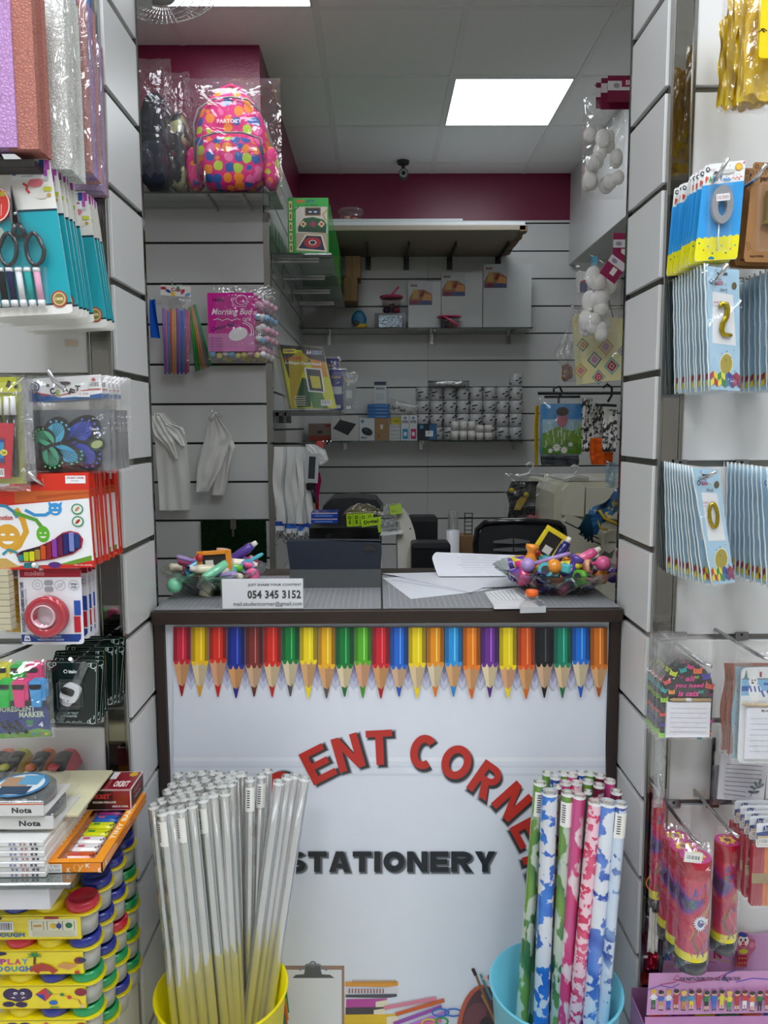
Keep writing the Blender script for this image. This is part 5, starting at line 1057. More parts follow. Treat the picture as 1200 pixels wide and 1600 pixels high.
for a0, a1, a2, a3, c, lab in ((902, 424, 918, 457, '#dfe2e4', 'white packet edge with navy and red print beside the foam eggs'), (925, 400, 934, 440, '#5aa8c8', 'light blue packet edge behind the lower foam egg bag')):
    fr = Fr(a0, a1, a2, a3, Y1 + .4); b = fr.b(); b.slab(a0, a1, a2, a3, 0, .02, c, 'gloss'); b.up(-.001)
    if c == '#dfe2e4': b.poly([(a0+4, a3), (a2, a3), (a2, a1+15), (a0+4, a1+19)], '#25306a'); b.poly([(a0+4, a1+19), (a2, a1+15), (a2, a1+11), (a0+4, a1+16)], '#b0283a')
    fr.solo('packet', b, lab, 'packet')
rr = empty('hook_rail', PY(843, 614, 2.9)); tag(rr, 'dark rail behind the right pillar holding the costume packets', 'rail'); b = B().use('#3a3c3c', 'dull_metal'); b.tube([(0, .03, 0), (1.17, .03, 0)], .006, 8); obj('bar', b, rr)
q = B().use('#c9c6c0', 'laminate'); q.box(.86, .89, 1.8, 2.72, 0, CEIL); struct('wall_alcove_partition', q)
for px, py, Yx, lab in ((940, 139, Y1, 'upper foam egg bags'), (945, 412, Y1+.05, 'lower foam egg bags'), (911, 427, Y1+.41, 'white packet'), (930, 403, Y1+.41, 'light blue packet'), (956, 726, 2.5, 'cloudy blue sheet'), (938, 480, Y1+.16, 'diamond gift bag'), (900, 482, Y1+.34, 'bead bag')):
    p = PY(px, py, Yx); root = tag(empty('side_hook', p), 'chrome arm on the hidden side wall carrying the ' + lab, 'hook'); b = B().use('#b9babb', 'metal').tube([(-.02, 0, .012), (0, 0, 0), (.858-p.x, 0, 0)], .003, 6); obj('prong', b, root)
# costume packets on black hangers
fr = Fr(843, 626, 910, 712, 2.85); fr.thing('costume_packet', 'costume packet picturing blue sky, grass and white daisies on a black hanger', 'costume packet')
b = fr.b(); b.slab(845, 631, 908, 709, -.02, .03, '#3f92cc', 'gloss'); b.up(-.0205); b.rect(845, 631, 908, 660, '#3d8fd0'); b.rect(845, 655, 908, 676, '#9cc4d8'); b.poly([(845,709),(908,709),(908,668),(890,674),(870,666),(845,678)], '#6d9c2c'); b.poly([(845,709),(908,709),(908,694),(880,686),(845,700)], '#4c8420'); rnd = random.Random(14)
for k in range(40):
    x = rnd.uniform(847, 905); y = rnd.uniform(668, 700); b.line([(x, y), (x+rnd.uniform(-3, 3), y-rnd.uniform(6, 14))], 1, rnd.choice(('#a8c83a', '#dfe8d8', '#7ab02c', '#e8efe8')))
for cx, cy, r_ in ((868, 699, 7), (880, 703, 6), (890, 694, 4), (858, 704, 4)):
    for a in range(10): b.ell(cx+r_*.6*math.cos(a*.628), cy+r_*.6*math.sin(a*.628), r_*.42, r_*.16, '#eef0ee', 8, turn=a*36)
    b.ell(cx, cy, r_*.22, r_*.22, '#e0c03a', 8)
b.ell(876, 655, 9, 13, '#b06a7a', 16); b.ell(876, 643, 10, 7, '#2a201e', 14); fr.part('printed_insert', b)
b = fr.b(); b.use('#141416', 'gloss').tube([b.pt(*p) for p in ((872, 630), (872, 620), (878, 614), (873, 604), (864, 606), (864, 613))], .0045, 8); b.slab(849, 618, 906, 622, -.004, .004, '#17171a', 'gloss'); fr.part('hanger', b)
b = fr.b(); b.bag(841, 620, 911, 713, .028, .034, 31, '#ffffff', 'film', .006, 12, 14); fr.part('plastic_bag', b)
for a, m, c, lab, Yx in (((835, 634, 842, 728), 'fabric', '#c8a81a', 'yellow fabric strip at the left edge of the daisy packet', 2.93), ((908, 622, 925, 706), 'animal_print', '#fff', 'dark speckled sock packet beside the daisy packet', 2.8), ((845, 707, 904, 728), 'foil', '#6a6c70', 'grey crinkled packet hanging below the daisy packet', 2.95), ((922, 684, 958, 726), 'fabric', '#e0611c', 'bright orange felt piece hanging at the right pillar', 2.7), ((940, 640, 964, 706), 'animal_print', '#fff', 'black and white leopard print packet behind the pillar edge', 2.62), ((926, 634, 942, 690), 'animal_print', '#fff', 'dark leaf patterned packet between the two hangers', 2.72), ((946, 722, 964, 762), 'film_milky', '#9ac4d8', 'light blue cloudy plastic sheet beside the right pillar', 2.5)):
    fr = Fr(*a, Yx); b = fr.b(); n = a[0]; drape(b, [a[0]+1, a[0], a[0]+1, a[0]+3], [a[2], a[2]-1, a[2], a[2]-2], [a[1], a[1]*.6+a[3]*.4, a[1]*.3+a[3]*.7, a[3]], -.01, n, c, m, amp=.014, nu=10); drape(b, [a[0]+1, a[0], a[0]+1, a[0]+3], [a[2], a[2]-1, a[2], a[2]-2], [a[1], a[1]*.6+a[3]*.4, a[1]*.3+a[3]*.7, a[3]], .012, n+3, c, m, amp=.006, nu=6); fr.solo('fabric_packet', b, lab, 'packet')
fr = Fr(926, 600, 964, 640, 2.7); b = fr.b(); b.use('#141416', 'gloss').tube([b.pt(*p) for p in ((950, 628), (956, 618), (956, 606), (948, 600), (942, 606))], .0045, 8); b.tube([b.pt(930, 632), b.pt(964, 634)], .005, 8); fr.solo('clothes_hanger', b, 'black plastic hanger half hidden by the right pillar', 'hanger')
for (x, y, X_, lab) in ((828, 728, 0, 'white hanger hook above the clear costume bag'), (898, 732, 0, 'white hanger above the copier')):
    fr = Fr(x-20, y-6, x+22, y+18, 3.0 if x < 850 else 2.75); b = fr.b(); b.use('#d4d5d2', 'gloss').tube([b.pt(*p) for p in ((x, y+14), (x, y+8), (x+5, y+4), (x+5, y-3), (x-1, y-5), (x-6, y-1))], .005, 8); b.tube([b.pt(x-20, y+17), b.pt(x, y+12), b.pt(x+22, y+16)], .006, 8); fr.solo('clothes_hanger', b, lab, 'hanger')
fr = Fr(786, 738, 864, 812, 3.05); fr.thing('costume_bag', 'clear bag holding a dark costume with yellow trim and a pink bow', 'costume bag')
b = fr.b(); drape(b, [800, 792, 796, 794], [856, 860, 858, 856], [752, 770, 790, 812], .01, 5, '#17181c', 'fabric', amp=.02); drape(b, [812, 806, 802], [826, 820, 812], [775, 782, 796], -.02, 6, '#b89a3a', 'fabric', amp=.006, nu=6); fr.part('folded_costume', b)
b = fr.b(); body(b.use('#a86a74', 'fabric'), loop(827, 807, 6, 4, 2.3, 14), -.05, -.02, 0); body(b, loop(839, 807, 6, 4, 2.3, 14), -.05, -.02, 0); b.ball(fr.loc(833, 807, -.04), .008, 8, 6); fr.part('bow', b)
for k, (x, y) in enumerate(((820, 772), (843, 776), (851, 775), (797, 765))): b = fr.b(); b.use('#b8a82a', 'fabric').ball(fr.loc(x, y, -.03), .011, 8, 6); fr.part('pompom', b)
b = fr.b(); b.bag(787, 740, 862, 812, .045, .04, 33, '#ffffff', 'film', .014, 14, 14); fr.part('plastic_bag', b)
# --- copier
fr = Fr(862, 752, 985, 910, 2.75); fr.thing('copier', 'large beige photocopier behind the right pillar', 'photocopier')
b = fr.b(); b.prism([(863,DP(2.75, 0)),(985,DP(2.75, 0)),(985,757),(DP(2.75, 0),752),(880,753),(868,758),(863,770)], .0, .5, '#cbc9b6', 'satin'); fr.part('body', b)
b = fr.b(); b.prism([(874,802),(908,805),(909,760),(903,755),(882,756),(874,765)], -.03, .0, '#d6d4c2', 'satin'); b.prism([(911,805),(985,812),(985,762),(911,760)], -.028, 0, '#d2d0be', 'satin'); fr.part('scanner_cover', b)
b = fr.b(); b.prism([(878,DP(2.75, 0)),(985,DP(2.75, 0)),(985,842),(928,824),(898,806),(880,800),(876,812)], -.05, .0, '#d0cebb', 'satin'); b.rod(898, 830, 985, 872, .9, -.051, c='#2a2a28', m='matte'); b.rod(876, 812, 930, 838, .9, -.051, c='#2a2a28', m='matte'); fr.part('front_panel', b)
b = fr.b(); b.prism([(918,DP(2.75, 0)),(985,DP(2.75, 0)),(985,826),(945,823),(934,828)], -.09, -.05, '#d8d6c5', 'satin'); b.up(-.092); b.rect(940, 840, 951, 842, '#6e6c5e'); b.poly([(928,862),(934,854),(942,858),(950,852),(946,866),(936,862)], '#6e6c5e'); fr.part('paper_tray', b)
b = fr.b(); b.prism([(886,752),(950,752),(946,749),(892,748)], .02, .3, '#dcdcd8', 'print'); fr.part('top_sheet', b)
# blue patterned scarf with tassels
fr = Fr(894, 764, 980, 848, 2.62); fr.thing('patterned_cloth', 'blue and gold patterned cloth with dark tassels lying on the copier', 'cloth')
b = fr.b(); b.grid(lambda u, v: b.pt(916 + 46*u - 3*math.sin(v*3) + 6*(1-v)*u, 829 - 30*v + (-34*u) + 3*math.sin(u*7+v*4) + 9*v*u*-.2, -.03 + .022*math.sin(u*8)*math.cos(v*5)), 16, 14); b.fm = ['scarf_print']*len(b.f); fr.part('folded_cloth', b)
b = fr.b(); b.use('#c8a63a', 'fabric'); b.tube([b.pt(929, 794, -.055), b.pt(936, 806, -.06), b.pt(960, 817, -.06), b.pt(964, 816, -.05)], .005, 6); b.tube([b.pt(925, 808, -.055), b.pt(931, 822, -.06), b.pt(942, 824, -.06)], .004, 6); fr.part('gold_trim', b)
b = fr.b(); b.use('#2a6290', 'fabric'); drape(b, [908, 910, 918], [930, 934, 926], [800, 812, 832], -.06, 3, '#2a6290', 'fabric', amp=.012, nu=8); fr.part('blue_end', b)
rnd = random.Random(31)
for k in range(22):
    x = 899 + k*.75; b = fr.b(); b.use('#123a4e', 'fabric').tube([b.pt(912+rnd.uniform(-3, 3), 803+rnd.uniform(-4, 4), -.06), b.pt(x+rnd.uniform(-2,3), 815+rnd.uniform(-4, 5), -.07), b.pt(x+k*.15+rnd.uniform(-3,2), 825+k*.9+rnd.uniform(-4, 3), -.06)], .0035, 5); fr.part('tassel', b)
# --- desk behind the counter
yD = 2.56; zD = .80
dk_ = empty('desk', (-.45, yD, 0)); tag(dk_, 'dark work desk behind the counter carrying the machines', 'desk'); b = B().use('#3b3a38', 'wood'); b.box(0, .87, 0, .64, zD-.03, zD, .002); obj('desktop', b, dk_)
for x in (.02, .82):
    for y in (.03, .58): b = B().use('#2a2a2a', 'metal'); b.box(x, x+.03, y, y+.03, 0, zD-.031); obj('leg', b, dk_)
def ondesk(a, Y, name, lab, cat): fr = Fr(*a, Y); fr.thing(name, lab, cat); return fr
fr = ondesk((485, 781, 602, DP(2.75)), 2.75, 'printer', 'black desk printer half hidden by the tablet', 'printer')
b = fr.b(); b.prism([(486,DP(2.75)),(596,DP(2.75)),(596,830),(590,823),(486,823)], -.02, .3, '#0c0e12', 'satin'); fr.part('body', b); b = fr.b(); b.prism([(498,823),(590,823),(600,800),(588,785),(552,781),(518,783),(504,795)], .1, .32, '#191b1f', 'satin'); fr.part('paper_cover', b)
b = fr.b(); b.ell(516, 835, 3, 3, '#3a3c40', 12); b.up(-.021); b.ring(516, 835, 3, 3, 1, '#55585c'); fr.part('button', b)
for k in range(2): fr = Fr(486, 800+k*9, 528, 809+k*9, 2.66 - .01*k); fr.thing('flat_box', ('upper' if k == 0 else 'lower') + ' thin royal blue box beside the printer cover', 'box'); b = fr.b(); b.slab(486, 801+k*9, 528, 809+k*9, 0, .1, '#1a3f9a', 'gloss'); fr.part('carton', b); b = fr.b(); b.up(-.001); b.rect(487, 801+k*9, 527, 803+k*9, '#b8a8c0'); b.line([(492, 806+k*9), (520, 806+k*9)], 1.4, '#6a9ae0'); fr.part('printed_edge', b)
fr = ondesk((534, 786, 606, 834), 2.62, 'stationery_packet', 'packet of lime green printed boxes heaped on the black printer', 'packet')
for k in range(4): b = fr.b(); b.turn(-2, 550, 815); x = 542 + k*10.5; b.slab(x, 803, x+10, 822, -.01, .06, '#9fc524', 'gloss'); b.up(-.0105); b.ring(x+5, 808, 2.6, 2.6, 1.1, '#1c2c10'); b.text('E', x+3.4, 812.5, x+6.6, 818, '#1c2c10', bold=.4); b.turn(0,0,0); fr.part('small_box', b)
b = fr.b(); b.turn(-8, 580, 815); b.slab(565, 808, 596, 820, -.03, -.012, '#a9cc2a', 'gloss'); b.up(-.0305); b.text('Digital', 569, 810.5, 591, 818, '#1c2c10', bold=.4); b.rect(589, 817, 594, 832, '#9fc524'); b.turn(0,0,0); fr.part('long_box', b)
b = fr.b(); drape(b, [560, 548, 540, 534], [574, 586, 596, 600], [787, 792, 798, 806], .01, 4, '#c8b89a', 'film_milky', amp=.02); fr.part('cloudy_bag', b)
fr = ondesk((586, 786, 632, 838), 2.72, 'stationery_packet', 'lime green box and clear bag on top of white papers', 'packet')
b = fr.b(); b.turn(-6, 618, 797); b.slab(609, 789, 628, 803, -.01, .05, '#9fc524', 'gloss'); b.up(-.0105); b.text('abc', 611, 796, 619, 799, '#4a6a10'); b.turn(0,0,0); fr.part('small_box', b)
b = fr.b(); drape(b, [596, 592, 594, 597], [618, 612, 624, 628], [788, 802, 815, 835], .01, 7, '#b8bab8', 'film_milky', amp=.03); fr.part('plastic_bag', b); b = fr.b(); b.prism([(594,836),(630,833),(628,829),(596,832)], -.02, .1, '#dfe0e2', 'print'); b.prism([(600,822),(624,815),(623,812),(600,818)], .0, .08, '#c0c4cc', 'print'); fr.part('paper_stack', b)
fr = ondesk((594, 800, 662, DP(2.60)), 2.60, 'label_printer', 'beige machine with a large rounded side beside the tablet', 'printer')
arc_ = [(594, DP(2.60))] + [(660, DP(2.60))] + [(596+64*math.sin(RAD(a)), DP(2.60)-67*math.cos(RAD(a)) if a else 838) for a in range(85, -1, -8)] + [(594, 838)]
b = fr.b(); b.prism(arc_, -.02, .12, '#dedccf', 'satin'); fr.part('rounded_side', b)
arc2 = [(625, DP(2.60)), (654, DP(2.60))] + [(622+32*math.sin(RAD(a)), 865-62*math.cos(RAD(a))) for a in range(88, -1, -8)]
b = fr.b(); b.prism(arc2, .14, .30, '#cfcdc2', 'satin'); b.ell(644, 834, 1.4, 1.4, '#333'); fr.part('rear_cover', b)
for a, Yx, lab in (((639, 807, 684, 858), 3.0, 'black monitor back behind the beige machine'), ((643, 848, 704, DP(2.66)), 2.66, 'black cash register back behind the papers')):
    fr = ondesk(a, Yx, 'monitor' if Yx > 2.9 else 'cash_register', lab, 'monitor' if Yx > 2.9 else 'cash register'); b = fr.b(); b.slab(*a, 0, .08, '#0b0c10', 'satin', 5); fr.part('casing', b); b = fr.b(); b.slab(a[0]+2, a[1]+.5, a[2]-2, a[1]+8, -.004, 0, '#2b2d31', 'satin', 2); fr.part('top_edge', b)
    if Yx > 2.9: b = fr.b(); b.slab(a[0]+14, a[3]-1, a[0]+22, DP(2.66), .02, .05, '#17181b', 'satin'); fr.part('stand', b)
fr = ondesk((697, 799, 718, DP(2.9)), 2.9, 'paper_roll', 'tall white paper roll standing on end behind the curled page', 'paper roll'); rr_ = fr.w/2
b = fr.b(); b.use('#d6d8de', 'print').lathe([(rr_,0),(rr_,fr.h*.83),(rr_*.55,fr.h*.83),(rr_*.55,fr.h*.7)], 24, (rr_,0,0), cap=False); fr.part('coil', b)
fr = ondesk((699, 799, 716, DP(3.02)), 3.02, 'film_roll', 'clear plastic roll standing behind the white paper roll', 'roll'); rr_ = fr.w/2; b = fr.b(); b.use('#d8dcdc', 'tube_film').lathe([(rr_,0),(rr_,fr.h)], 16, (rr_,0,0), cap=False); fr.part('coil', b)
fr = ondesk((718, 837, 741, DP(3.0)), 3.0, 'cardboard_carton', 'small brown carton between the paper roll and chair', 'box'); b = fr.b(); b.slab(718, 838, 741, DP(3.0), 0, .1, '#7a5c3c', 'matte'); fr.part('carton', b)
fr = ondesk((725, 801, 739, 838), 3.05, 'wire_rack', 'small black wire rack standing on the brown carton', 'rack')
for x in (726, 738): b = fr.b(); b.rod(x, 838, x, 801, .7, 0, c='#1a1a1c', m='metal', n=6); fr.part('upright', b)
for k in range(6): b = fr.b(); b.rod(726, 802+k*6.6, 738, 802+k*6.6, .6, 0, c='#1a1a1c', m='metal', n=6); fr.part('rung', b)
# office chair
fr = Fr(741, 811, 893, 905, 2.52); fr.thing('office_chair', 'black mesh office chair with a curved slotted backrest', 'chair')
out = [(744, 905)] + [(742 + 1.5*math.sin(k), 890-k*14) for k in range(4)] + [(745, 826), (756, 815), (778, 812), (815, 811), (850, 812.5), (870, 816), (879, 824), (883, 845), (887, 870), (891, 905)]
cyy = lambda px: .05 - .05*(((px-815)/75)**2)
b = fr.b(); b.use('#15161a', 'gloss'); b.tube([b.pt(x, y, -cyy(x)) for x, y in out], .010, 8); fr.part('back_frame', b)
b = fr.b(); b.use('#1c1e22', 'mesh_cloth')
def chair_pt(u, v):
    xl = 746 + 6*max(0, v-.75)/.25*1.2; xr = 889 - 9*v - 5*max(0, v-.8)/.2; x = xl + (xr-xl)*u; return b.pt(x, 905 - 91*v + 4*abs(u-.5)**3*8*v, -cyy(x) + .002)
k = N('mesh_cloth'); tcx = k.n('TexCoord').outputs['Object']
wv = k.n('TexVoronoi', i_Vector=tcx, i_Scale=260.); wv2 = k.n('TexVoronoi', i_Vector=tcx, i_Scale=4.)
dd = k.n('BsdfPrincipled', i_Base_Color=lin('#191b1f'), i_Roughness=.7); tt = k.n('BsdfTransparent')
th = k.n('Math', operation='GREATER_THAN', i_0=wv.outputs['Distance'], i_1=9.); ff = k.n('Math', operation='MULTIPLY', i_0=th.outputs[0], i_1=.5)
MATS['mesh_cloth'] = k.end(k.n('MixShader', i_0=ff.outputs[0], i_1=dd.outputs[0], i_2=tt.outputs[0]).outputs[0])
b.grid(chair_pt, 16, 10); fr.part('backrest_mesh', b)
for y0 in (839, 851):
    for x0, x1 in ((767, 797), (799, 823)):
        b = fr.b(); cxm = 797 if x0 < 790 else 799; b.up(-.052); far = x0 if x0 < 790 else x1
        b.poly([(cxm, y0+7), (cxm, y0-2 if y0 < 850 else y0), (far, y0+2), (far, y0+5)], '#6a6c6e', 'satin'); fr.part('slot', b)
b = fr.b(); b.use('#1b1c20', 'fabric'); b.box(.05*fr.w, .95*fr.w, -.29, .02, -.42, -.34, .03); fr.part('seat', b)
b = fr.b(); b.use('#1b1c20', 'satin').tube([(fr.w*.5, .06, .05), (fr.w*.5, .07, -.3), (fr.w*.5, -.12, -.4), (fr.w*.5, -.12, -.75)], .025, 10); fr.part('post', b)
zf_ = fr.o.z
for k in range(5): a = k*1.257; b = fr.b(); b.use('#17181a', 'satin').tube([(fr.w*.5, -.12, -.72), (fr.w*.5+.17*math.cos(a), -.12+.17*math.sin(a), -zf_+.06)], .015, 8).ball((fr.w*.5+.17*math.cos(a), -.12+.17*math.sin(a), -zf_+.03), .028, 8, 6); fr.part('leg', b)
# --- wire fan guard near the ceiling
p = PY(248, -32, 2.55); root = empty('ceiling_fan', (p.x, 2.55, p.z)); root.rotation_euler = (RAD(62), 0, RAD(10)); tag(root, 'wire guarded fan cut off at the top beside the left pillar', 'fan')
R_ = .19
for k in range(6):
    rr_ = R_*(1-k*.15); b = B().use('#c8cac8', 'metal').tube([(rr_*math.cos(a), rr_*math.sin(a), -.05*(k/5)**.5) for a in [2*math.pi*j/40 for j in range(40)]], .0014, 5, close=True); obj('guard_ring', b, root)
for k in range(64):
    a = 2*math.pi*k/64; b = B().use('#c8cac8', 'metal').tube([(R_*math.cos(a), R_*math.sin(a), .0), (R_*.85*math.cos(a+.06), R_*.85*math.sin(a+.06), -.025), (R_*.3*math.cos(a+.14), R_*.3*math.sin(a+.14), -.05)], .0009, 4); obj('guard_wire', b, root)
b = B().use('#d8dad8', 'satin').tube([(0,0,-.052),(0,0,.02)], .045, 20); obj('hub', b, root)
for k in range(3):
    a = 2.09*k; b = B().use('#b8bcbc', 'satin').grid(lambda u, v: ((.03+.13*u)*math.cos(a+(v-.5)*.9*(.6+.4*u)), (.03+.13*u)*math.sin(a+(v-.5)*.9*(.6+.4*u)), .01+.02*(v-.5)), 5, 5); obj('blade', b, root)
b = B().use('#d8dad8', 'satin').tube([(0,0,.02),(0,0,.10)], [.05,.035], 16); obj('motor', b, root)
def FL(x0, y0, x1, y1, Y, **kw): return Fr(x0, y0, x1, y1, YL_(Y), **kw)      # depth of goods on the left wall hooks
def YL_(Y): return 1.22 + (Y - 1.055)*.72 if Y < YF - .03 else Y
STK = 1.11
# ================================================================ merchandise on the left front wall
def stackup(fr, offs, lab_fn, group, dx=0.0, dz=0.0, ry=0.0, skip=(), seed=1):
    rnd = random.Random(seed); fr.root['group'] = group
    for j, d in enumerate(offs): dup(fr.root, (dx*(j+1) + rnd.uniform(-.0012, .0012), d*STK, dz*(j+1) + rnd.uniform(-.0015, .0015)), lab_fn(j+1), ry=RAD(rnd.uniform(-1, 1)*ry), skip=skip)
def kt(s_): return s_
# foam sheets
def foam_pack(a, Y, cols, lab, depth=.05, film=True, mm='foam', seed=1):
    fr = FL(*a, Y); fr.thing('foam_sheet_pack', lab, 'craft foam'); n = len(cols)
    for k, c in enumerate(cols):
        b = fr.b(); w_ = (a[2]-a[0])/n if not film else (a[2]-a[0]); 
        if film: b.slab(a[0]+3, a[1], a[2]-3-k, a[3]-8, depth*k/n, depth*(k+.85)/n, c, mm)
        else: b.slab(a[0], a[1], a[2], a[3], depth*k/n, depth*(k+.95)/n, c, mm)
        fr.part('foam_sheet', b)
    if film: b = fr.b(); b.bag(a[0], a[1], a[2]+1, a[3], .012, depth+.01, seed, '#fff', 'film', .006, 12, 26, sag=4); fr.part('plastic_bag', b)
    return fr
foam_pack((13, -30, 47, 233), 1.06, ['#bb7a6c', '#b46c60', '#bd7c70'], 'coral pink granular foam sheets in a thick pack', .05, False)
foam_pack((-60, -30, 13, 230), 1.055, ['#c79ad0', '#caa0d2'], 'lilac foam sheet pack at the left edge of the photo', .03, False)
foam_pack((50, -30, 100, 272), 1.16, ['#e6e8e2', '#f0f2ec', '#dfe2dc', '#eceee8'], 'white foam sheets in a clear bag behind the coral pack', .08, seed=4)
foam_pack((84, -10, 133, 276), 1.29, ['#c88e8a', '#b9a0d0', '#a78fc4', '#d49a90'], 'mixed pink and lilac foam sheets in a clear bag', .07, seed=5)
foam_pack((112, 55, 152, 305), 1.42, ['#a890b8', '#b8a0c8', '#b08a9a'], 'lilac and mauve foam sheets bag nearest the mirrored strip', .05, seed=6)
for a, Yx, lab in (((98, -20, 113, 24), 1.26, 'leftmost'), ((110, -20, 126, 50), 1.34, 'middle'), ((124, -20, 138, 73), 1.42, 'rightmost')):
    fr = FL(*a, Yx); fr.thing('blue_packet', lab + ' of three bright blue packets above the foam sheets', 'packet', 'blue packets above the foam'); b = fr.b(); b.slab(*a, 0, .012, '#0a63b4', 'gloss'); b.up(-.001); b.rect(a[0]+9, a[1], a[0]+10, a[3]-4, '#6ab0dc'); fr.part('printed_card', b); b = fr.b(); b.bag(a[0]-3, a[1], a[2]+2, a[3]+9, .006, .018, Yx*9, '#fff', 'film', .005, 8, 12); fr.part('plastic_bag', b)
b = B().use('#3c3a38', 'dull_metal'); p = PY(56, 243, YL_(1.05)); b.box(-.5, -.01, .015, .12, -.012, 0, .001); o = obj('display_shelf', b, None, p); tag(o, 'dark shelf edge under the coral and lilac foam sheets', 'shelf')
# sewing kits
fr = FL(-20, 247, 103, 492, 1.12); fr.thing('sewing_kit', 'teal and white sewing kit card with scissors, pins and thread spools in front', 'sewing kit')
b = fr.b(); b.prism([(-35,497),(98,490),(102.5,486),(80,252),(76,247.5),(-30,251)], .0, .0012, '#e9e8e2', 'print'); b.up(-.0003)
b.poly([(-35,480),(101.5,472),(87,325),(-32,331)], '#1ba0ae'); b.poly([(-35,483),(101.8,475),(101.6,472),(-35,480)], '#173a44'); b.poly([(-32,334),(87.2,328),(86.9,324.5),(-32,330)], '#173a44')
for k, c in enumerate('#d68ac8 #7a3a90 #4a90c0 #e4e6ea #2a4a9a #b84ab0'.split()): b.rect(35+k*7.6, 248.5+k*.3, 41.5+k*7.6, 263+k*.8, c); b.rect(35+k*7.6, 261+k*.8, 41.5+k*7.6, 264+k*.8, '#f4f4f0')
b.rect(68, 265, 76, 275, '#b050b0'); b.rect(68, 275, 77, 282, '#c8c8c8'); b.rect(70, 291, 81, 298, '#c6c83a'); b.ell(77, 304, 3, 3, '#c8a050')
b.line([(-5,256),(68,252)], .8, '#3a8a7a'); b.ell(59, 285, 11, 7, '#e07a86', turn=-10); b.line([(41,286),(47,290),(46,296),(50,301)], 3.5, '#d8424a'); b.ell(66, 305, 8, 5, '#e8e0d8')
b.turn(-4, 48, 272); b.rect(25, 266, 71, 280, '#f2f4f6'); b.text('STUDENT CORNER', 34, 268, 68, 271.8, '#b02a3a', bold=.4); b.text('STATIONERY', 40, 274, 56, 276.4, '#333'); b.poly([(26,273),(33,273),(30,268.5)], '#2a5aa0'); b.turn(0,0,0)
b.ell(84.5, 467, 11.5, 13.5, '#a8442a', 20); b.ell(84.5, 467, 9.2, 11, '#c8b888', 20); b.ell(84.5, 467, 7, 8.5, '#8a7a3a', 18); b.text('100%', 79, 464.5, 90, 469.5, '#e8dcae', bold=.3)
b.turn(0,0,0); b.rect(0, 262, 17, 268, '#2c2c2e'); fr.part('printed_card', b)
sc = empty('scissors', fr.o); sc.parent = fr.root; sc.location = (0, 0, 0)
for pts, nm in (([(27,291),(22.5,345),(28,352),(35,349)], 'blade'), ([(27.5,291),(37,345),(31,352),(27,348)], 'blade')): b = fr.b(); b.prism(pts, -.008 if nm == 'blade' else 0, -.0065, '#a9adb0', 'metal'); obj('blade', b, sc)
b = fr.b(); b.use('#b8bcc0', 'metal').ball(fr.loc(31.5, 335, -.009), .0028, 8, 6); obj('pivot_screw', b, sc)
for sx in (-1, 1):
    b = fr.b(); b.use('#22262a', 'gloss'); P = []
    for k in range(20):
        a = 2*math.pi*k/20; x = 12.5*math.cos(a); y = 25*math.sin(a); cx = 37 + sx*19.5; x2 = cx + x*(1-.25*(y < 0)*abs(y)/25) - sx*(2 if y < 0 else 0); P.append(b.pt(x2, 390 + y, -.008))
    b.tube(P, .0036, 8, close=True); b.tube([b.pt(33+sx*3, 350, -.008), b.pt(35+sx*8, 366, -.008)], [.004, .0045], 8); obj('handle', b, sc)
b = fr.b(); b.slab(22, 366, 36+16, 372, -.0075, -.006, '#2a2d30', 'gloss', 2); obj('handle_bridge', b, sc)
for k, c in enumerate('#8a1a30 #1a1c1e #1c1a44 #dfe2e4 #25a29c #e6a8c0'.split()):
    x = -8 + k*12.8; b = fr.b(); b.rod(x, 424, x+4.6, 470, 4.9, -.006, c=c, m='fabric', n=10); o = fr.part('thread_spool', b); b = fr.b(); b.rod(x-.3, 419, x, 425, 5.4, -.006, c='#eceeee', m='satin', n=10); b.rod(x+4.6, 470, x+5.4, 479, 5.4, -.006, c='#eceeee', m='satin', n=10); fr.part('reel_end', b, o)
b = fr.b(); b.prism([(4+20*math.cos(RAD(a)), 320+27*math.sin(RAD(a))) for a in range(360, 0, -18)], -.007, -.001, '#e03a30', 'gloss'); b.up(-.0075); b.ring(4, 320, 20, 27, 1.6, '#f4e8e4'); b.rect(11, 300, 18, 308, '#c8b02a')
for k in range(5): b.line([(-5+k*4, 338), (-6+k*4.6, 320)], .9, '#f0c8c0')
fr.part('pin_wheel', b)
b = fr.b(); b.prism([(5,380),(14,366),(8,355),(-6,362)], -.004, -.001, '#a8b0a0', 'print'); b.up(-.0043); b.ell(1, 365, 5, 5, '#c8b02a', 12); fr.part('tape_measure_card', b)
b = fr.b(); b.use('#ffffff', 'clear')
P = [(20,284),(34,284),(44,345),(75,370),(78,400),(64,417),(8,417),(-4,400),(4,350)]; n = len(P); a_ = [b._v(b.pt(x, y, -.014)) for x, y in P]; d_ = [b._v(b.pt(37+(x-37)*1.09, 355+(y-355)*1.05, -.0008)) for x, y in P]; b.face(a_[::-1])
for k in range(n): b.face([a_[k], d_[k], d_[(k+1) % n], a_[(k+1) % n]], True)
b.box(fr.loc(-12, 0)[0], fr.loc(72, 0)[0], -.013, -.0008, fr.loc(0, 483)[2], fr.loc(0, 417)[2], .003); fr.part('clear_blister', b)
stackup(fr, [.028, .046, .060, .074, .090, .150, .166, .180, .196], lambda j: 'teal sewing kit card, ' + ORD[j] + ' from the front on its hook', 'teal sewing kits on one hook', dx=-.0006, skip=('clear_blister', 'scissors', 'pin_wheel', 'tape_measure_card'))
p = PY(8, 262, YL_(1.10)); r_ = tag(empty('wall_hook', Vector((p.x, YF, p.z))), 'dark metal hook through the sewing kit cards', 'hook'); b = B().use('#77787a', 'metal').tube([(0, 0, 0), (0, -.27, 0), (-.004, -.285, .006), (-.012, -.295, .03)], .0035, 8); obj('prong', b, r_)
b = fr.b()
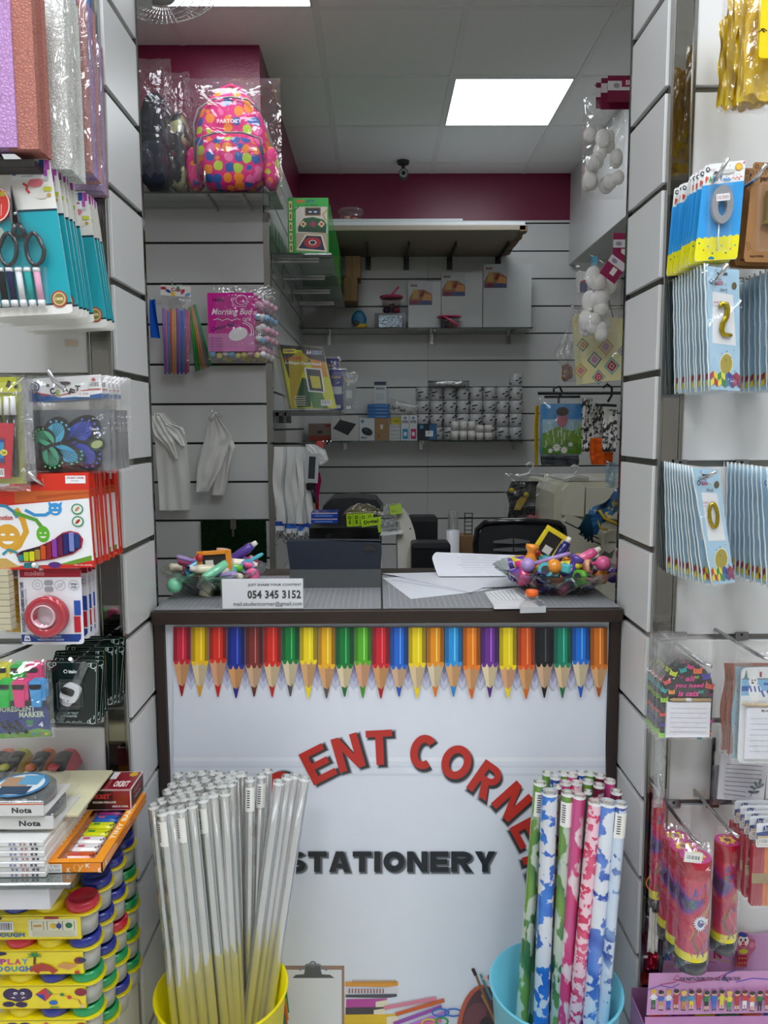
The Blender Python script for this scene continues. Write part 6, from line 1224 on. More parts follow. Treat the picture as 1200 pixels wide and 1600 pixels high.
fr = FL(102, 530, 120, 541, YF-.013); b = fr.b(); b.slab(102, 530, 120, 541, -.0005, 0, '#cfc2ae', 'print'); fr.solo('price_sticker', b, 'small blank beige sticker on the white slat under the sewing kits', 'sticker')
# pen set
fr = FL(-30, 588, 48, 766, 1.20); fr.thing('pen_set', 'bagged set of black pens with white caps and a red booklet', 'pen set')
b = fr.b(); b.slab(-25, 589, 34, 612, -.001, 0, '#c9cc2e', 'print'); b.up(-.0015); b.poly([(13,604),(17,594),(21,596),(19,606)], '#2a2c20'); b.rect(25, 601, 30, 607, '#3a3c28'); fr.part('header_card', b)
b = fr.b(); b.slab(-25, 613, 33, 756, .004, .005, '#c2c63a', 'print'); fr.part('backing_card', b)
for k, x in enumerate((-20, -8, 4, 15, 24)):
    b = fr.b(); b.rod(x, 619, x-.5, 648, 3.6, -.006, c='#e6e8e8', m='gloss', n=10, r2=4.6); o = fr.part('pen_cap', b); b = fr.b(); b.rod(x-.5, 648, x-2, 745, 3.8, -.004, c='#1d1d20', m='gloss', n=10); fr.part('pen_barrel', b)
b = fr.b(); b.prism([(-30,747),(19,747),(27,661),(-28,657)], -.017, -.013, '#c41f36', 'gloss'); b.up(-.0175); b.poly([(-30,724),(13,724),(15,683),(-29,681)], '#8a1626'); b.poly([(-30,721),(11,721),(13,686),(-29,684)], '#2a90c4'); b.rect(-25, 715, 11.5, 721, '#1b4a8c'); b.rect(-25, 686, 13, 690, '#1b3a8c'); b.ell(12, 706, 5, 5, '#e8d83a', 14); b.text('24', 9.5, 704, 14.5, 708.5, '#333', bold=.3); b.barcode(0, 731, 11, 744, 5); fr.part('red_booklet', b)
b = fr.b(); b.bag(-30, 585, 40, 768, .026, .01, 41, '#fff', 'film', .005, 12, 20); b.bag(28, 590, 49, 752, .0, .05, 42, '#b8bac0', 'film_milky', .004, 5, 14); fr.part('plastic_bag', b)
# butterfly craft bags
fr = FL(50, 586, 180, 742, 1.25); fr.thing('craft_butterfly_pack', 'clear craft pack with blue and green paper butterflies under a CRAFT header', 'craft pack')
b = fr.b(); b.prism([(53,628),(161,621),(160,585),(52,592)], -.003, -.002, '#efeff0', 'print'); b.up(-.0035)
b.poly([(53,628),(161,621),(161,614),(130,619),(100,621),(75,616),(53,609)], '#1a5a9e'); b.line([(53,608),(72,615),(95,618),(118,613),(140,609),(159,608)], 1.6, '#c83a3a'); b.ell(62.5, 604, 7, 7.5, '#2a3f78', 18); b.ell(62.5, 604, 5.4, 5.8, '#c8ccd8', 16); b.ell(62.5, 604, 3.4, 3.8, '#2a3f78', 8)
for ch, x, y, c, r_ in (('C', 84, 611, '#2a2a2e', -20), ('R', 93, 614, '#8aa82a', 10), ('A', 103, 607, '#1e3a2c', -4), ('F', 112, 612, '#2a2a30', 25), ('T', 121, 607, '#3a4a2a', 5)): b.turn(r_, x+4, y); b.text(ch, x, y-5, x+8, y+5, c, bold=1.3)
b.turn(0,0,0)
for x, y, c in ((74.5, 617, '#c8353a'), (149, 593, '#c8353a'), (90, 619, '#3a6ac0'), (82, 602, '#555555')):
    for a in range(0, 180, 45): b.line([(x-3*math.cos(RAD(a)), y-3*math.sin(RAD(a))), (x+3*math.cos(RAD(a)), y+3*math.sin(RAD(a)))], .9, c)
b.barcode(141, 596, 157, 606, 8); b.rect(124, 611, 143, 620, '#f6f6f6'); b.text('10.500', 126, 613, 141, 617, '#8a4a5a'); b.ell(105, 599, 11, 3, '#4a4038', 12, turn=-4); fr.part('header_card', b)
def wing(b, cx, cy, rx, ry, t, c1, c2):
    b.ell(cx, cy, rx, ry, '#141618', 20, turn=t); ct, st_ = math.cos(RAD(t)), math.sin(RAD(t))
    b.ell(cx-ct*rx*.16, cy-st_*rx*.16, rx*.74, ry*.70, c1, 18, turn=t)
    for k in range(-2, 3): a = RAD(t+k*17); b.line([(cx-ct*rx*.9, cy-st_*rx*.9), (cx+rx*.55*math.cos(a), cy+rx*.55*math.sin(a))], .9, '#141618')
    for k in range(-2, 3): a = RAD(t+k*24); b.ell(cx+rx*.80*math.cos(a), cy+ry*.86*math.sin(a)+rx*.0, rx*.075, ry*.10, c2, 8, turn=t)
for yy, grp in ((-.006, 1),):
    b = fr.b(); b.up(-.004); wing(b, 128, 673, 31, 21, -38, '#3c4fb0', '#4a5ac0'); wing(b, 133, 712, 26, 21, 40, '#3a46a8', '#4a5ac0'); b.line([(92,694),(118,686),(136,693)], 5, '#141416'); b.ell(150, 694, 13, 10, '#2a3f30', 14, turn=-20); b.ell(150, 694, 9, 6, '#a8b07a', 12, turn=-20); fr.part('paper_butterfly', b, label='violet blue butterfly underneath')
    b = fr.b(); b.up(-.009); wing(b, 92, 674, 25, 19, -62, '#45a8cc', '#4ab0d8'); wing(b, 74, 682, 19, 15, -140, '#4fb488', '#7ad06a'); wing(b, 108, 710, 27, 17, 28, '#3f9fc6', '#52b8a0'); wing(b, 84, 716, 22, 17, 75, '#3fa07c', '#72c872'); b.line([(66,706),(84,695),(102,691),(116,690)], 5, '#141416'); fr.part('paper_butterfly', b, label='turquoise and green butterfly on top')
b = fr.b(); b.slab(56, 640, 168, 736, .001, .002, '#6c7074', 'gloss'); fr.part('grey_insert', b)
b = fr.b(); b.bag(51, 586, 176, 740, .016, .008, 43, '#ffffff', 'film', .004, 16, 18); fr.part('plastic_bag', b)
stackup(fr, [.03, .045, .06, .08], lambda j: 'clear butterfly craft pack, ' + ORD[j] + ' from the front behind the CRAFT header', 'butterfly craft packs', dx=.001)
p = PY(92, 592, YL_(1.2)); r_ = tag(empty('wall_hook', Vector((PY(92, 592, YL_(1.25)).x, YF, p.z - .02))), 'shiny chrome hook above the butterfly pack', 'hook'); b = B().use('#d0d2d4', 'metal').tube([(.035, 0, -.005), (.03, -.16, -.005), (.012, -.185, .004), (-.004, -.195, .018), (-.010, -.205, .038)], .0038, 8); obj('prong', b, r_)
# red clay boxes
fr = FL(-40, 739, 142, 892, 1.22); fr.thing('crayon_box', 'red and white box of coloured plastic crayons with smiling paint blobs', 'crayon box')
b = fr.b(); b.prism([(-40,892),(141,887),(138,738),(35,741),(33,765),(-40,766)], -.001, .008, '#d8321f', 'gloss'); fr.part('carton', b)
b = fr.b(); b.up(-.0015); b.rect(104, 743, 134, 755, '#f0f0f2'); b.text('STUDENT CORNER', 106, 745, 132, 748, '#a02a3a', bold=.3); b.text('STATIONERY', 112, 750, 124, 752, '#444'); b.ell(55, 753, 15, 4, '#5a1410', 16)
b.poly([(27,786),(138,778),(138,765),(27,767)], '#c8602a'); b.poly([(60,781),(110,773),(138,771),(138,768),(60,774)], '#b04e22')
b.poly([(-40,886),(141,881),(138,778),(27,788),(-40,795)], '#eceef0'); b.poly([(-40,892),(141,887),(141,876),(100,880),(60,886),(-40,880)], '#cc2c22'); b.poly([(-40,890),(30,886),(10,872),(-40,872)], '#c9a45c'); b.poly([(88,882),(138,868),(138,876),(112,882)], '#6a9a30'); b.poly([(35,888),(62,888),(52,878),(36,880)], '#2a7a80'); b.ell(82, 883, 10, 5, '#5a2a7a', 12)
b.text('motion', 1, 804, 23, 812, '#b83a30', bold=.6)
b.line([(28,794),(38,812),(42,830),(30,852),(14,862)], 9, '#d8a030'); b.line([(0,788),(14,790),(24,798),(30,808)], 5, '#3a8ab0'); b.line([(26,800),(42,806),(58,812),(66,824)], 6, '#5a9a3a'); b.line([(42,796),(56,804),(72,804),(82,798)], 5, '#3a90c8')
b.ell(14, 838, 19, 20, '#dba43a', 18); b.ell(67, 834, 10, 13, '#5fb02c', 16); b.ell(87, 795, 10, 10, '#3d96d4', 16); b.poly([(78,790),(77,782),(84,788)], '#3d96d4'); b.poly([(92,787),(98,783),(96,792)], '#3d96d4')
for cx, cy, s_ in ((14, 838, 1.7), (67, 834, .9), (87, 795, .9)): b.ell(cx, cy+4*s_, 5*s_, 3*s_, '#f4f0e8', 12, a0=0, a1=180); b.ell(cx-4*s_, cy-2*s_, 2.2*s_, 1.2*s_, '#f4f0e8', 8); b.ell(cx+4*s_, cy-2*s_, 2.2*s_, 1.2*s_, '#f4f0e8', 8)
b.line([(5,866),(14,858),(28,864)], 4, '#3a90a0')
for cy, c in ((795, '#c88a70'), (814.5, '#b02a20')): b.ell(120, cy, 9, 8.6, '#3a8a5a', 18); b.ell(120, cy, 7, 6.6, '#dfe8e0', 18); b.ell(120, cy, 5, 2.2, c, 12, turn=-45)
W_ = [(25,866),(32,861),(60,853),(82,843),(96,832),(108,829),(120,832),(127,842),(124,856),(110,866),(80,874),(50,878),(30,878)]
b.poly(W_[::-1], '#b02440'); b.poly([(76+(x-76)*.93, 855+(y-855)*.88) for x, y in W_][::-1], '#20202a'); b.text('Non toxic painting', 112, 882, 138, 884.5, '#f4d8d0', bold=.25)
fr.part('printed_front', b)
for k, c in enumerate('#2f7f86 #a9c41e #d8d01e #a8863a #c8501e #8a1a24 #8a3aa0 #6a1a4a #23246a #7a86c8 #24407a'.split()):
    x = 29 + k*8.6; tops_ = (866, 862, 861, 858, 852, 847, 842, 837, 833, 831, 834); bots = (876, 876, 876, 874, 873, 872, 870, 867, 865, 861, 856); b = fr.b(); b.slab(x, tops_[k], x+7.4, bots[k], -.006, -.002, c, 'gloss', 1.5); fr.part('crayon', b)
stackup(fr, [.022, .034, .046, .058, .070, .095, .125, .14], lambda j: 'red crayon box, ' + ORD[j] + ' from the front in its row', 'red crayon boxes on one hook', dx=-.0005, skip=('crayon',))
p = PY(38, 750, YL_(1.18)); r_ = tag(empty('wall_hook', Vector((p.x+.02, YF, p.z - .012))), 'chrome hook through the red crayon box', 'hook'); b = B().use('#d0d2d4', 'metal').tube([(0, 0, 0), (0, -.205, 0), (-.008, -.22, .012), (-.016, -.23, .026)], .0035, 8); obj('prong', b, r_)
# packets left of the tape
for a, c, lab, Yx in (((-20, 890, 12, 985), '#cfc7a6', 'pale bagged packet at the left edge beside yellow erasers', 1.20), ((10, 905, 28, 988), '#d9a41f', 'column of orange yellow brick-like erasers in clear film', 1.26), ((26, 908, 38, 978), '#cfc48a', 'pale yellow packet beside the orange erasers', 1.34)):
    fr = FL(*a, Yx); fr.thing('eraser_packet', lab, 'packet')
    for k in range(10):
        y = a[1] + (a[3]-a[1])*k/10; b = fr.b(); b.slab(a[0], y+.4, (a[0]+a[2])/2-.3, y+(a[3]-a[1])/10-.4, 0, .02, c, 'gloss'); b.slab((a[0]+a[2])/2+.3, y+.4, a[2], y+(a[3]-a[1])/10-.4, 0, .02, c, 'gloss'); fr.part('eraser_row', b)
    b = fr.b(); b.bag(a[0]-2, a[1]-4, a[2]+2, a[3]+3, .008, .026, Yx*5, '#fff', 'film', .003, 6, 12); fr.part('plastic_bag', b)
for k in range(6):
    a = (-14+k*7, 884, -9+k*7, 916-k*3); fr = FL(*a, 1.22+.01*k); b = fr.b(); b.slab(*a, 0, .004, ('#2f6fb0', '#dfe3e6')[k % 2], 'gloss'); fr.solo('card_edge', b, ('blue' if k % 2 == 0 else 'white') + ' card edge, ' + ORD[k].replace('front', 'first') + ' from the left under the red box', 'card', 'thin cards under the red crayon box')
# nano tape
fr = FL(33, 885, 128, 1008, 1.235); fr.thing('tape_blister', 'blister card with a red ring of double sided nano tape', 'adhesive tape')
b = fr.b(); b.slab(34, 887, 126, 1007, .0, .0012, '#e6e7ec', 'print', 5); b.up(-.0004); b.rect(37, 888, 126, 901.5, '#a51a30'); b.text('modelo', 44, 891, 73, 899, '#d88a94', bold=.7)
b.poly([(34.5,1003),(118,1003),(122,998),(122.5,991),(34.5,991)], '#1f3f8f'); b.text('QUALITY PRODUCTS', 62, 993.5, 93, 996.8, '#c8d4ee', bold=.2); b.text('PRODUCTOS DE CALIDAD', 58, 998, 97, 1001, '#c8d4ee', bold=.2); b.poly([(38,1001.5),(48,1001.5),(46.5,993),(39.5,993)], '#e4e8f0'); b.ring(43, 992.5, 2.2, 2, .8, '#e4e8f0'); b.text('4kg', 40, 996, 46, 1000, '#1f3f8f', bold=.3)
b.slab(114, 938, 123.5, 961, -.0012, -.0006, '#2c52ae', 'gloss'); b.slab(113, 963, 122.5, 988, -.0012, -.0006, '#c02336', 'gloss'); b.up(-.0007)
b.turn(-90, 39, 950); b.text('DOUBLE-SIDED ADHESIVE NANO TAPE', 2, 947.5, 80, 952.5, '#30406a', bold=.45); b.text('CINTA NANO DE DOBLE CARA', 4, 954, 70, 956.4, '#7a8098'); b.turn(0,0,0)
for cx, cy in ((62, 913), (95, 914), (115, 914)): b.ring(cx, cy, 8, 8, .7, '#a9a9b4'); b.ring(cx, cy, 3.4, 3.4, .6, '#a9a9b4')
for cy in (910, 920): b.slab(72, cy-4, 85, cy+4, -.0009, -.0005, '#9a9ca4', 'print', 3)
b.up(-.0010); b.text('19mm', 110, 910.5, 120, 913.5, '#333a5a', bold=.2); b.text('x 2m', 111, 915.5, 119, 918.5, '#333a5a', bold=.2); b.line([(90,918),(102,909)], .8, '#a9a9b4'); fr.part('printed_card', b)
b = fr.b(); k_ = fr.k; c_ = fr.loc(77, 961); b.use('#9a1226', 'clearred')
k = N('clearred'); bb = k.n('BsdfPrincipled', i_Base_Color=lin('#b01830'), i_Roughness=.12, i_Coat_Weight=.5); MATS['clearred'] = k.end(bb.outputs[0])
b.T = Matrix.Translation((c_[0], 0, c_[2])) @ Matrix.Rotation(RAD(90), 4, 'X') @ Matrix.Scale(1.0, 4); R1 = 31*k_
b.lathe([(R1*.56, .002), (R1*.56, .019), (R1*.9, .020), (R1, .018), (R1, .002)], 40, cap=False); fr.part('tape_ring', b)
b = fr.b(); b.T = Matrix.Translation((c_[0]-.003, 0, c_[2]+.002)) @ Matrix.Rotation(RAD(90), 4, 'X'); b.use('#e6b8c2', 'gloss').lathe([(R1*.5, .002), (R1*.5, .021), (R1*.57, .021), (R1*.57, .002)], 36, cap=False); fr.part('tape_core', b)
b = fr.b(); b.T = Matrix.Translation((c_[0]-.001, 0, c_[2]+.001)) @ Matrix.Rotation(RAD(90), 4, 'X'); b.use('#fff', 'clear').lathe([(R1*1.22, .001), (R1*1.12, .020), (R1*1.02, .024), (R1*.6, .0245), (R1*.45, .014), (0, .013)], 36, cap=False); fr.part('clear_blister', b)
stackup(fr, [.03, .048, .062], lambda j: 'blister card of red nano tape, ' + ORD[j] + ' from the front', 'nano tape blister cards')
p = PY(50, 893, YL_(1.2)); r_ = tag(empty('wall_hook', Vector((p.x+.008, YF, p.z - .004))), 'chrome hook with a white tip at the nano tape card', 'hook'); b = B().use('#d0d2d4', 'metal').tube([(0, 0, 0), (0, -.19, 0), (-.006, -.21, .012)], .0034, 8); obj('prong', b, r_); b = B().use('#e8e8e4', 'gloss').ball((-.007, -.213, .014), .005, 8, 6); obj('tip', b, r_)
# highlighters
fr = FL(-30, 1028, 85, 1152, 1.17); fr.thing('highlighter_pack', 'bagged pack of green, pink and blue fluorescent markers', 'marker pack')
b = fr.b(); b.prism([(-30,1154),(76,1150),(71,1098),(-30,1103)], -.003, -.001, '#2c3f80', 'gloss'); b.up(-.0035); b.poly([(-30,1154),(76,1150),(75,1140),(56,1137),(30,1144),(-30,1146)], '#6fa03a')
b.text('FLUORESCENT', -12, 1103, 54, 1112, '#c8d8c0', bold=.6, rise=2); b.text('MARKER', 30, 1111, 67, 1120, '#c8d8c0', bold=.7, rise=1); b.rect(40, 1124, 50, 1131, '#2f7f4a'); b.text('NEW', 41, 1132, 49, 1134, '#c8d8c0'); b.text('4', 58, 1127, 65, 1135, '#dfe6ea', bold=.7)
for x in (2, 14, 26): b.line([(x, 1128), (x+15, 1145)], 6, '#15181c'); b.line([(x-3, 1124), (x+2, 1129)], 2.5, '#15181c')
for k, c in enumerate(('#3a8ac8', '#3f9a4a', '#a83a5a', '#c8cc3a')): b.ell(50+k*6.2, 1146, 2.4, 2, c, 10)
fr.part('printed_sleeve', b)
for row, dz_, yb in ((0, 0, -.012), (1, -17, .02)):
    for x, c, cn in ((-12, '#e8e23a', 'yellow'), (13, '#17c548', 'green'), (35, '#ee3f86', 'pink'), (60, '#3fa0e0', 'blue')):
        if row and x > 40: continue
        xx = x + row*9; b = fr.b(); b.slab(xx-10, 1060+dz_, xx+8, 1074+dz_, yb, yb+.018, c, 'gloss', 4); b.prism([(xx-7,1101+dz_),(xx+6,1101+dz_),(xx+8,1066+dz_),(xx-10,1066+dz_)], yb, yb+.016, c, 'gloss'); o = fr.part('marker_cap', b, label=cn + ' marker cap'); b = fr.b(); b.slab(xx+6, 1062+dz_, xx+12, 1092+dz_, yb+.004, yb+.018, c, 'gloss', 2); fr.part('cap_clip', b, o); b = fr.b(); b.slab(xx+2, 1088+dz_, xx+13, 1101+dz_, yb+.006, yb+.02, '#262a38', 'gloss', 1); fr.part('marker_body', b)
b = fr.b(); b.bag(-30, 1030, 80, 1153, .022, .05, 44, '#fff', 'film', .006, 14, 16); fr.part('plastic_bag', b)
p = PY(10, 1030, YL_(1.25)); r_ = tag(empty('wall_hook', Vector((p.x, YF, p.z + .012))), 'dark hook above the fluorescent markers', 'hook'); b = B().use('#6a6c70', 'metal').tube([(.06, 0, .02), (.02, -.15, .0), (-.01, -.21, -.005)], .0034, 8); obj('prong', b, r_)
# tally counters
fr = FL(70, 1030, 154, 1135, 1.25); fr.thing('tally_counter', 'dark green blister card with a white hand tally counter', 'tally counter')
b = fr.b(); b.prism([(71,1129),(73,1132),(145,1134.5),(147.5,1132),(153.5,1036),(151,1033),(79,1031),(76.5,1034)], .0, .0012, '#13231e', 'gloss'); b.up(-.0004)
b.line([(74,1128),(145,1131),(151,1036),(79,1034),(74,1128)], .8, '#9fb0aa')
for x, y, f, g in ((84, 1038, 1, 1), (146, 1040, -1, 1), (78, 1125, 1, -1), (141, 1127, -1, -1)): b.ring(x, y, 5, 5, 1.3, '#c8d4d0', 10, a0=20, a1=250); b.ring(x+f*5, y-g*1, 3, 3, 1, '#c8d4d0', 8); b.line([(x-f*3, y+g*9), (x-f*2, y+g*3)], 1.2, '#c8d4d0')
for x in (95, 105, 114, 122): b.ring(x, 1129, 3.2, 2.2, .8, '#c8d4d0', 8, a0=180, a1=360)
b.ring(105, 1048.5, 3, 3, 1.1, '#eef2f0', 12); b.text('italo', 109.5, 1046, 122, 1051.5, '#eef2f0', bold=.5); b.text('HAND TALLY', 98, 1112, 121, 1115.5, '#b8c8c2', bold=.25, slant=.1); b.text('COUNTER', 99, 1117, 119, 1120.5, '#b8c8c2', bold=.25, slant=.1); b.rect(95, 1061, 129, 1104, '#4a5652'); b.rect(96, 1062, 128, 1103, '#2c3632'); fr.part('printed_card', b)
b = fr.b(); b.use('#93a09c', 'film_milky'); b.turn(25, 115, 1080); b.slab(109, 1028, 121, 1130, -.007, -.004, '#7f8c88', 'film_milky', 5); b.up(-.0075); [b.ell(115, y, 1.3, 1.3, '#c8d2ce', 8) for y in (1037, 1045, 1114, 1122)]; b.turn(0,0,0); fr.part('strap', b)
b = fr.b(); b.turn(24, 113, 1082); b.slab(100, 1065, 126, 1093, -.016, -.004, '#e6e8ea', 'gloss', 9); b.slab(105, 1086, 121, 1100, -.014, -.004, '#e6e8ea', 'gloss', 6); b.up(-.0165); b.turn(0,0,0); o = fr.part('counter_body', b, label='white counter body'); b = fr.b(); b.turn(22, 112, 1077); b.slab(102, 1070, 121, 1081, -.0172, -.016, '#1c211f', 'gloss', 4); b.turn(0,0,0); fr.part('screen', b, o)
b = fr.b(); b.use('#b8bcc0', 'metal').ball(fr.loc(103, 1089, -.016), (.0045, .002, .0045), 12, 8); b.ball(fr.loc(111.5, 1090, -.016), (.0016, .001, .0016), 8, 6); fr.part('button', b, o)
b = fr.b(); b.use('#fff', 'clear').box(fr.loc(95.5,0)[0], fr.loc(128.5,0)[0], -.018, -.0005, fr.loc(0,1103.5)[2], fr.loc(0,1061.5)[2], .002); fr.part('clear_blister', b)
stackup(fr, [.022, .036, .050, .085, .100, .114, .128, .142], lambda j: 'dark green tally counter card, ' + ORD[j] + ' from the front', 'tally counter cards on one hook', ry=4, skip=('clear_blister', 'strap'))
p = PY(108, 1038, YL_(1.22)); r_ = tag(empty('wall_hook', Vector((p.x, YF, p.z - .004))), 'chrome hook at the top of the tally counter cards', 'hook'); b = B().use('#c8cacc', 'metal').tube([(0, 0, 0), (0, -.185, 0), (0, -.20, .012)], .0034, 8); obj('prong', b, r_)
# glass shelf and what stands on it
ZG = .915; XS = -.434; SHELF_Z, SU = .807, 1.17; before = set(bpy.data.objects)   # shelf height and drafting unit
r_ = empty('glass_shelf', (XS - .6, 1.02, ZG - .009)); tag(r_, 'glass shelf with a rounded corner under the padlock and candy boxes', 'shelf'); b = B().use('#8fa39c', 'shelf_glass').box(0, .6, 0, .285, 0, .0085, .002); obj('pane', b, r_); b = B().use('#2e3a36', 'clear').box(.5985, .602, 0, .285, .001, .0075); b.box(0, .6, -.002, .0005, .001, .0075); obj('polished_edge', b, r_)
def cuboid(name, x0, x1, y0, y1, z0, z1, c, lab, cat, m='gloss', group=None, bev=.0008):
    r = tag(empty(name, (x0, y0, z0)), lab, cat, group); b = B().use(c, m).box(0, x1-x0, 0, y1-y0, 0, z1-z0, bev); obj('carton', b, r); return r
def facetext(r, side, x1, y1, z1, fn, nm='printed_face', parent=None):
    """print on one face of a box: side 'f' front (x,z), 's' right side (y,z), 't' top (x,y); coordinates 0..100 on both axes"""
    class F2: pass
    f = F2(); f.k = .001
    if side == 'f': f.loc = lambda px, py, y=0.: (px/100*x1, y - .0003, (100-py)/100*z1)
    elif side == 's': f.loc = lambda px, py, y=0.: (x1 + .0003 - y, px/100*y1, (100-py)/100*z1)
    else: f.loc = lambda px, py, y=0.: (px/100*x1, (100-py)/100*y1, z1 + .0003 - y)
    b = B(f); fn(b); return obj(nm, b, r)
# candy / eraser display tray
cx0, cx1, cy0, cy1, cz1 = -.484, -.399, 1.045, 1.255, .016
cand = tag(empty('candy_box', (cx0, cy0, ZG)), 'orange display tray of small wrapped bars on the glass shelf', 'display box')
W_, D_ = cx1-cx0, cy1-cy0; b = B().use('#ee8a12', 'gloss'); b.box(0, W_, 0, D_, 0, .001); b.box(0, W_, 0, .0015, 0, cz1); b.box(0, W_, D_-.0015, D_, 0, cz1); b.box(0, .0015, 0, D_, 0, cz1); b.box(W_-.0015, W_, 0, D_, 0, cz1); b.use('#f59a1c'); b.box(.0, .016, 0, D_, cz1-.001, cz1+.0005); b.box(W_-.014, W_, 0, D_, cz1-.001, cz1+.0005); b.box(.016, W_-.014, 0, .010, cz1-.001, cz1+.0005); obj('tray', b, cand)
facetext(cand, 'f', W_, D_, cz1, lambda b: (b.use(), b.rect(8, 15, 32, 95, '#e8e8e4'), b.text('T 001', 12, 22, 28, 45, '#444'), b.text('LX-350', 11, 58, 29, 82, '#444'), b.text('K', 40, 50, 47, 95, '#f6e8c8', bold=2), b.ring(57, 48, 6, 32, 2, '#f2c878'), b.text('K', 72, 8, 80, 50, '#f6e8c8', bold=2), b.text('K', 93, 50, 99, 96, '#f6e8c8', bold=2), b.line([(60,90),(68,20)], 3, '#f2c878')))
facetext(cand, 's', W_, D_, cz1, lambda b: (b.text('TINY BAND', 30, 25, 70, 80, '#c86a08', bold=2), b.rect(5, 30, 8, 80, '#f4d8a0')), 'printed_side')
facetext(cand, 't', W_, D_, cz1 + .0008, lambda b: [(b.turn(-90, 92, y), b.text(t, 92-h, y-5, 92+h, y+4, '#f7e2b8', bold=.6), b.turn(0,0,0)) for t, y, h in (('TINY BAND', 45, 26),)] + [(b.turn(-90, 9, 50), b.text('FINDS IN MINI', 9-28, 45, 9+28, 53, '#f7e2b8', bold=.4), b.turn(0,0,0))], 'printed_rim')
for k, (c, nm) in enumerate((('#d0582a', 'brown'), ('#eae6e6', 'white'), ('#eae6e6', 'white'), ('#d9e01e', 'yellow'), ('#d9e01e', 'yellow'), ('#1f5fb4', 'blue'), ('#8a2a6a', 'purple'), ('#5a1f4a', 'dark purple'))):
    y = .020 + k*.0215; x0_, x1_ = .019, W_-.018; br = tag(empty('wrapped_bar', (cx0 + x0_, cy0 + y, ZG + .0035)), nm + ' wrapped mini bar, ' + ORD[k].replace('front', 'first') + ' from the front in the orange tray', 'sweet', 'mini bars in the orange tray')
    b = B().use(c, 'gloss').box(.004, x1_-x0_-.004, 0, .017, 0, .009, .003); obj('bar', b, br); b = B().use('#dcdce0', 'film_milky'); b.box(-.001, .004, .001, .016, .003, .006); b.box(x1_-x0_-.004, x1_-x0_+.001, .001, .016, .003, .006); obj('wrapper_end_pattern', b, br)
    b = B().use('#1c1c20', 'print'); [b.box(x1_-x0_-.009+.0035*j, x1_-x0_-.007+.0035*j, .002+.003*j, .006+.003*j, .0091, .0093) for j in range(3)]; b.use('#3a8a3a' if nm == 'yellow' else '#c84a6a').box(.012, .022, .006, .011, .0091, .0094); obj('printed_pattern', b, br)
# padlock box
pb = cuboid('padlock_box', -.4815, -.4045, 1.195, 1.262, ZG + cz1 + .0012, ZG + cz1 + .035, '#8a1628', 'dark red and black padlock carton lying on the orange tray', 'box')
X1_, Y1_, Z1_ = .077, .067, .0338
def wl_(b): b.line([(0.8,1.5),(99.2,1.5),(99.2,98.5),(.8,98.5),(.8,1.5)], 2.4, '#e8e0dc')
facetext(pb, 'f', X1_, Y1_, Z1_, lambda b: (b.poly([(0,100),(45,100),(45,0),(0,0)], '#170a0c'), b.poly([(45,100),(62,100),(62,0),(45,0)], '#4c0e18'), b.text('OKBST', 14, 20, 56, 44, '#f2e4e0', bold=4.2), b.text('OKBST', 14, 20, 56, 44, '#c83030', bold=1.8), b.ring(59, 19, 2, 5, .8, '#d85040'), b.text('GOLDEN PADLOCK', 19, 55, 69, 66, '#e8dcd8', bold=1.1), b.text('MADE IN CHINA', 60, 76, 94, 86, '#e8dcd8', bold=.9), wl_(b)), 'printed_front')
facetext(pb, 't', X1_, Y1_, Z1_, lambda b: (b.poly([(0,100),(38,100),(38,0),(0,0)], '#170a0c'), b.poly([(10,88),(30,88),(32,48),(12,48)], '#c89a30'), b.ring(22, 42, 9, 26, 3, '#c8ccd0', a0=180, a1=360), b.rect(38, 4, 52, 42, '#e6e2de'), b.text('OKBST', 56, 52, 88, 84, '#f0dcd8', bold=2.5), b.ell(84, 16, 9, 13, '#c8a02a'), wl_(b)), 'printed_top')
facetext(pb, 's', X1_, Y1_, Z1_, lambda b: (b.rect(8, 10, 92, 90, '#2a0c12'), b.text('OKBST', 20, 20, 80, 42, '#c83030', bold=2), b.text('PADLOCK', 25, 55, 75, 68, '#c8a8a0', bold=1), wl_(b)), 'printed_side')
# stack of white boxes
for k in range(7):
    dx = (0, .001, -.001, .0015, 0, .001, -.0005)[k]; bx = cuboid('flat_white_box', -.60, -.476+dx, 1.035+dx, 1.22, ZG + .0078*k, ZG + .0078*k + .0074, '#e4e4e2', ['lowest', 'second lowest', 'third lowest', 'middle', 'third highest', 'second highest', 'topmost'][k] + ' flat white box in the stack beside the orange tray', 'box', 'print', 'flat white boxes stacked on the glass shelf')
    w__ = -.476+dx+.60; facetext(bx, 'f', w__, .18, .0074, lambda b: [b.line([(x-2.4, 30), (x+2.4, 30), (x+2.4, 75), (x-2.4, 75), (x-2.4, 30)], 3, c) for x, c in ((64, '#8a8ab0'), (76, '#b08a90'), (88, '#555560'))], 'printed_front')
b_ = cuboid('flat_cream_box', -.60, -.452, 1.10, 1.25, ZG + .0552, ZG + .060, '#d8d4b0', 'cream coloured flat box on top of the white stack', 'box', 'print')
facetext(b_, 't', .148, .15, .0048, lambda b: (b.ell(70, 80, 10, 8, '#3a3028', 14), b.line([(55,88),(75,84)], 4, '#e0b090'), b.rect(5, 84, 50, 92, '#b0c878')), 'printed_top')
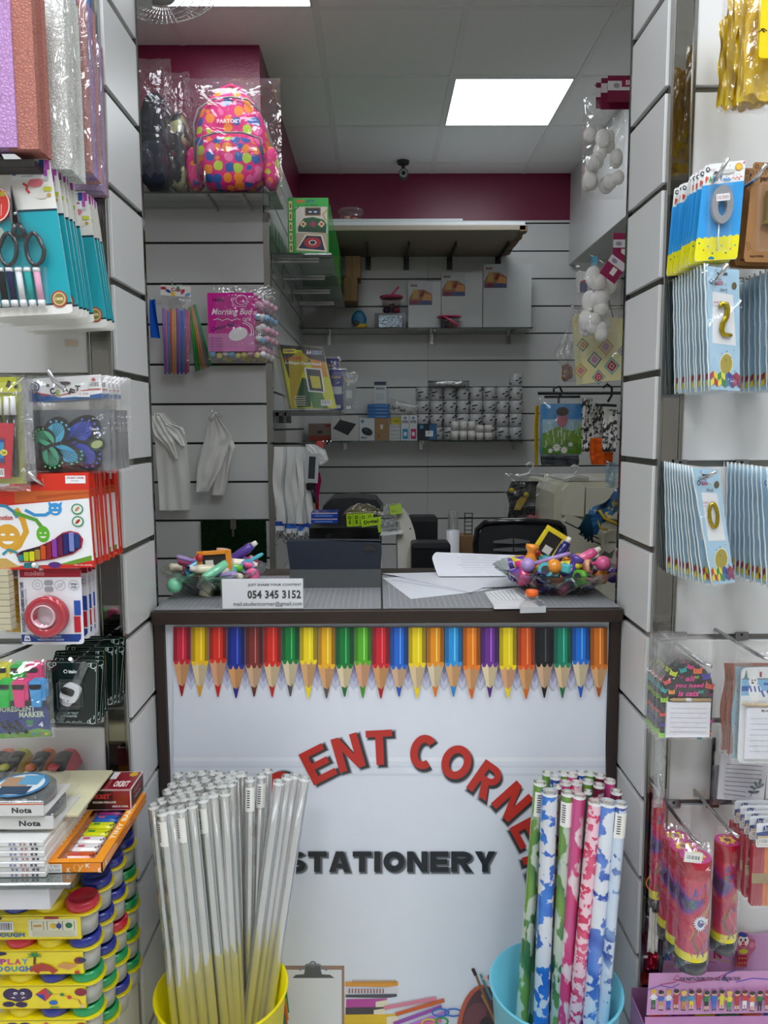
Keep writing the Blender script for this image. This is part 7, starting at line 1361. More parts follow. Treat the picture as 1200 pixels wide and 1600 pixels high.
for k, (x1_, yf_, z0_, lab) in enumerate(((-.470, 1.055, .0605, 'lower clear topped tape box with printed word on its white front'), (-.481, 1.050, .083, 'upper clear topped tape box with a round blue picture'))):
    r = tag(empty('tape_box', (-.60, yf_, ZG + z0_)), lab, 'tape box'); wx = x1_ + .60; b = B().use('#d9d9d6', 'print').box(0, wx, 0, .002, 0, .020); b.box(0, wx, 0, .10, 0, .001); obj('white_front', b, r)
    facetext(r, 'f', wx, .1, .020, lambda b: (b.text('Nota', 62, 30, 86, 72, '#3a3a3c', bold=2.4), b.line([(50,96),(99,96)], 3, '#b8b8b4')) + ((b.rect(0, 0, 100, 9, '#d8643a'),) if k else ()), 'lettering')
    b = B().use('#ffffff', 'clear').box(0, wx, .0025, .10, .001, .022, .001); obj('clear_cover', b, r)
    b = B().use('#8f9aa0', 'film_milky').lathe([(.018,.003),(.046,.003),(.046,.019),(.018,.019)], 28, (wx-.052, .052, 0), cap=False); obj('tape_roll', b, r)
    if k: b = B().use('#3a7fb0', 'print').lathe([(.0,.0235),(.040,.0235)], 28, (wx-.056, .052, 0)); b.use('#dfe8ec').lathe([(0,.0238),(.034,.0238)], 28, (wx-.056, .052, 0)); b.use('#b08a6a').box(wx-.085, wx-.045, .045, .075, .0240, .0243); b.use('#23405a').box(wx-.080, wx-.035, .02, .045, .0240, .0243); b.use('#5aa0c8').box(wx-.06, wx-.03, .05, .08, .0244, .0246); obj('picture_disc', b, r)
cuboid('white_shelf_box', -.62, -.470, 1.03, 1.20, ZG - .046, ZG - .0095, '#dcdce0', 'long white carton tucked under the edge of the glass shelf', 'box', 'print')
# rounded tape dispensers
for k, (px, c, cn) in enumerate(((-2, '#c8541a', 'orange'), (22, '#a8a81c', 'yellow green'), (62, '#c8641a', 'deep orange'), (97, '#b01a30', 'red'))):
    Yx = 1.27; fr = Fr(px-22, 1180, px+22, 1236, Yx); fr.thing('tape_dispenser', cn + ' rounded mini tape dispenser in a clear shell, ' + ['far left', 'second', 'third', 'rightmost'][k] + ' of the row', 'tape dispenser', 'rounded dispensers along the shelf'); fr.root.location = (fr.o.x, Yx-.03, ZG)
    h_ = PY(px, 1182, Yx).z - ZG; w2 = fr.w; b = fr.b(); b.use(c, 'gloss').grid(lambda u, v: (w2*(.04+.84*u) + (1-v)*.006, -.03 + .11*v, h_*(.35+.62*math.sin(min(1, v*1.15)*math.pi*.55)**.7)*(1-.35*abs(2*u-1)**3.0)), 12, 12); b.box(w2*.08, w2*.88, -.028, .08, 0, h_*.4, .004); fr.part('shell', b)
    b = fr.b(); b.use('#1c1a18', 'gloss').grid(lambda u, v: (w2*(.2+.52*u) + (1-v)*.006, -.022 + .075*v, h_*(.38+.62*math.sin(min(1, (v*.68+.07)*1.15)*math.pi*.55)**.7)*(1-.35*abs(1.04*u-.52)**3.0)), 8, 8); fr.part('dark_window', b)
    b = fr.b(); b.use(c, 'gloss').ball((w2*.44, .004, h_*.90), (.009, .009, .006), 12, 8); fr.part('button', b); b = fr.b(); b.use('#ffffff', 'clear').box(0, w2*.95, -.036, .085, 0, h_*1.04, .008); fr.part('clear_shell', b)
# play dough boxes
LH = .0565
def dough(cols, var, lab):
    W2 = .148; root = tag(empty('dough_box', (0, 0, 0)), lab, 'play dough box', 'play dough boxes')
    b = B().use('#f0dc10', 'gloss'); b.box(0, W2-.012, 0, .0012, 0, .038); b.box(0, W2-.012, .0515, .0527, 0, .038); b.box(0, W2-.012, 0, .0527, 0, .001)
    pts = [(W2-.012+.022*math.sin(RAD(a)), .02635-.02635*math.cos(RAD(a))) for a in range(0, 181, 15)]
    P = [(0, 0)] + pts + [(0, .0527)]; lo_ = [b._v((x, y, .036)) for x, y in P]; hi_ = [b._v((x, y, .0395)) for x, y in P]; b.face(hi_); b.face(lo_[::-1]); n = len(P); [b.face([lo_[k], lo_[(k+1) % n], hi_[(k+1) % n], hi_[k]]) for k in range(n)]
    obj('carton', b, root)
    def art(b):
        if var == 0: b.rect(42, 14, 96, 88, '#e6e4c8'); [b.line([(46+k*17, 22), (59+k*17, 22), (59+k*17, 60), (46+k*17, 60), (46+k*17, 22)], 1, '#8a8a70') for k in range(3)]; b.rect(48, 38, 57, 46, '#d8963a'); b.ell(70, 42, 4, 12, '#e0c030'); b.ell(76, 42, 3, 12, '#3a4a9a'); b.ell(87, 40, 4, 12, '#2a7a4a'); [b.line([(46, 66+k*6), (93, 66+k*6)], 1, '#9a9a80') for k in range(4)]; b.rect(60, 4, 76, 12, '#b0283a'); b.barcode(2, 22, 26, 66, 4); b.text('DOUGH', 4, 68, 38, 86, '#2a6ab0', bold=1.5); b.ell(4, 8, 10, 10, '#2a2450')
        elif var == 1:
            b.ell(6, 10, 10, 9, '#2a2450', 16)
            for k, (ch, c) in enumerate(zip('PLAY', ('#b03a90', '#e05a8a', '#d0406a', '#4aa0d0'))): b.text(ch, 8+k*8, 32, 15+k*8, 56, '#ffffff', bold=4.5); b.text(ch, 8+k*8, 32, 15+k*8, 56, c, bold=1.8)
            for k, (ch, c) in enumerate(zip('DOUGH', ('#2f8ad0', '#3a6ab8', '#3aa0a0', '#3a7ac0', '#2a6ab0'))): b.text(ch, 4+k*8, 62, 11+k*8, 86, '#ffffff', bold=4.5); b.text(ch, 4+k*8, 62, 11+k*8, 86, c, bold=1.8)
            b.line([(46,55),(47,20)], 2.6, '#6a4a20'); [b.line([(46.5,20),(46.5+8*math.cos(a), 20+16*math.sin(a))], 3, '#2a8a4a') for a in (-2.6, -1.9, -1.2, -.5, .2, 2.9)]
            b.poly([(40,84),(44,60),(54,50),(64,60),(72,82),(66,96),(62,84),(52,84),(50,96),(45,84)], '#b0402c'); b.poly([(70,66),(78,48),(90,56),(94,50),(92,66),(84,78),(76,72)], '#d89a5a'); b.ell(96, 40, 6, 14, '#8a2a3a', 14); b.ell(99, 38, 5, 10, '#3a3a5a', 10); b.ell(93, 90, 3, 7, '#c83a3a')
        else:
            b.ell(18, 36, 10, 26, '#3a2a50', 18); b.ell(32, 36, 9, 26, '#3a2a50', 18); b.ell(25, 44, 11, 24, '#43305c', 18); b.ell(22, 32, 2.4, 6, '#f0ece8', 10); b.ell(30, 32, 2.4, 6, '#f0ece8', 10); b.ell(22.6, 33, 1, 3, '#111', 8); b.ell(29.6, 33, 1, 3, '#111', 8); b.poly([(16,50),(22,54),(20,46)], '#e8dcc0'); b.poly([(34,50),(28,54),(30,46)], '#e8dcc0'); b.ell(14, 78, 7, 12, '#3a2a50', 12); b.ell(28, 80, 7, 12, '#3a2a50', 12)
            b.poly([(44,36),(56,8),(64,34),(55,66)], '#c83a4a'); b.poly([(56,8),(64,34),(60,36)], '#3a8a5a'); b.poly([(44,36),(55,66),(54,36)], '#3a4aa0'); b.line([(64,38),(74,36),(82,52),(92,60),(94,78)], 1.2, '#c83a3a'); b.ell(74, 38, 2.5, 7, '#2a8a4a', 8); b.ell(82, 50, 2.5, 8, '#c83a3a', 8); b.ell(64, 72, 5, 10, '#2f6ac0', 12); b.line([(60,92),(70,92)], 4, '#2a8a4a'); b.ell(95, 28, 7, 16, '#8a2a3a', 14); b.ell(96, 88, 2.6, 6, '#d8c8a8')
    facetext(root, 'f', W2-.012, .05, .038, art, 'printed_front')
    for k, c in enumerate(cols):
        x = W2 - .018 - k*.0475; b = B().use('#b9bab2', 'satin').lathe([(.0205, .0012), (.0225, .036)], 22, (x, .02635, 0)); o = obj('tub', b, root)
        b = B().use(c, 'gloss').lathe([(.0238,.0398),(.0245,.042),(.0245,.050),(.022,.0535),(.0195,.0535),(.0185,.0518),(0,.0518)], 26, (x, .02635, 0), cap=False); obj('lid', b, o)
    return root
BLU, YEL, RED, GRN = '#1f2f94', '#e0cc14', '#c8203a', '#159a58'
P_ = [dough([RED, YEL, BLU], 0, 'x'), dough([BLU, YEL, RED], 1, 'x'), dough([GRN, BLU, YEL], 2, 'x'), dough([BLU, YEL, GRN], 1, 'x')]
DX = PY(141, 1450, 1.085).x - .150; DZ0 = PY(60, 1468, 1.085).z
pick = [[0, 3, 3, 3, 3, 3], [1, 3, 1, 2, 2, 2], [2, 1, 0, 2, 2, 2], [2, 2, 2, 2, 1, 2], [1, 2, 3, 2, 2, 2]]; first = {}
for lv in range(5):
    for rw in range(4):
        v = pick[lv][rw]; lab = 'play dough box of capped tubs, ' + ['top', 'second', 'third', 'fourth', 'lowest'][lv] + ' layer, ' + ('front' if rw == 0 else ORD[rw] + ' from the front')
        if v in first: r = dup(P_[v], label=lab)
        else: r = P_[v]; r['label'] = lab; first[v] = 1
        r.location = (DX + .001*((lv*7+rw*3) % 3), 1.085 + .0575*rw, DZ0 - LH*lv)
for o in [o for o in bpy.data.objects if o not in before and o.parent is None]:      # drafting units on the shelf -> metres in the room
    x, y, z = o.location; o.location = (x*SU, y*SU, SHELF_Z + (z - ZG)*SU); o.scale = (SU,)*3
pl_ = tag(obj('display_plinth', B().use('#d6d6d2', 'laminate').box(-1.2, XS*SU - .012, 1.085*SU - .02, YF - .012, 0, SHELF_Z + (DZ0 - 4*LH - ZG)*SU - .003, .003)), 'white plinth carrying the play dough boxes', 'plinth')
def YR_(Y): return 1.31 + (Y - 1.10)*.6 if Y < 1.44 else Y
def FR(x0, y0, x1, y1, Y, **kw): return Fr(x0, y0, x1, y1, YR_(Y), **kw)        # depth of goods on the right wall hooks
STK = 1.13
# ================================================================ merchandise on the right front wall
def rhook(px, py, Yt, lab, dx=0., Lz=.02, c='#d0d2d4'):
    """prong from the wall to a tip that shows at this pixel"""
    Yt = YR_(Yt); p = PY(px, py, Yt); r = tag(empty('wall_hook', Vector((p.x - dx, YF, p.z - Lz))), lab, 'hook'); L = YF - Yt
    b = B().use(c, 'metal').tube([(0, 0, 0), (0, -L*.9, 0), (dx*.4, -L*.96, Lz*.4), (dx, -L, Lz)], .0036, 8); obj('prong', b, r); return r
# yellow bags
for k, (a, Yx, lab) in enumerate((((1184, -30, 1260, 92), 1.10, 'flat bright yellow plastic packet at the top right edge'), ((1150, -30, 1235, 165), 1.17, 'clear bag of folded yellow plastic, front one at the top right'), ((1132, -30, 1205, 170), 1.26, 'clear bag of folded yellow plastic, second at the top right'), ((1123, -25, 1190, 168), 1.34, 'clear bag of folded yellow plastic, rearmost at the top right'))):
    fr = FR(*a, Yx); fr.thing('yellow_bag', lab, 'packet', 'yellow packets at the top right')
    b = fr.b(); n_ = k*3.1
    b.use('#f0cc00' if k == 0 else '#e2bc10', 'gloss')
    if k == 0: b.slab(a[0], a[1], a[2], a[3], -.003, .003, '#f2d000', 'gloss', 5); b.up(-.0035); b.line([(1181,52),(1190,46),(1196,50)], 2, '#4a4010'); b.line([(1186,46),(1192,52)], 2.4, '#3a3410')
    else:
        for j in range(4): b.grid(lambda u, v, j=j: b.pt(a[0]+5+(a[2]-a[0]-10)*u, a[3]-8-(a[3]-a[1]-20)*v*(.92-.04*j) - 6*math.sin(u*9+j*2), -.012+.011*j + .012*noise.noise(Vector((u*6+n_, v*5, j*3.)))), 14, 14)
        for j in range(6): x = a[0]+8+j*(a[2]-a[0])/7; b.poly([(x-8,a[3]-4-j%2*8),(x+9,a[3]-8),(x+4,a[3]-38),(x-5,a[3]-30)], ('#f0d818', '#d8b408')[j % 2], 'gloss')
    fr.part('folded_plastic', b)
    if k: b = fr.b(); b.bag(a[0]-1, a[1], a[2], a[3]+8, .024, .03, 50+k, '#fff', 'film', .012, 14, 20); fr.part('plastic_bag', b)
# party candles
def candle_card(a_, num=True):
    fr = FR(1084, 250, 1168, 410, 1.22); return fr
fr = FR(1084, 250, 1168, 410, 1.22); fr.thing('number_candle', 'blue and yellow party candle card with a silver number zero', 'party candle')
b = fr.b(); b.prism([(1087,409),(1155,405),(1158,402),(1165,253),(1162,250),(1100,257),(1097,260),(1085,405)], 0, .0012, '#eef0ee', 'print'); b.up(-.0004)
b.poly([(1093,290),(1164,282),(1160,366),(1087,377)], '#2f9be0'); top_ = [(1086.5+73.5*k/14, 374 - 6*k/14 - 3*(k % 2)) for k in range(15)]; b.poly([(1085,404),(1088,408.5),(1154,404.5),(1158,401)] + top_[::-1], '#ece41c')
rnd = random.Random(4)
for k in range(9): b.ell(1092+k*7.6, 384+((k*11) % 17)-4, 1.5, 1.4, ('#22508a', '#c85a3a', '#2a9ac8')[k % 3], 8)
for k in range(12): b.ell(1101+k*5.4, 258+((k*7) % 24), .9, .9, ('#c83a5a', '#3aa0c8', '#22305a', '#3aa05a')[k % 4], 6)
b.ell(1113, 405, 5.5, 4, '#1d7ab0', 14, a0=180, a1=360); b.ell(1153.5, 260.5, 6.2, 6, '#d8a030', 16); b.ell(1153.5, 260.5, 4.6, 4.4, '#e8c04a', 14); b.ell(1162, 254, 1.6, 1.6, '#c8304a', 8); b.ell(1101.5, 265, 3.6, 3.6, '#1c2440', 14); b.rect(1100, 263.5, 1103, 266.5, '#eef0ee'); b.text('italo', 1106, 263, 1115, 266.5, '#c88a8a')
for k, (ch, c) in enumerate(zip('PARTY', ('#d8442a', '#3aa04a', '#2a8ac8', '#d8902a', '#2a3a6a'))): b.text(ch, 1098+k*5.9, 276-k*.6, 1103+k*5.9, 285-k*.6, c, bold=.7)
b.text('candle', 1127, 277, 1140.5, 282.5, '#2a8ac8', bold=.5); b.line([(1142,279),(1145,277),(1148,280),(1151,276),(1154,279),(1157,275),(1160,277)], 1.4, '#d04a4a'); b.line([(1144,273),(1146,273)], 1.2, '#d04a4a'); b.line([(1153,272),(1155,272)], 1.2, '#d04a4a'); b.ell(1133, 268, 15, 3.4, '#c9cbc6', 14, turn=-6); b.rect(1112, 268, 1124, 272, '#4a4a44')
fr.part('printed_card', b)
k = N('glitter'); v_ = k.n('TexVoronoi', i_Vector=k.n('TexCoord').outputs['Object'], i_Scale=900.); nb = k.n('BsdfPrincipled', i_Base_Color=k.col(), i_Roughness=.3, i_Metallic=.25); k.t.links.new(k.bump(v_.outputs['Distance'], 1., .003), nb.inputs['Normal']); MATS['glitter'] = k.end(nb.outputs[0])
b = fr.b(); y_ = -.011
def zero(b, cx, cy, rx, ry, ix, iy, ya, yb, n=28, icy=0):
    o_ = [(cx+rx*math.cos(2*math.pi*k/n), cy+ry*math.sin(2*math.pi*k/n)) for k in range(n)]; i_ = [(cx+ix*math.cos(2*math.pi*k/n), cy+icy+iy*math.sin(2*math.pi*k/n)) for k in range(n)]
    A1 = [b._v(b.pt(*p, ya)) for p in o_]; A2 = [b._v(b.pt(*p, ya)) for p in i_]; B1 = [b._v(b.pt(*p, yb)) for p in o_]; B2 = [b._v(b.pt(*p, yb)) for p in i_]
    for k in range(n): j = (k+1) % n; b.face([A1[k], A2[k], A2[j], A1[j]]); b.face([A1[j], B1[j], B1[k], A1[k]]); b.face([A2[k], B2[k], B2[j], A2[j]])
b.use('#c9ccd2', 'glitter'); zero(b, 1125, 321, 18, 30, 8, 14, -.011, -.003, icy=4); fr.part('number_zero', b, label='silver glitter number zero')
b = fr.b(); b.rod(1122, 351, 1121, 394, 1.1, -.006, c='#e4e6ea', m='gloss'); fr.part('candle_stick', b)
b = fr.b(); b.turn(-6, 1125, 310); b.slab(1113, 305, 1136, 316, -.0118, -.0112, '#eceaec', 'print'); b.up(-.012); b.text('10.500', 1115, 308, 1134, 313, '#a04a5a'); b.turn(0,0,0); fr.part('price_sticker', b)
b = fr.b(); b.use('#fff', 'clear').box(fr.loc(1100,0)[0], fr.loc(1144,0)[0], -.014, -.0006, fr.loc(0,395)[2], fr.loc(0,289)[2], .004); fr.part('clear_blister', b)
stackup(fr, [.022, .034, .045, .055, .064, .074, .086, .100, .114], lambda j: 'blue and yellow party candle card, ' + ORD[j] + ' from the front on its hook', 'party candle cards on one hook', skip=('clear_blister', 'number_zero', 'price_sticker', 'candle_stick'), ry=1.2)
rhook(1138, 247, 1.17, 'chrome hook through the blue and yellow candle cards', dx=.012, Lz=.028)
fr = FR(1160, 253, 1250, 411, 1.22); fr.thing('number_candle', 'brown kraft party candle card at the right edge', 'party candle')
b = fr.b(); b.prism([(1165,409),(1250,411),(1252,257),(1174,253),(1171,256),(1162,402)], 0, .0012, '#9a6f42', 'print'); b.up(-.0004); b.text('party', 1184, 275, 1206, 285, '#2a1a10', bold=.8); b.text('happy birthday', 1172, 398, 1196, 403, '#3a2414', bold=.3); b.ring(1177, 260, 3.4, 3.4, 1.2, '#2a1a10'); b.text('MATTE', 1182, 262, 1198, 267, '#2a1a10', bold=.5)
for k in range(6): b.line([(1171+k*5, 266), (1173+k*5, 273)], .9, '#2a1a10')
for k in range(7): b.ell(1165+(k*5) % 9, 378+k*2, .9, .9, '#2a1a10', 6)
fr.part('printed_card', b); b = fr.b(); b.prism([(1186,352),(1215,352),(1215,300),(1192,300),(1192,346)], -.012, -.004, '#8a7a1c', 'glitter'); fr.part('gold_number', b); b = fr.b(); b.slab(1195, 302, 1215, 312, -.0128, -.0122, '#e6e6e6', 'print'); fr.part('price_sticker', b)
b = fr.b(); b.use('#fff', 'clear').box(fr.loc(1176,0)[0], fr.loc(1240,0)[0], -.016, -.0006, fr.loc(0,395)[2], fr.loc(0,288)[2], .004); fr.part('clear_blister', b)
stackup(fr, [.03, .05], lambda j: 'brown kraft candle card, ' + ORD[j] + ' from the front', 'brown candle cards', skip=('clear_blister', 'gold_number', 'price_sticker')); rhook(1197, 256, 1.17, 'chrome hook at the brown candle card', dx=.008)
# foil balloon packets
def packet(pts, Y, n2, lab, offs, panel, oval, zz, digit, group, gap=(0, 0)):
    """pts: outline bl, br, tr, tl in pixels"""
    xs = [p[0] for p in pts]; ys = [p[1] for p in pts]; fr = FR(min(xs), min(ys), max(xs), max(ys), Y); fr.thing('balloon_packet', lab, 'foil balloon packet')
    def uv(u, v): (x0, y0), (x1, y1), (x2, y2), (x3, y3) = pts; return ((x0*(1-u)+x1*u)*(1-v)+(x3*(1-u)+x2*u)*v, (y0*(1-u)+y1*u)*(1-v)+(y3*(1-u)+y2*u)*v)
    b = fr.b(); b.prism(pts, 0, .0015, '#a9cfe6', 'gloss'); b.up(-.0004)
    b.poly([uv(.12, .38), uv(.88, .375), uv(.80, .79), uv(.17, .80)], '#e9ecee'); b.text('italo', *uv(.25, .90), *uv(.5, .86), '#b0506a', bold=.4); e = uv(.14, .88); b.ring(e[0], e[1], 3, 4, 1.3, '#1c2f6a'); e = uv(.84, .865); b.ell(e[0], e[1], 4.5, 6, '#5a4a28', 14); x_, y_ = uv(.42, .835); b.text('16inch', x_, y_, x_+12, y_+5.5, '#444'); x_, y_ = uv(.35, .955); b.rect(x_, y_, x_+17, y_+4, '#26323a')
    e = uv(.55, .215); b.ell(e[0], e[1], 12, 18, '#e8e2b8', 20); b.ell(e[0], e[1], 10.5, 16, '#a8982a', 20)
    rn = random.Random(3)
    for k in range(14): e = uv(rn.uniform(.08, .93), rn.choice((rn.uniform(.14, .34), rn.uniform(.8, .98)))); b.ell(e[0], e[1], 1, 1.2, ('#22406a', '#c8a838', '#4a7ac8')[k % 3], 6)
    N_ = 8
    for r_, cols in ((0, ('#b01f30', '#e8dc28', '#2a8a4a', '#e8dc28', '#23549a', '#3a3a90', '#8a2040', '#a02a4a')), (1, ('#e8dc28', '#b01f30', '#e8dc28', '#2a8a4a', '#4a7a8a', '#23549a', '#a02a4a', '#7a2060'))):
        for k in range(N_): u0, u1 = k/N_, (k+1)/N_; d0 = .03 if k % 2 else .0; d1 = .0 if k % 2 else .03; v0 = .075 - r_*.055; b.poly([uv(u0, v0-.0+d0), uv(u1, v0+d1), uv(u1, v0+d1+.05), uv(u0, v0+d0+.05)], cols[k])
    fr.part('printed_card', b)
    if digit == '2':
        c = [uv(u, v) for u, v in ((.34, .665), (.42, .71), (.56, .705), (.60, .66), (.56, .60), (.44, .545), (.40, .49), (.46, .455), (.72, .455))]; b = fr.b(); b.use('#b09a28', 'foil').tube([b.pt(x, y, -.004) for x, y in c], [.0028, .004, .0048, .005, .005, .005, .0048, .0045, .003], 8); fr.part('gold_number', b)
    else:
        e = uv(.50, .60); b = fr.b(); b.use('#b09a28', 'foil').tube([b.pt(e[0]+7*math.cos(a)+2.4*math.sin(a), e[1]+18.5*math.sin(a), -.003) for a in [2*math.pi*k/22 for k in range(22)]], .0034, 8, close=True); fr.part('gold_number', b)
    x_, y_ = uv(.18, .735); b = fr.b(); b.slab(x_, y_, x_+10, y_+9, -.0016, -.0010, '#e9e2e6', 'print'); b.up(-.0018); b.text('10.500', x_+1, y_+3, x_+9, y_+6, '#a04a5a'); fr.part('price_sticker', b)
    b = fr.b(); x0, x1 = min(xs)-2, max(xs)+2
    b.use('#ffffff', 'film').grid(lambda u, v: b.pt(uv(u*1.10-.05, v*1.03-.015)[0], uv(u*1.10-.05, v*1.03-.015)[1], -.0028 - .0035*abs(noise.noise(Vector((u*3+Y*7, v*9, 1.))))), 8, 22); b.grid(lambda u, v: b.pt(uv(u*1.10-.05, v*1.03-.015)[0], uv(u*1.10-.05, v*1.03-.015)[1], .003), 2, 6)
    b.use('#dfe8e8', 'satin'); b.tube([b.pt(*uv(-.05, v*1.03-.015), -.001+.0012*math.sin(v*31)) for v in [k/16 for k in range(17)]], .0018, 4); fr.part('clear_sleeve', b)
    rn = random.Random(7); fr.root['group'] = group
    pivot = fr.loc(*uv(.5, .95)); 
    for j, d in enumerate(offs):
        ang = RAD(gap[0] + (gap[1]-gap[0])*(j+1)/len(offs) + rn.uniform(-.8, .8)); r = dup(fr.root, (0, d*STK, 0), lab2(lab, j+1), ry=ang, skip=('price_sticker', 'gold_number'))
        pv = Vector(pivot); r.location = fr.root.location + Vector((0, d*STK, 0)) + pv - Matrix.Rotation(ang, 3, 'Y') @ pv
    return fr
def lab2(lab, j): return {'2': 'pale blue number two balloon packet, ', '0': 'pale blue number zero balloon packet, ', 'R': 'pale blue balloon packet in the upper right row, ', 'S': 'pale blue balloon packet in the lower right row, '}[lab2.k] + ORD[j] + ' from the front'
lab2.k = '2'; packet([(1112,608),(1165,611),(1154,422),(1095,415)], 1.22, 0, 'pale blue foil balloon packet with a gold number two', [.014+.0125*j for j in range(15)], 0, 0, 0, '2', 'number two balloon packets', (.4, 2.4))
rhook(1137, 412, 1.17, 'chrome hook through the number two balloon packets', dx=.010, Lz=.024)
lab2.k = 'R'; packet([(1222,606),(1276,608),(1266,420),(1208,416)], 1.20, 0, 'pale blue balloon packet cut off at the right edge, upper row', [.02+.018*j for j in range(11)], 0, 0, 0, '2', 'upper right balloon packets', (.3, 2.5))
lab2.k = '0'; packet([(1119,914),(1156,910),(1119,733),(1075,732)], 1.24, 0, 'pale blue foil balloon packet with a gold number zero, hanging askew', [.014+.012*j for j in range(15)], 0, 0, 0, '0', 'number zero balloon packets', (2.5, 12.5))
rhook(1119, 736, 1.18, 'chrome hook bent sideways above the number zero packets', dx=.012, Lz=.014)
lab2.k = 'S'; packet([(1222,920),(1262,922),(1238,735),(1190,733)], 1.20, 0, 'pale blue balloon packet at the right edge, lower row', [.02+.015*j for j in range(14)], 0, 0, 0, '0', 'lower right balloon packets', (2., 11.))
# slatwall bracket clips
for px, py in ((1062, 722), (1158, 722), (1062, 991), (1158, 991), (1052, 1253), (1112, 1253)):
    fr = FR(px-10, py-5, px+11, py+9, YF-.014); b = fr.b(); b.slab(px-10, py-4, px+11, py+8, -.003, 0, '#8f9092', 'metal', 1); b.use('#3a3a3c', 'metal').ball(fr.loc(px, py, -.003), .003, 8, 6); fr.solo('hook_plate', b, 'steel hook plate in the slat groove ' + {722: 'above the number zero packets', 991: 'above the animal notepads', 1253: 'above the party poppers'}[py] + (', left one' if px < 1100 else ', right one'), 'hook plate')
# cat notepads
fr = FR(1022, 1000, 1122, 1156, 1.30); fr.thing('cat_notepad', 'black arched magnetic notepad covered in colourful cats', 'notepad')
arch = [(1031,1152),(1117,1152),(1118,1075),(1113,1058),(1104,1047),(1092,1039),(1076,1035),(1060,1038),(1046,1045),(1036,1056),(1031,1070)]
b = fr.b(); b.prism(arch, 0, .003, '#17161c', 'gloss'); b.up(-.0004)
def cat(cx, cy, s_, c, t=0): b.turn(t, cx, cy); b.poly([(cx-s_,cy+s_*.7),(cx+s_,cy+s_*.7),(cx+s_*1.1,cy-s_*.9),(cx+s_*.5,cy-s_*.35),(cx-s_*.5,cy-s_*.35),(cx-s_*1.1,cy-s_*.9)], c); b.ell(cx-s_*.4, cy+.5, .8, .8, '#222', 6); b.ell(cx+s_*.4, cy+.5, .8, .8, '#222', 6); b.turn(0,0,0)
for a in ((1050,1051,6,'#c8d82a',20), (1066,1046,5.5,'#1fa8a8',-15), (1077,1041,4.5,'#e83a90',20), (1090,1047,7,'#e8642a',0), (1105,1056,6.5,'#4a3ab0',-10), (1111,1071,7,'#d84a3a',15), (1040,1064,5.5,'#e85a5a',-25), (1035,1077,5,'#1fb0b0',30), (1048,1080,5,'#f09a3a',0), (1097,1080,3.6,'#1fa090',0), (1089,1057,3,'#8ac82a',0), (1063,1057,2.6,'#b02a80',0), (1113,1084,2.6,'#b02a80',0), (1036,1092,6,'#9ad02a',0), (1034,1115,4.5,'#e84a4a',0), (1035,1147,6.5,'#8ad02a',0), (1115,1126,4,'#d83a90',0), (1114,1145,3.6,'#e8843a',0), (1097,1152,4,'#2a9a9a',0), (1034,1131,3.5,'#4a3ab0',0)): cat(*a)
b.text('all', 1069, 1055, 1084, 1063, '#e03a90', bold=.8, slant=.25); b.text('you need', 1052, 1066, 1099, 1075, '#e03a90', bold=.9, slant=.2); b.text('is cats', 1058, 1078, 1092, 1087, '#e03a90', bold=.8, slant=.2); fr.part('printed_backing', b)
b = fr.b(); b.slab(1039, 1095, 1112, 1150, -.007, -.001, '#e6e6ec', 'print'); b.up(-.0073)
for k in range(6): b.line([(1045,1104+k*7.4),(1106,1105+k*7.4)], .7, '#a9a9b4')
fr.part('paper_pad', b)
b = fr.b(); b.rod(1050, 1091, 1112, 1092, 2.8, -.006, c='#b89a6a', m='wood', n=6); b.rod(1043, 1090.8, 1050, 1091, .4, -.006, c='#caa878', m='wood', n=6, r2=2.8); b.rod(1070, 1091.3, 1079, 1091.4, 3.0, -.006, c='#e6e6e6', m='satin', n=6); fr.part('pencil', b)
b = fr.b(); b.bag(1023, 1001, 1121, 1155, .012, .006, 61, '#fff', 'film', .003, 12, 16); fr.part('plastic_bag', b)
stackup(fr, [.018, .032, .046, .06], lambda j: 'cat notepad in a clear bag, ' + ORD[j] + ' from the front', 'cat notepads on one hook')
rhook(1112, 1042, 1.22, 'long chrome hook slanting down to the cat notepads', dx=.012, Lz=-.004)
# seal notepad
fr = FR(1150, 1040, 1250, 1195, 1.25); fr.thing('seal_notepad', 'white rounded notepad with a seal in a striped scarf by the sea', 'notepad')
b = fr.b(); b.slab(1152, 1043, 1250, 1193, 0, .003, '#e4e6e6', 'gloss', 9); b.up(-.0004); b.poly([(1153,1094),(1250,1098),(1250,1060),(1153,1059)], '#7fb4dc'); b.poly([(1153,1094),(1250,1098),(1250,1084),(1153,1086)], '#dfe9f0'); b.rect(1153, 1071, 1166, 1079, '#2f5fa8'); b.rect(1190, 1066, 1250, 1070, '#3a6ab0'); b.line([(1153,1060),(1250,1060)], 1.2, '#6a6a70'); b.poly([(1156,1060),(1163,1060),(1160,1045)], '#6a8a8a'); b.rect(1183, 1049, 1186, 1057, '#b0304a')
b.ell(1172, 1064, 7.5, 8, '#f0f0ee', 16); b.ell(1176, 1080, 11, 13, '#eceeee', 18, turn=-20); b.ell(1196, 1086, 16, 8, '#e6e8ea', 18, turn=-12); b.ell(1174, 1094, 9, 3.5, '#f0f0ee', 12, turn=-20); b.ell(1170, 1062, 1.2, 1.4, '#222', 8); b.ell(1175, 1062, 1.2, 1.4, '#222', 8); b.ell(1171, 1066, 2.4, 1.6, '#333', 8)
for x in (1167, 1174, 1181): b.line([(x, 1071), (x+3, 1080)], 2.6, '#2a56a8')
for x in (1186, 1196): b.line([(x, 1078), (x+6, 1088)], 3, '#2a56a8')
fr.part('printed_backing', b)
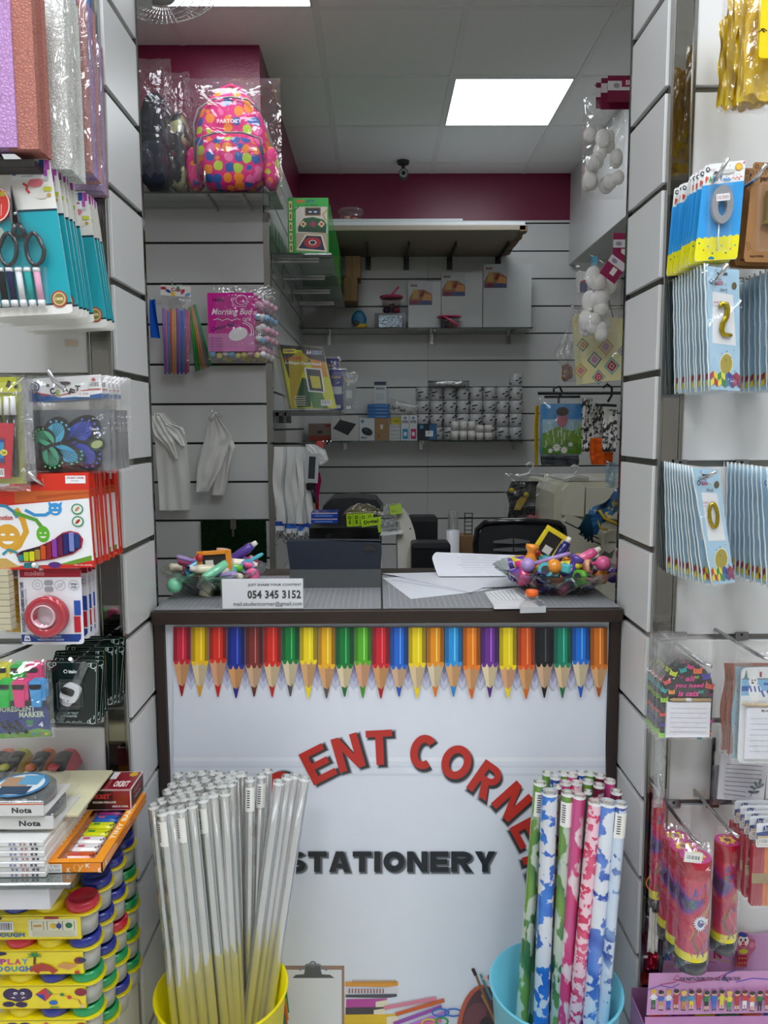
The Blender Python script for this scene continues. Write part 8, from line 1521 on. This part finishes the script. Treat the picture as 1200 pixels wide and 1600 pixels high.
b = fr.b(); b.slab(1161, 1104, 1240, 1184, -.006, -.001, '#e9eaf2', 'print'); b.up(-.0063); b.text('My notes', 1186, 1106, 1204, 1111, '#333', bold=.4); [b.line([(1168,1120+k*8.6),(1240,1121+k*8.6)], .7, '#a9b0c0') for k in range(7)]; fr.part('paper_pad', b)
b = fr.b(); b.rod(1156, 1098, 1240, 1101, 2.6, -.006, c='#c8b08a', m='wood', n=6); b.rod(1152, 1097.8, 1156, 1098, .6, -.006, c='#c8b08a', m='wood', n=6, r2=2.6); fr.part('pencil', b)
b = fr.b(); b.bag(1140, 1008, 1250, 1196, .012, .01, 63, '#fff', 'film', .006, 12, 18); fr.part('plastic_bag', b)
for k, (a, c, lab) in enumerate((((1141, 1042, 1156, 1186), '#8fb8cc', 'light blue wavy edged notepad behind the seal notepad'), ((1133, 1040, 1150, 1178), '#a8634a', 'brown wavy edged notepad, nearer of two'), ((1124, 1036, 1140, 1172), '#9c5c44', 'brown wavy edged notepad, farther of two'))):
    fr = FR(a[0], a[1], a[0]+90, a[3], 1.275+.018*k); fr.thing('wavy_notepad', lab, 'notepad'); b = fr.b(); L_ = [(a[0]+2+3*math.sin(t*9), a[1]+(a[3]-a[1])*t) for t in [j/12 for j in range(13)]]; b.prism([(x, y) for x, y in L_] + [(a[0]+90, a[3]), (a[0]+90, a[1])], 0, .003, c, 'satin'); b.up(-.0004); [b.ell(a[0]+6, a[1]+20+17*j, .8, 1.2, '#2a1a14', 6) for j in range(8)]; fr.part('backing', b); b = fr.b(); b.bag(a[0]-2, a[1]-10, a[0]+30, a[3]+4, .008, .006, 64+k, '#fff', 'film', .004, 6, 14); fr.part('plastic_bag', b)
rhook(1204, 1032, 1.14, 'long chrome hook above the seal notepad', dx=.012, Lz=-.004)
# leaf notepad
fr = FR(1118, 1180, 1200, 1258, 1.37); fr.thing('leaf_notepad', 'lined white notepad with a grey green leaf sprig', 'notepad')
b = fr.b(); b.prism([(1119,1247),(1195,1252),(1199,1180),(1122,1176)], -.004, 0, '#d9d8e2', 'print'); b.up(-.0044); [b.line([(1131-k*.3, 1192+k*6.6), (1190-k*.4-(22 if k > 5 else 0), 1196+k*6.7)], .9, '#55565e') for k in range(8)]
b.line([(1172,1244),(1178,1234),(1190,1222)], 1, '#3a4a4e')
for x, y, t in ((1173,1236,10), (1176,1229,30), (1181,1224,60), (1187,1220,-70), (1186,1228,-20), (1182,1236,-10), (1190,1226,-30)): b.ell(x, y, 5.2, 2.3, '#41585e', 10, turn=t)
fr.part('printed_sheet', b); b = fr.b(); b.slab(1112, 1196, 1200, 1258, .001, .004, '#2c3038', 'gloss'); fr.part('dark_backing', b); b = fr.b(); b.bag(1112, 1174, 1203, 1258, .008, .008, 67, '#fff', 'film', .003, 10, 10); fr.part('plastic_bag', b)
fr = FR(1107, 1152, 1118, 1262, YF-.014); b = fr.b(); b.slab(1108, 1152, 1112, 1256, -.004, 0, '#9a9b9d', 'metal'); b.slab(1113, 1152, 1117, 1256, -.004, 0, '#8a8b8d', 'metal'); fr.solo('metal_channel', b, 'upright pair of steel strips beside the leaf notepad', 'metal strip')
fr = FR(1084, 1235, 1102, 1245, YF-.013); b = fr.b(); b.slab(1084, 1235, 1102, 1245, -.0005, 0, '#c9c4b6', 'print'); fr.solo('price_sticker', b, 'blank beige sticker on the slat above the party poppers', 'sticker')
fr = FR(1020, 1152, 1040, 1262, 1.40); fr.thing('clear_packet', 'clear empty sleeve with a bent wire beside the right pillar', 'packet'); b = fr.b(); b.bag(1020, 1153, 1039, 1262, .01, .01, 68, '#dfe6e6', 'film_milky', .003, 6, 12); fr.part('sleeve', b); b = fr.b(); b.use('#c8caca', 'metal').tube([b.pt(1025, 1202, -.02), b.pt(1027, 1212, -.02), b.pt(1038, 1240, .0), b.pt(1040, 1246, .10)], .0018, 6); fr.part('wire', b)
# party poppers
k = N('popper'); tc = k.n('TexCoord').outputs['Object']; nz = k.n('TexNoise', i_Vector=tc, i_Scale=9., i_Detail=1.5); nz.inputs['Distortion'].default_value = .6
r_ = k.n('ValToRGB', i_Fac=nz.outputs[0]); cr = r_.color_ramp
while len(cr.elements) < 7: cr.elements.new(.5)
for i_, (p_, c_) in enumerate(((.28, '#3a1c5a'), (.38, '#5a2a90'), (.45, '#b01e6a'), (.50, '#c8203c'), (.56, '#b8245a'), (.62, '#c89a2a'), (.70, '#2f7a3a'))): cr.elements[i_].position = p_; cr.elements[i_].color = lin(c_)
bs = k.n('BsdfPrincipled', i_Base_Color=r_.outputs[0], i_Roughness=.15, i_Coat_Weight=.5); MATS['popper'] = k.end(bs.outputs[0])
def popper(x0, x1, yt, yb, Y, lab, full=True, seed=0):
    Y += .10
    fr = FR(x0-6, yt-22, x1+6, yb+10, Y); fr.thing('party_popper', lab, 'party popper', 'party poppers in clear bags'); rp = (x1-x0)/2; cx = (x0+x1)/2; R = rp*fr.k; H = yb-yt
    def zc(py): return fr.loc(cx, py)[2]
    c = fr.loc(cx, 0)[0]
    b = fr.b(); b.use('#fff', 'popper').lathe([(R, zc(yb-32)), (R, zc(yt+9))], 28, (c, 0, 0), cap=False); b.use('#b01f34', 'gloss').lathe([(R*1.005, zc(yt+26)), (R*1.005, zc(yt+2)), (R*.97, zc(yt))], 28, (c, 0, 0), cap=False); fr.part('tube', b)
    b = fr.b(); b.use('#3a3d40', 'gloss').lathe([(R*1.0, zc(yb)), (R*1.02, zc(yb-19))], 28, (c, 0, 0)); fr.part('base', b); b = fr.b(); b.use('#e8dc1c', 'gloss').lathe([(R*1.015, zc(yb-20)), (R*1.015, zc(yb-33))], 28, (c, 0, 0), cap=False); fr.part('yellow_band', b)
    b = fr.b(); b.use('#c83a8a', 'print').lathe([(0, zc(yt)), (R*.97, zc(yt))], 26, (c, 0, 0)); b.use('#f0c83a').lathe([(0, zc(yt)+.0003), (R*.6, zc(yt)+.0003)], 16, (c, 0, 0), lambda a, r: 1+.35*math.sin(a*9)); b.use('#8a3a5a').lathe([(0, zc(yt)+.0006), (R*.3, zc(yt)+.0006)], 12, (c, 0, 0), lambda a, r: 1+.3*math.sin(a*5)); fr.part('printed_top', b)
    b = fr.b(); b.wr = (cx, rp*1.012); b.up(-.0003)
    cs = ('#c8283c', '#3a4aa8', '#b03a8a', '#7a2a90', '#e8e02a'); c2 = ('#2a8a4a', '#2a8a4a', '#3a4aa8', '#7a2a90', '#c8283c', '#2a6ab8'); s_ = rp/25
    for i_, ch in enumerate('PARTY'): x = cx-21*s_+i_*9*s_; y = yt+48*s_-(i_*3.2)*s_; b.text(ch, x, y-7*s_, x+8*s_, y+7*s_, '#ece4ee', bold=2.6*s_); b.text(ch, x, y-7*s_, x+8*s_, y+7*s_, cs[i_], bold=1.0)
    for i_, ch in enumerate('POPPER'): x = cx-23*s_+i_*7.9*s_; y = yt+66*s_-(i_*2.4)*s_; b.text(ch, x, y-7*s_, x+7*s_, y+7*s_, '#ece4ee', bold=2.6*s_); b.text(ch, x, y-7*s_, x+7*s_, y+7*s_, c2[i_], bold=1.0)
    rn = random.Random(seed)
    for i_ in range(4):
        x = cx - 14 + i_*9; y = yt + 95; P = [(x + 6*math.sin(t*.9+i_*1.7), y + t*6) for t in range(9)]; b.line(P, 2.2, ('#e0703a', '#2f7a3a', '#e0707a', '#3a4aa0')[i_])
    fr.part('lettering', b)
    if full:
        b = fr.b(); b.wr = (cx, rp*1.05); b.up(-.001); n_ = 18; P = [(cx+2+(13 if j % 2 else 9)*math.cos(math.pi*j/n_), yt+90+(13 if j % 2 else 9)*math.sin(math.pi*j/n_)) for j in range(2*n_)]; b.poly(P[::-1], '#e6ecf2'); b.up(); b.ell(cx+2, yt+90, 6, 6, '#3a5aa0', 12); b.rect(cx-3, yt+86, cx+17, yt+95, '#f2f2f2'); b.text('10.500', cx-1, yt+89, cx+15, yt+93, '#a04a5a'); fr.part('price_burst', b)
        b = fr.b(); b.turn(6, cx-15, yt-8); b.slab(cx-30, yt-17, cx+2, yt-1, -R*.9, -R*.9+.0006, '#e6e4de', 'print'); b.up(-R*.9-.0004); b.barcode(cx-28, yt-13, cx-2, yt-4, 7); b.turn(0,0,0); fr.part('barcode_sticker', b)
    b = fr.b(); b.bag(x0-4, yt-20, x1+4, yb+4, R+.004, R+.004, seed+71, '#fff', 'film', .004, 16, 26); fr.part('plastic_bag', b)
popper(1058, 1108, 1336, 1508, 1.14, 'large party popper tube in front, with a barcode sticker on its bag', True, 1); popper(1043, 1090, 1322, 1486, 1.22, 'party popper tube directly behind the front one', False, 2); popper(1030, 1074, 1305, 1462, 1.31, 'party popper tube at the left rear beside the pillar', False, 3)
popper(1113, 1153, 1312, 1482, 1.20, 'party popper tube on the right hand hook', False, 4); popper(1016, 1038, 1252, 1420, 1.33, 'party popper tube squeezed behind the pillar edge', False, 5)
rhook(1098, 1322, 1.23, 'long chrome hook reaching the front party popper', dx=.012, Lz=-.006); rhook(1155, 1308, 1.18, 'long chrome hook reaching the right party popper', dx=.012, Lz=-.006)
# craft stick packs
fr = FR(1172, 1285, 1240, 1418, 1.18); fr.thing('craft_stick_pack', 'pack of red and orange wooden craft sticks with a white header', 'craft stick pack')
for k in range(9): b = fr.b(); b.slab(1173+k*6.6, 1322, 1179+k*6.6, 1416, 0, .012, ('#b0283a', '#a82434', '#b42c3c', '#e07a2a', '#e8862e', '#d8702a', '#b0283a', '#3a3a6a', '#b0283a')[k], 'wood', 2); fr.part('craft_stick', b)
b = fr.b(); b.slab(1175, 1285, 1240, 1322, -.003, -.002, '#e8ecf0', 'print', 4); b.up(-.0035); b.poly([(1175,1309),(1240,1300),(1240,1292),(1175,1299)], '#24408a'); b.rect(1177, 1304, 1240, 1318, '#cdb98a'); b.barcode(1179, 1308, 1200, 1317, 6); b.text('ATK', 1185, 1288, 1200, 1297, '#1f2f7a', bold=.9); fr.part('header_card', b)
b = fr.b(); b.slab(1172, 1364, 1240, 1379, -.002, 0, '#a38a62', 'matte'); fr.part('paper_band', b)
b = fr.b(); b.bag(1171, 1283, 1240, 1418, .006, .016, 75, '#fff', 'film', .003, 10, 14); fr.part('plastic_bag', b)
stackup(fr, [.022, .04, .058, .076], lambda j: 'craft stick pack with white header, ' + ORD[j] + ' from the front', 'craft stick packs')
# display box of party cans
fr = Fr(1008, 1516, 1240, 1590, 1.445); fr.thing('party_display_box', 'pink display carton printed with a row of cartoon children', 'display box')
b = fr.b(); b.prism([(1010,1586),(1240,1584),(1240,1516),(1012,1519)], 0, .0015, '#c98fc2', 'gloss'); b.up(-.0004)
b.text('FOR PARTY-CELEBRATION AND DECORATION', 1060, 1525.5, 1155, 1531.5, '#3a1c4a', bold=.35, slant=.15)
b.line([(1030,1537),(1050,1534),(1062,1528),(1056,1522),(1050,1528),(1075,1534),(1110,1530),(1135,1520)], 1.4, '#a8286a'); b.line([(1010,1545),(1030,1538),(1048,1542),(1060,1536)], 1.2, '#4a4ab0'); b.line([(1130,1524),(1138,1534),(1128,1530),(1134,1520),(1150,1514)], 2, '#2a2a80'); b.line([(1150,1534),(1175,1528),(1200,1530)], 1.3, '#3a4ab8')
rn = random.Random(12); hair = '#d8b040 #1c1a1c #d8a84a #1c1a1c #e0c050 #1c1a1c #5a2a1c #1c1a1c #1c1a1c #1c1a1c #e0c050 #1c1a1c #5a2a1c #1c1a1c #1c1a1c #8a3a2a'.split(); tops2 = '#e8e8ea #3a6ac0 #e8e8ea #b0283a #3a7a9a #3a9ac0 #c83a3a #1f7a3a #2a6ac0 #e0d83a #e8d83a #b02a3a #c8282a #d8702a #2a7a3a #b8283a'.split(); bots = '#2a6a3a #c89a6a #2a5ac0 #b0283a #c88a3a #e0d020 #c83a3a #16181c #2a6ac0 #e0d020 #2a9a4a #b02a3a #e8e8e8 #e0e0e8 #16181c #b8283a'.split()
for k in range(16):
    x = 1020 + k*11.9; y = 1548 + (k*5 % 3); b.ell(x, y+1, 4, 4.2, '#e8b890', 12); b.ell(x, y-1.2, 4.4, 3.2, hair[k], 12); b.poly([(x-3.6,y+14),(x+3.6,y+14),(x+3,y+4.5),(x-3,y+4.5)], tops2[k]); b.line([(x-3,y+6),(x-6,y+11)], 1.8, tops2[k]); b.line([(x+3,y+6),(x+6,y+(2 if k % 4 == 3 else 11))], 1.8, tops2[k]); b.poly([(x-3.4,y+20),(x+3.4,y+20),(x+3.2,y+13),(x-3.2,y+13)], bots[k]); b.rect(x-3, y+20, x-.8, y+26, '#e8c0a0' if k % 2 else bots[k]); b.rect(x+.8, y+20, x+3, y+26, '#e8c0a0' if k % 2 else bots[k]); b.rect(x-3.4, y+26, x-.5, y+28, '#2a2020'); b.rect(x+.5, y+26, x+3.4, y+28, '#2a2020')
fr.part('front_panel', b)
b = fr.b(); b.use('#c486bc', 'satin'); b.box(0, fr.w, .002, .085, -.30, -.298); b.box(0, .002, 0, .085, -.30, -.02); b.box(0, fr.w, .0, .002, -.30, .0); b.use('#9a6a94'); b.box(0, fr.w, .083, .085, -.30, .0); fr.part('carton', b)
f2 = Fr(1036, 1452, 1240, 1519, 1.525); f2.root = fr.root; b = f2.b(); off = f2.o - fr.o; b.T = Matrix.Translation(off)
b.prism([(1036,1519),(1240,1516),(1240,1452),(1180,1460),(1120,1462),(1040,1468)], 0, .002, '#c590bf', 'gloss'); b.up(-.0005); b.text('N', 1115, 1484, 1128, 1498, '#b0283a', bold=1.4); b.text('K', 1038, 1482, 1048, 1500, '#1f7ac0', bold=1.4); b.line([(1040,1510),(1070,1506),(1110,1496),(1150,1506)], 1.3, '#c8a03a'); b.line([(1060,1512),(1090,1500),(1120,1504)], 1.3, '#a8286a'); fr.part('header_panel', b)
fr2 = Fr(1146, 1456, 1184, 1514, 1.515); fr2.thing('clown_cutout', 'cardboard cut-out of a clown in a red box above the pink carton', 'cut-out'); b = fr2.b(); b.prism([(1150,1512),(1168,1512),(1172,1494),(1182,1482),(1180,1468),(1170,1466),(1168,1458),(1156,1456),(1149,1462),(1148,1478),(1152,1490)], 0, .002, '#c06a86', 'gloss'); b.up(-.0005)
b.rect(1151, 1492, 1168, 1511, '#a02838'); [b.ell(1155+(k % 3)*5, 1497+(k//3)*7, 1.3, 1.3, '#e0b03a', 8) for k in range(6)]; b.ell(1160, 1470, 9.5, 9.5, '#e8e2dc', 18); b.ell(1159, 1460, 8, 3.6, '#2a4a9a', 12, turn=15); b.ell(1156, 1468, 1.8, 2.2, '#222', 8); b.ell(1163.5, 1468, 1.8, 2.2, '#222', 8); b.ell(1160, 1472.5, 2.6, 2.4, '#d83a2a', 10); b.ell(1160, 1477, 4.6, 1.8, '#c8283a', 10); b.ell(1161, 1486, 8, 4, '#c8c83a', 12); b.ell(1175, 1476, 5, 5, '#d88aa0', 12); fr2.part('printed_cutout', b)
for k, (c, cn) in enumerate((('#d02a1e', 'red'), ('#a8209a', 'purple'), ('#ecdc12', 'yellow'), ('#158a3a', 'green'), ('#ea6a18', 'orange'), ('#2a6ac0', 'blue'))):
    px = 1034 + k*36.5; Yc = 1.45+.012; p = PY(px, 1597, Yc); r = tag(empty('party_can', (p.x, Yc+.012, p.z)), cn + ' capped can standing in the pink display carton', 'can'); b = B().use(c, 'gloss').lathe([(.0215,-.03),(.0225,-.028),(.0225,-.001),(.0205,.002),(0,.002)], 26, cap=False); obj('cap', b, r); b = B().use('#d8d8dc', 'metal').lathe([(0,-.17),(.0212,-.17),(.0212,-.03)], 22, cap=False); obj('can_body', b, r)
fr = Fr(1010, 1400, 1032, 1500, 1.50); fr.thing('crumpled_packet', 'crumpled white packet with a red foot beside the pink carton', 'packet'); b = fr.b(); drape(b, [1016, 1013, 1011, 1010], [1030, 1030, 1031, 1030], [1395, 1430, 1460, 1488], 0, 4, '#d8d4cc', 'satin', amp=.008); fr.part('paper', b); b = fr.b(); drape(b, [1010, 1010, 1010], [1031, 1031, 1030], [1486, 1498, 1512], -.004, 6, '#a81f34', 'foil', amp=.006, nu=8); fr.part('red_foot', b)
pr_ = tag(obj('display_plinth', B().use('#d6d6d2', 'laminate').box(.575, 1.1, 1.455, YF - .012, 0, PY(1100, 1590, 1.445).z - .302, .003)), 'white plinth under the pink display carton', 'plinth')
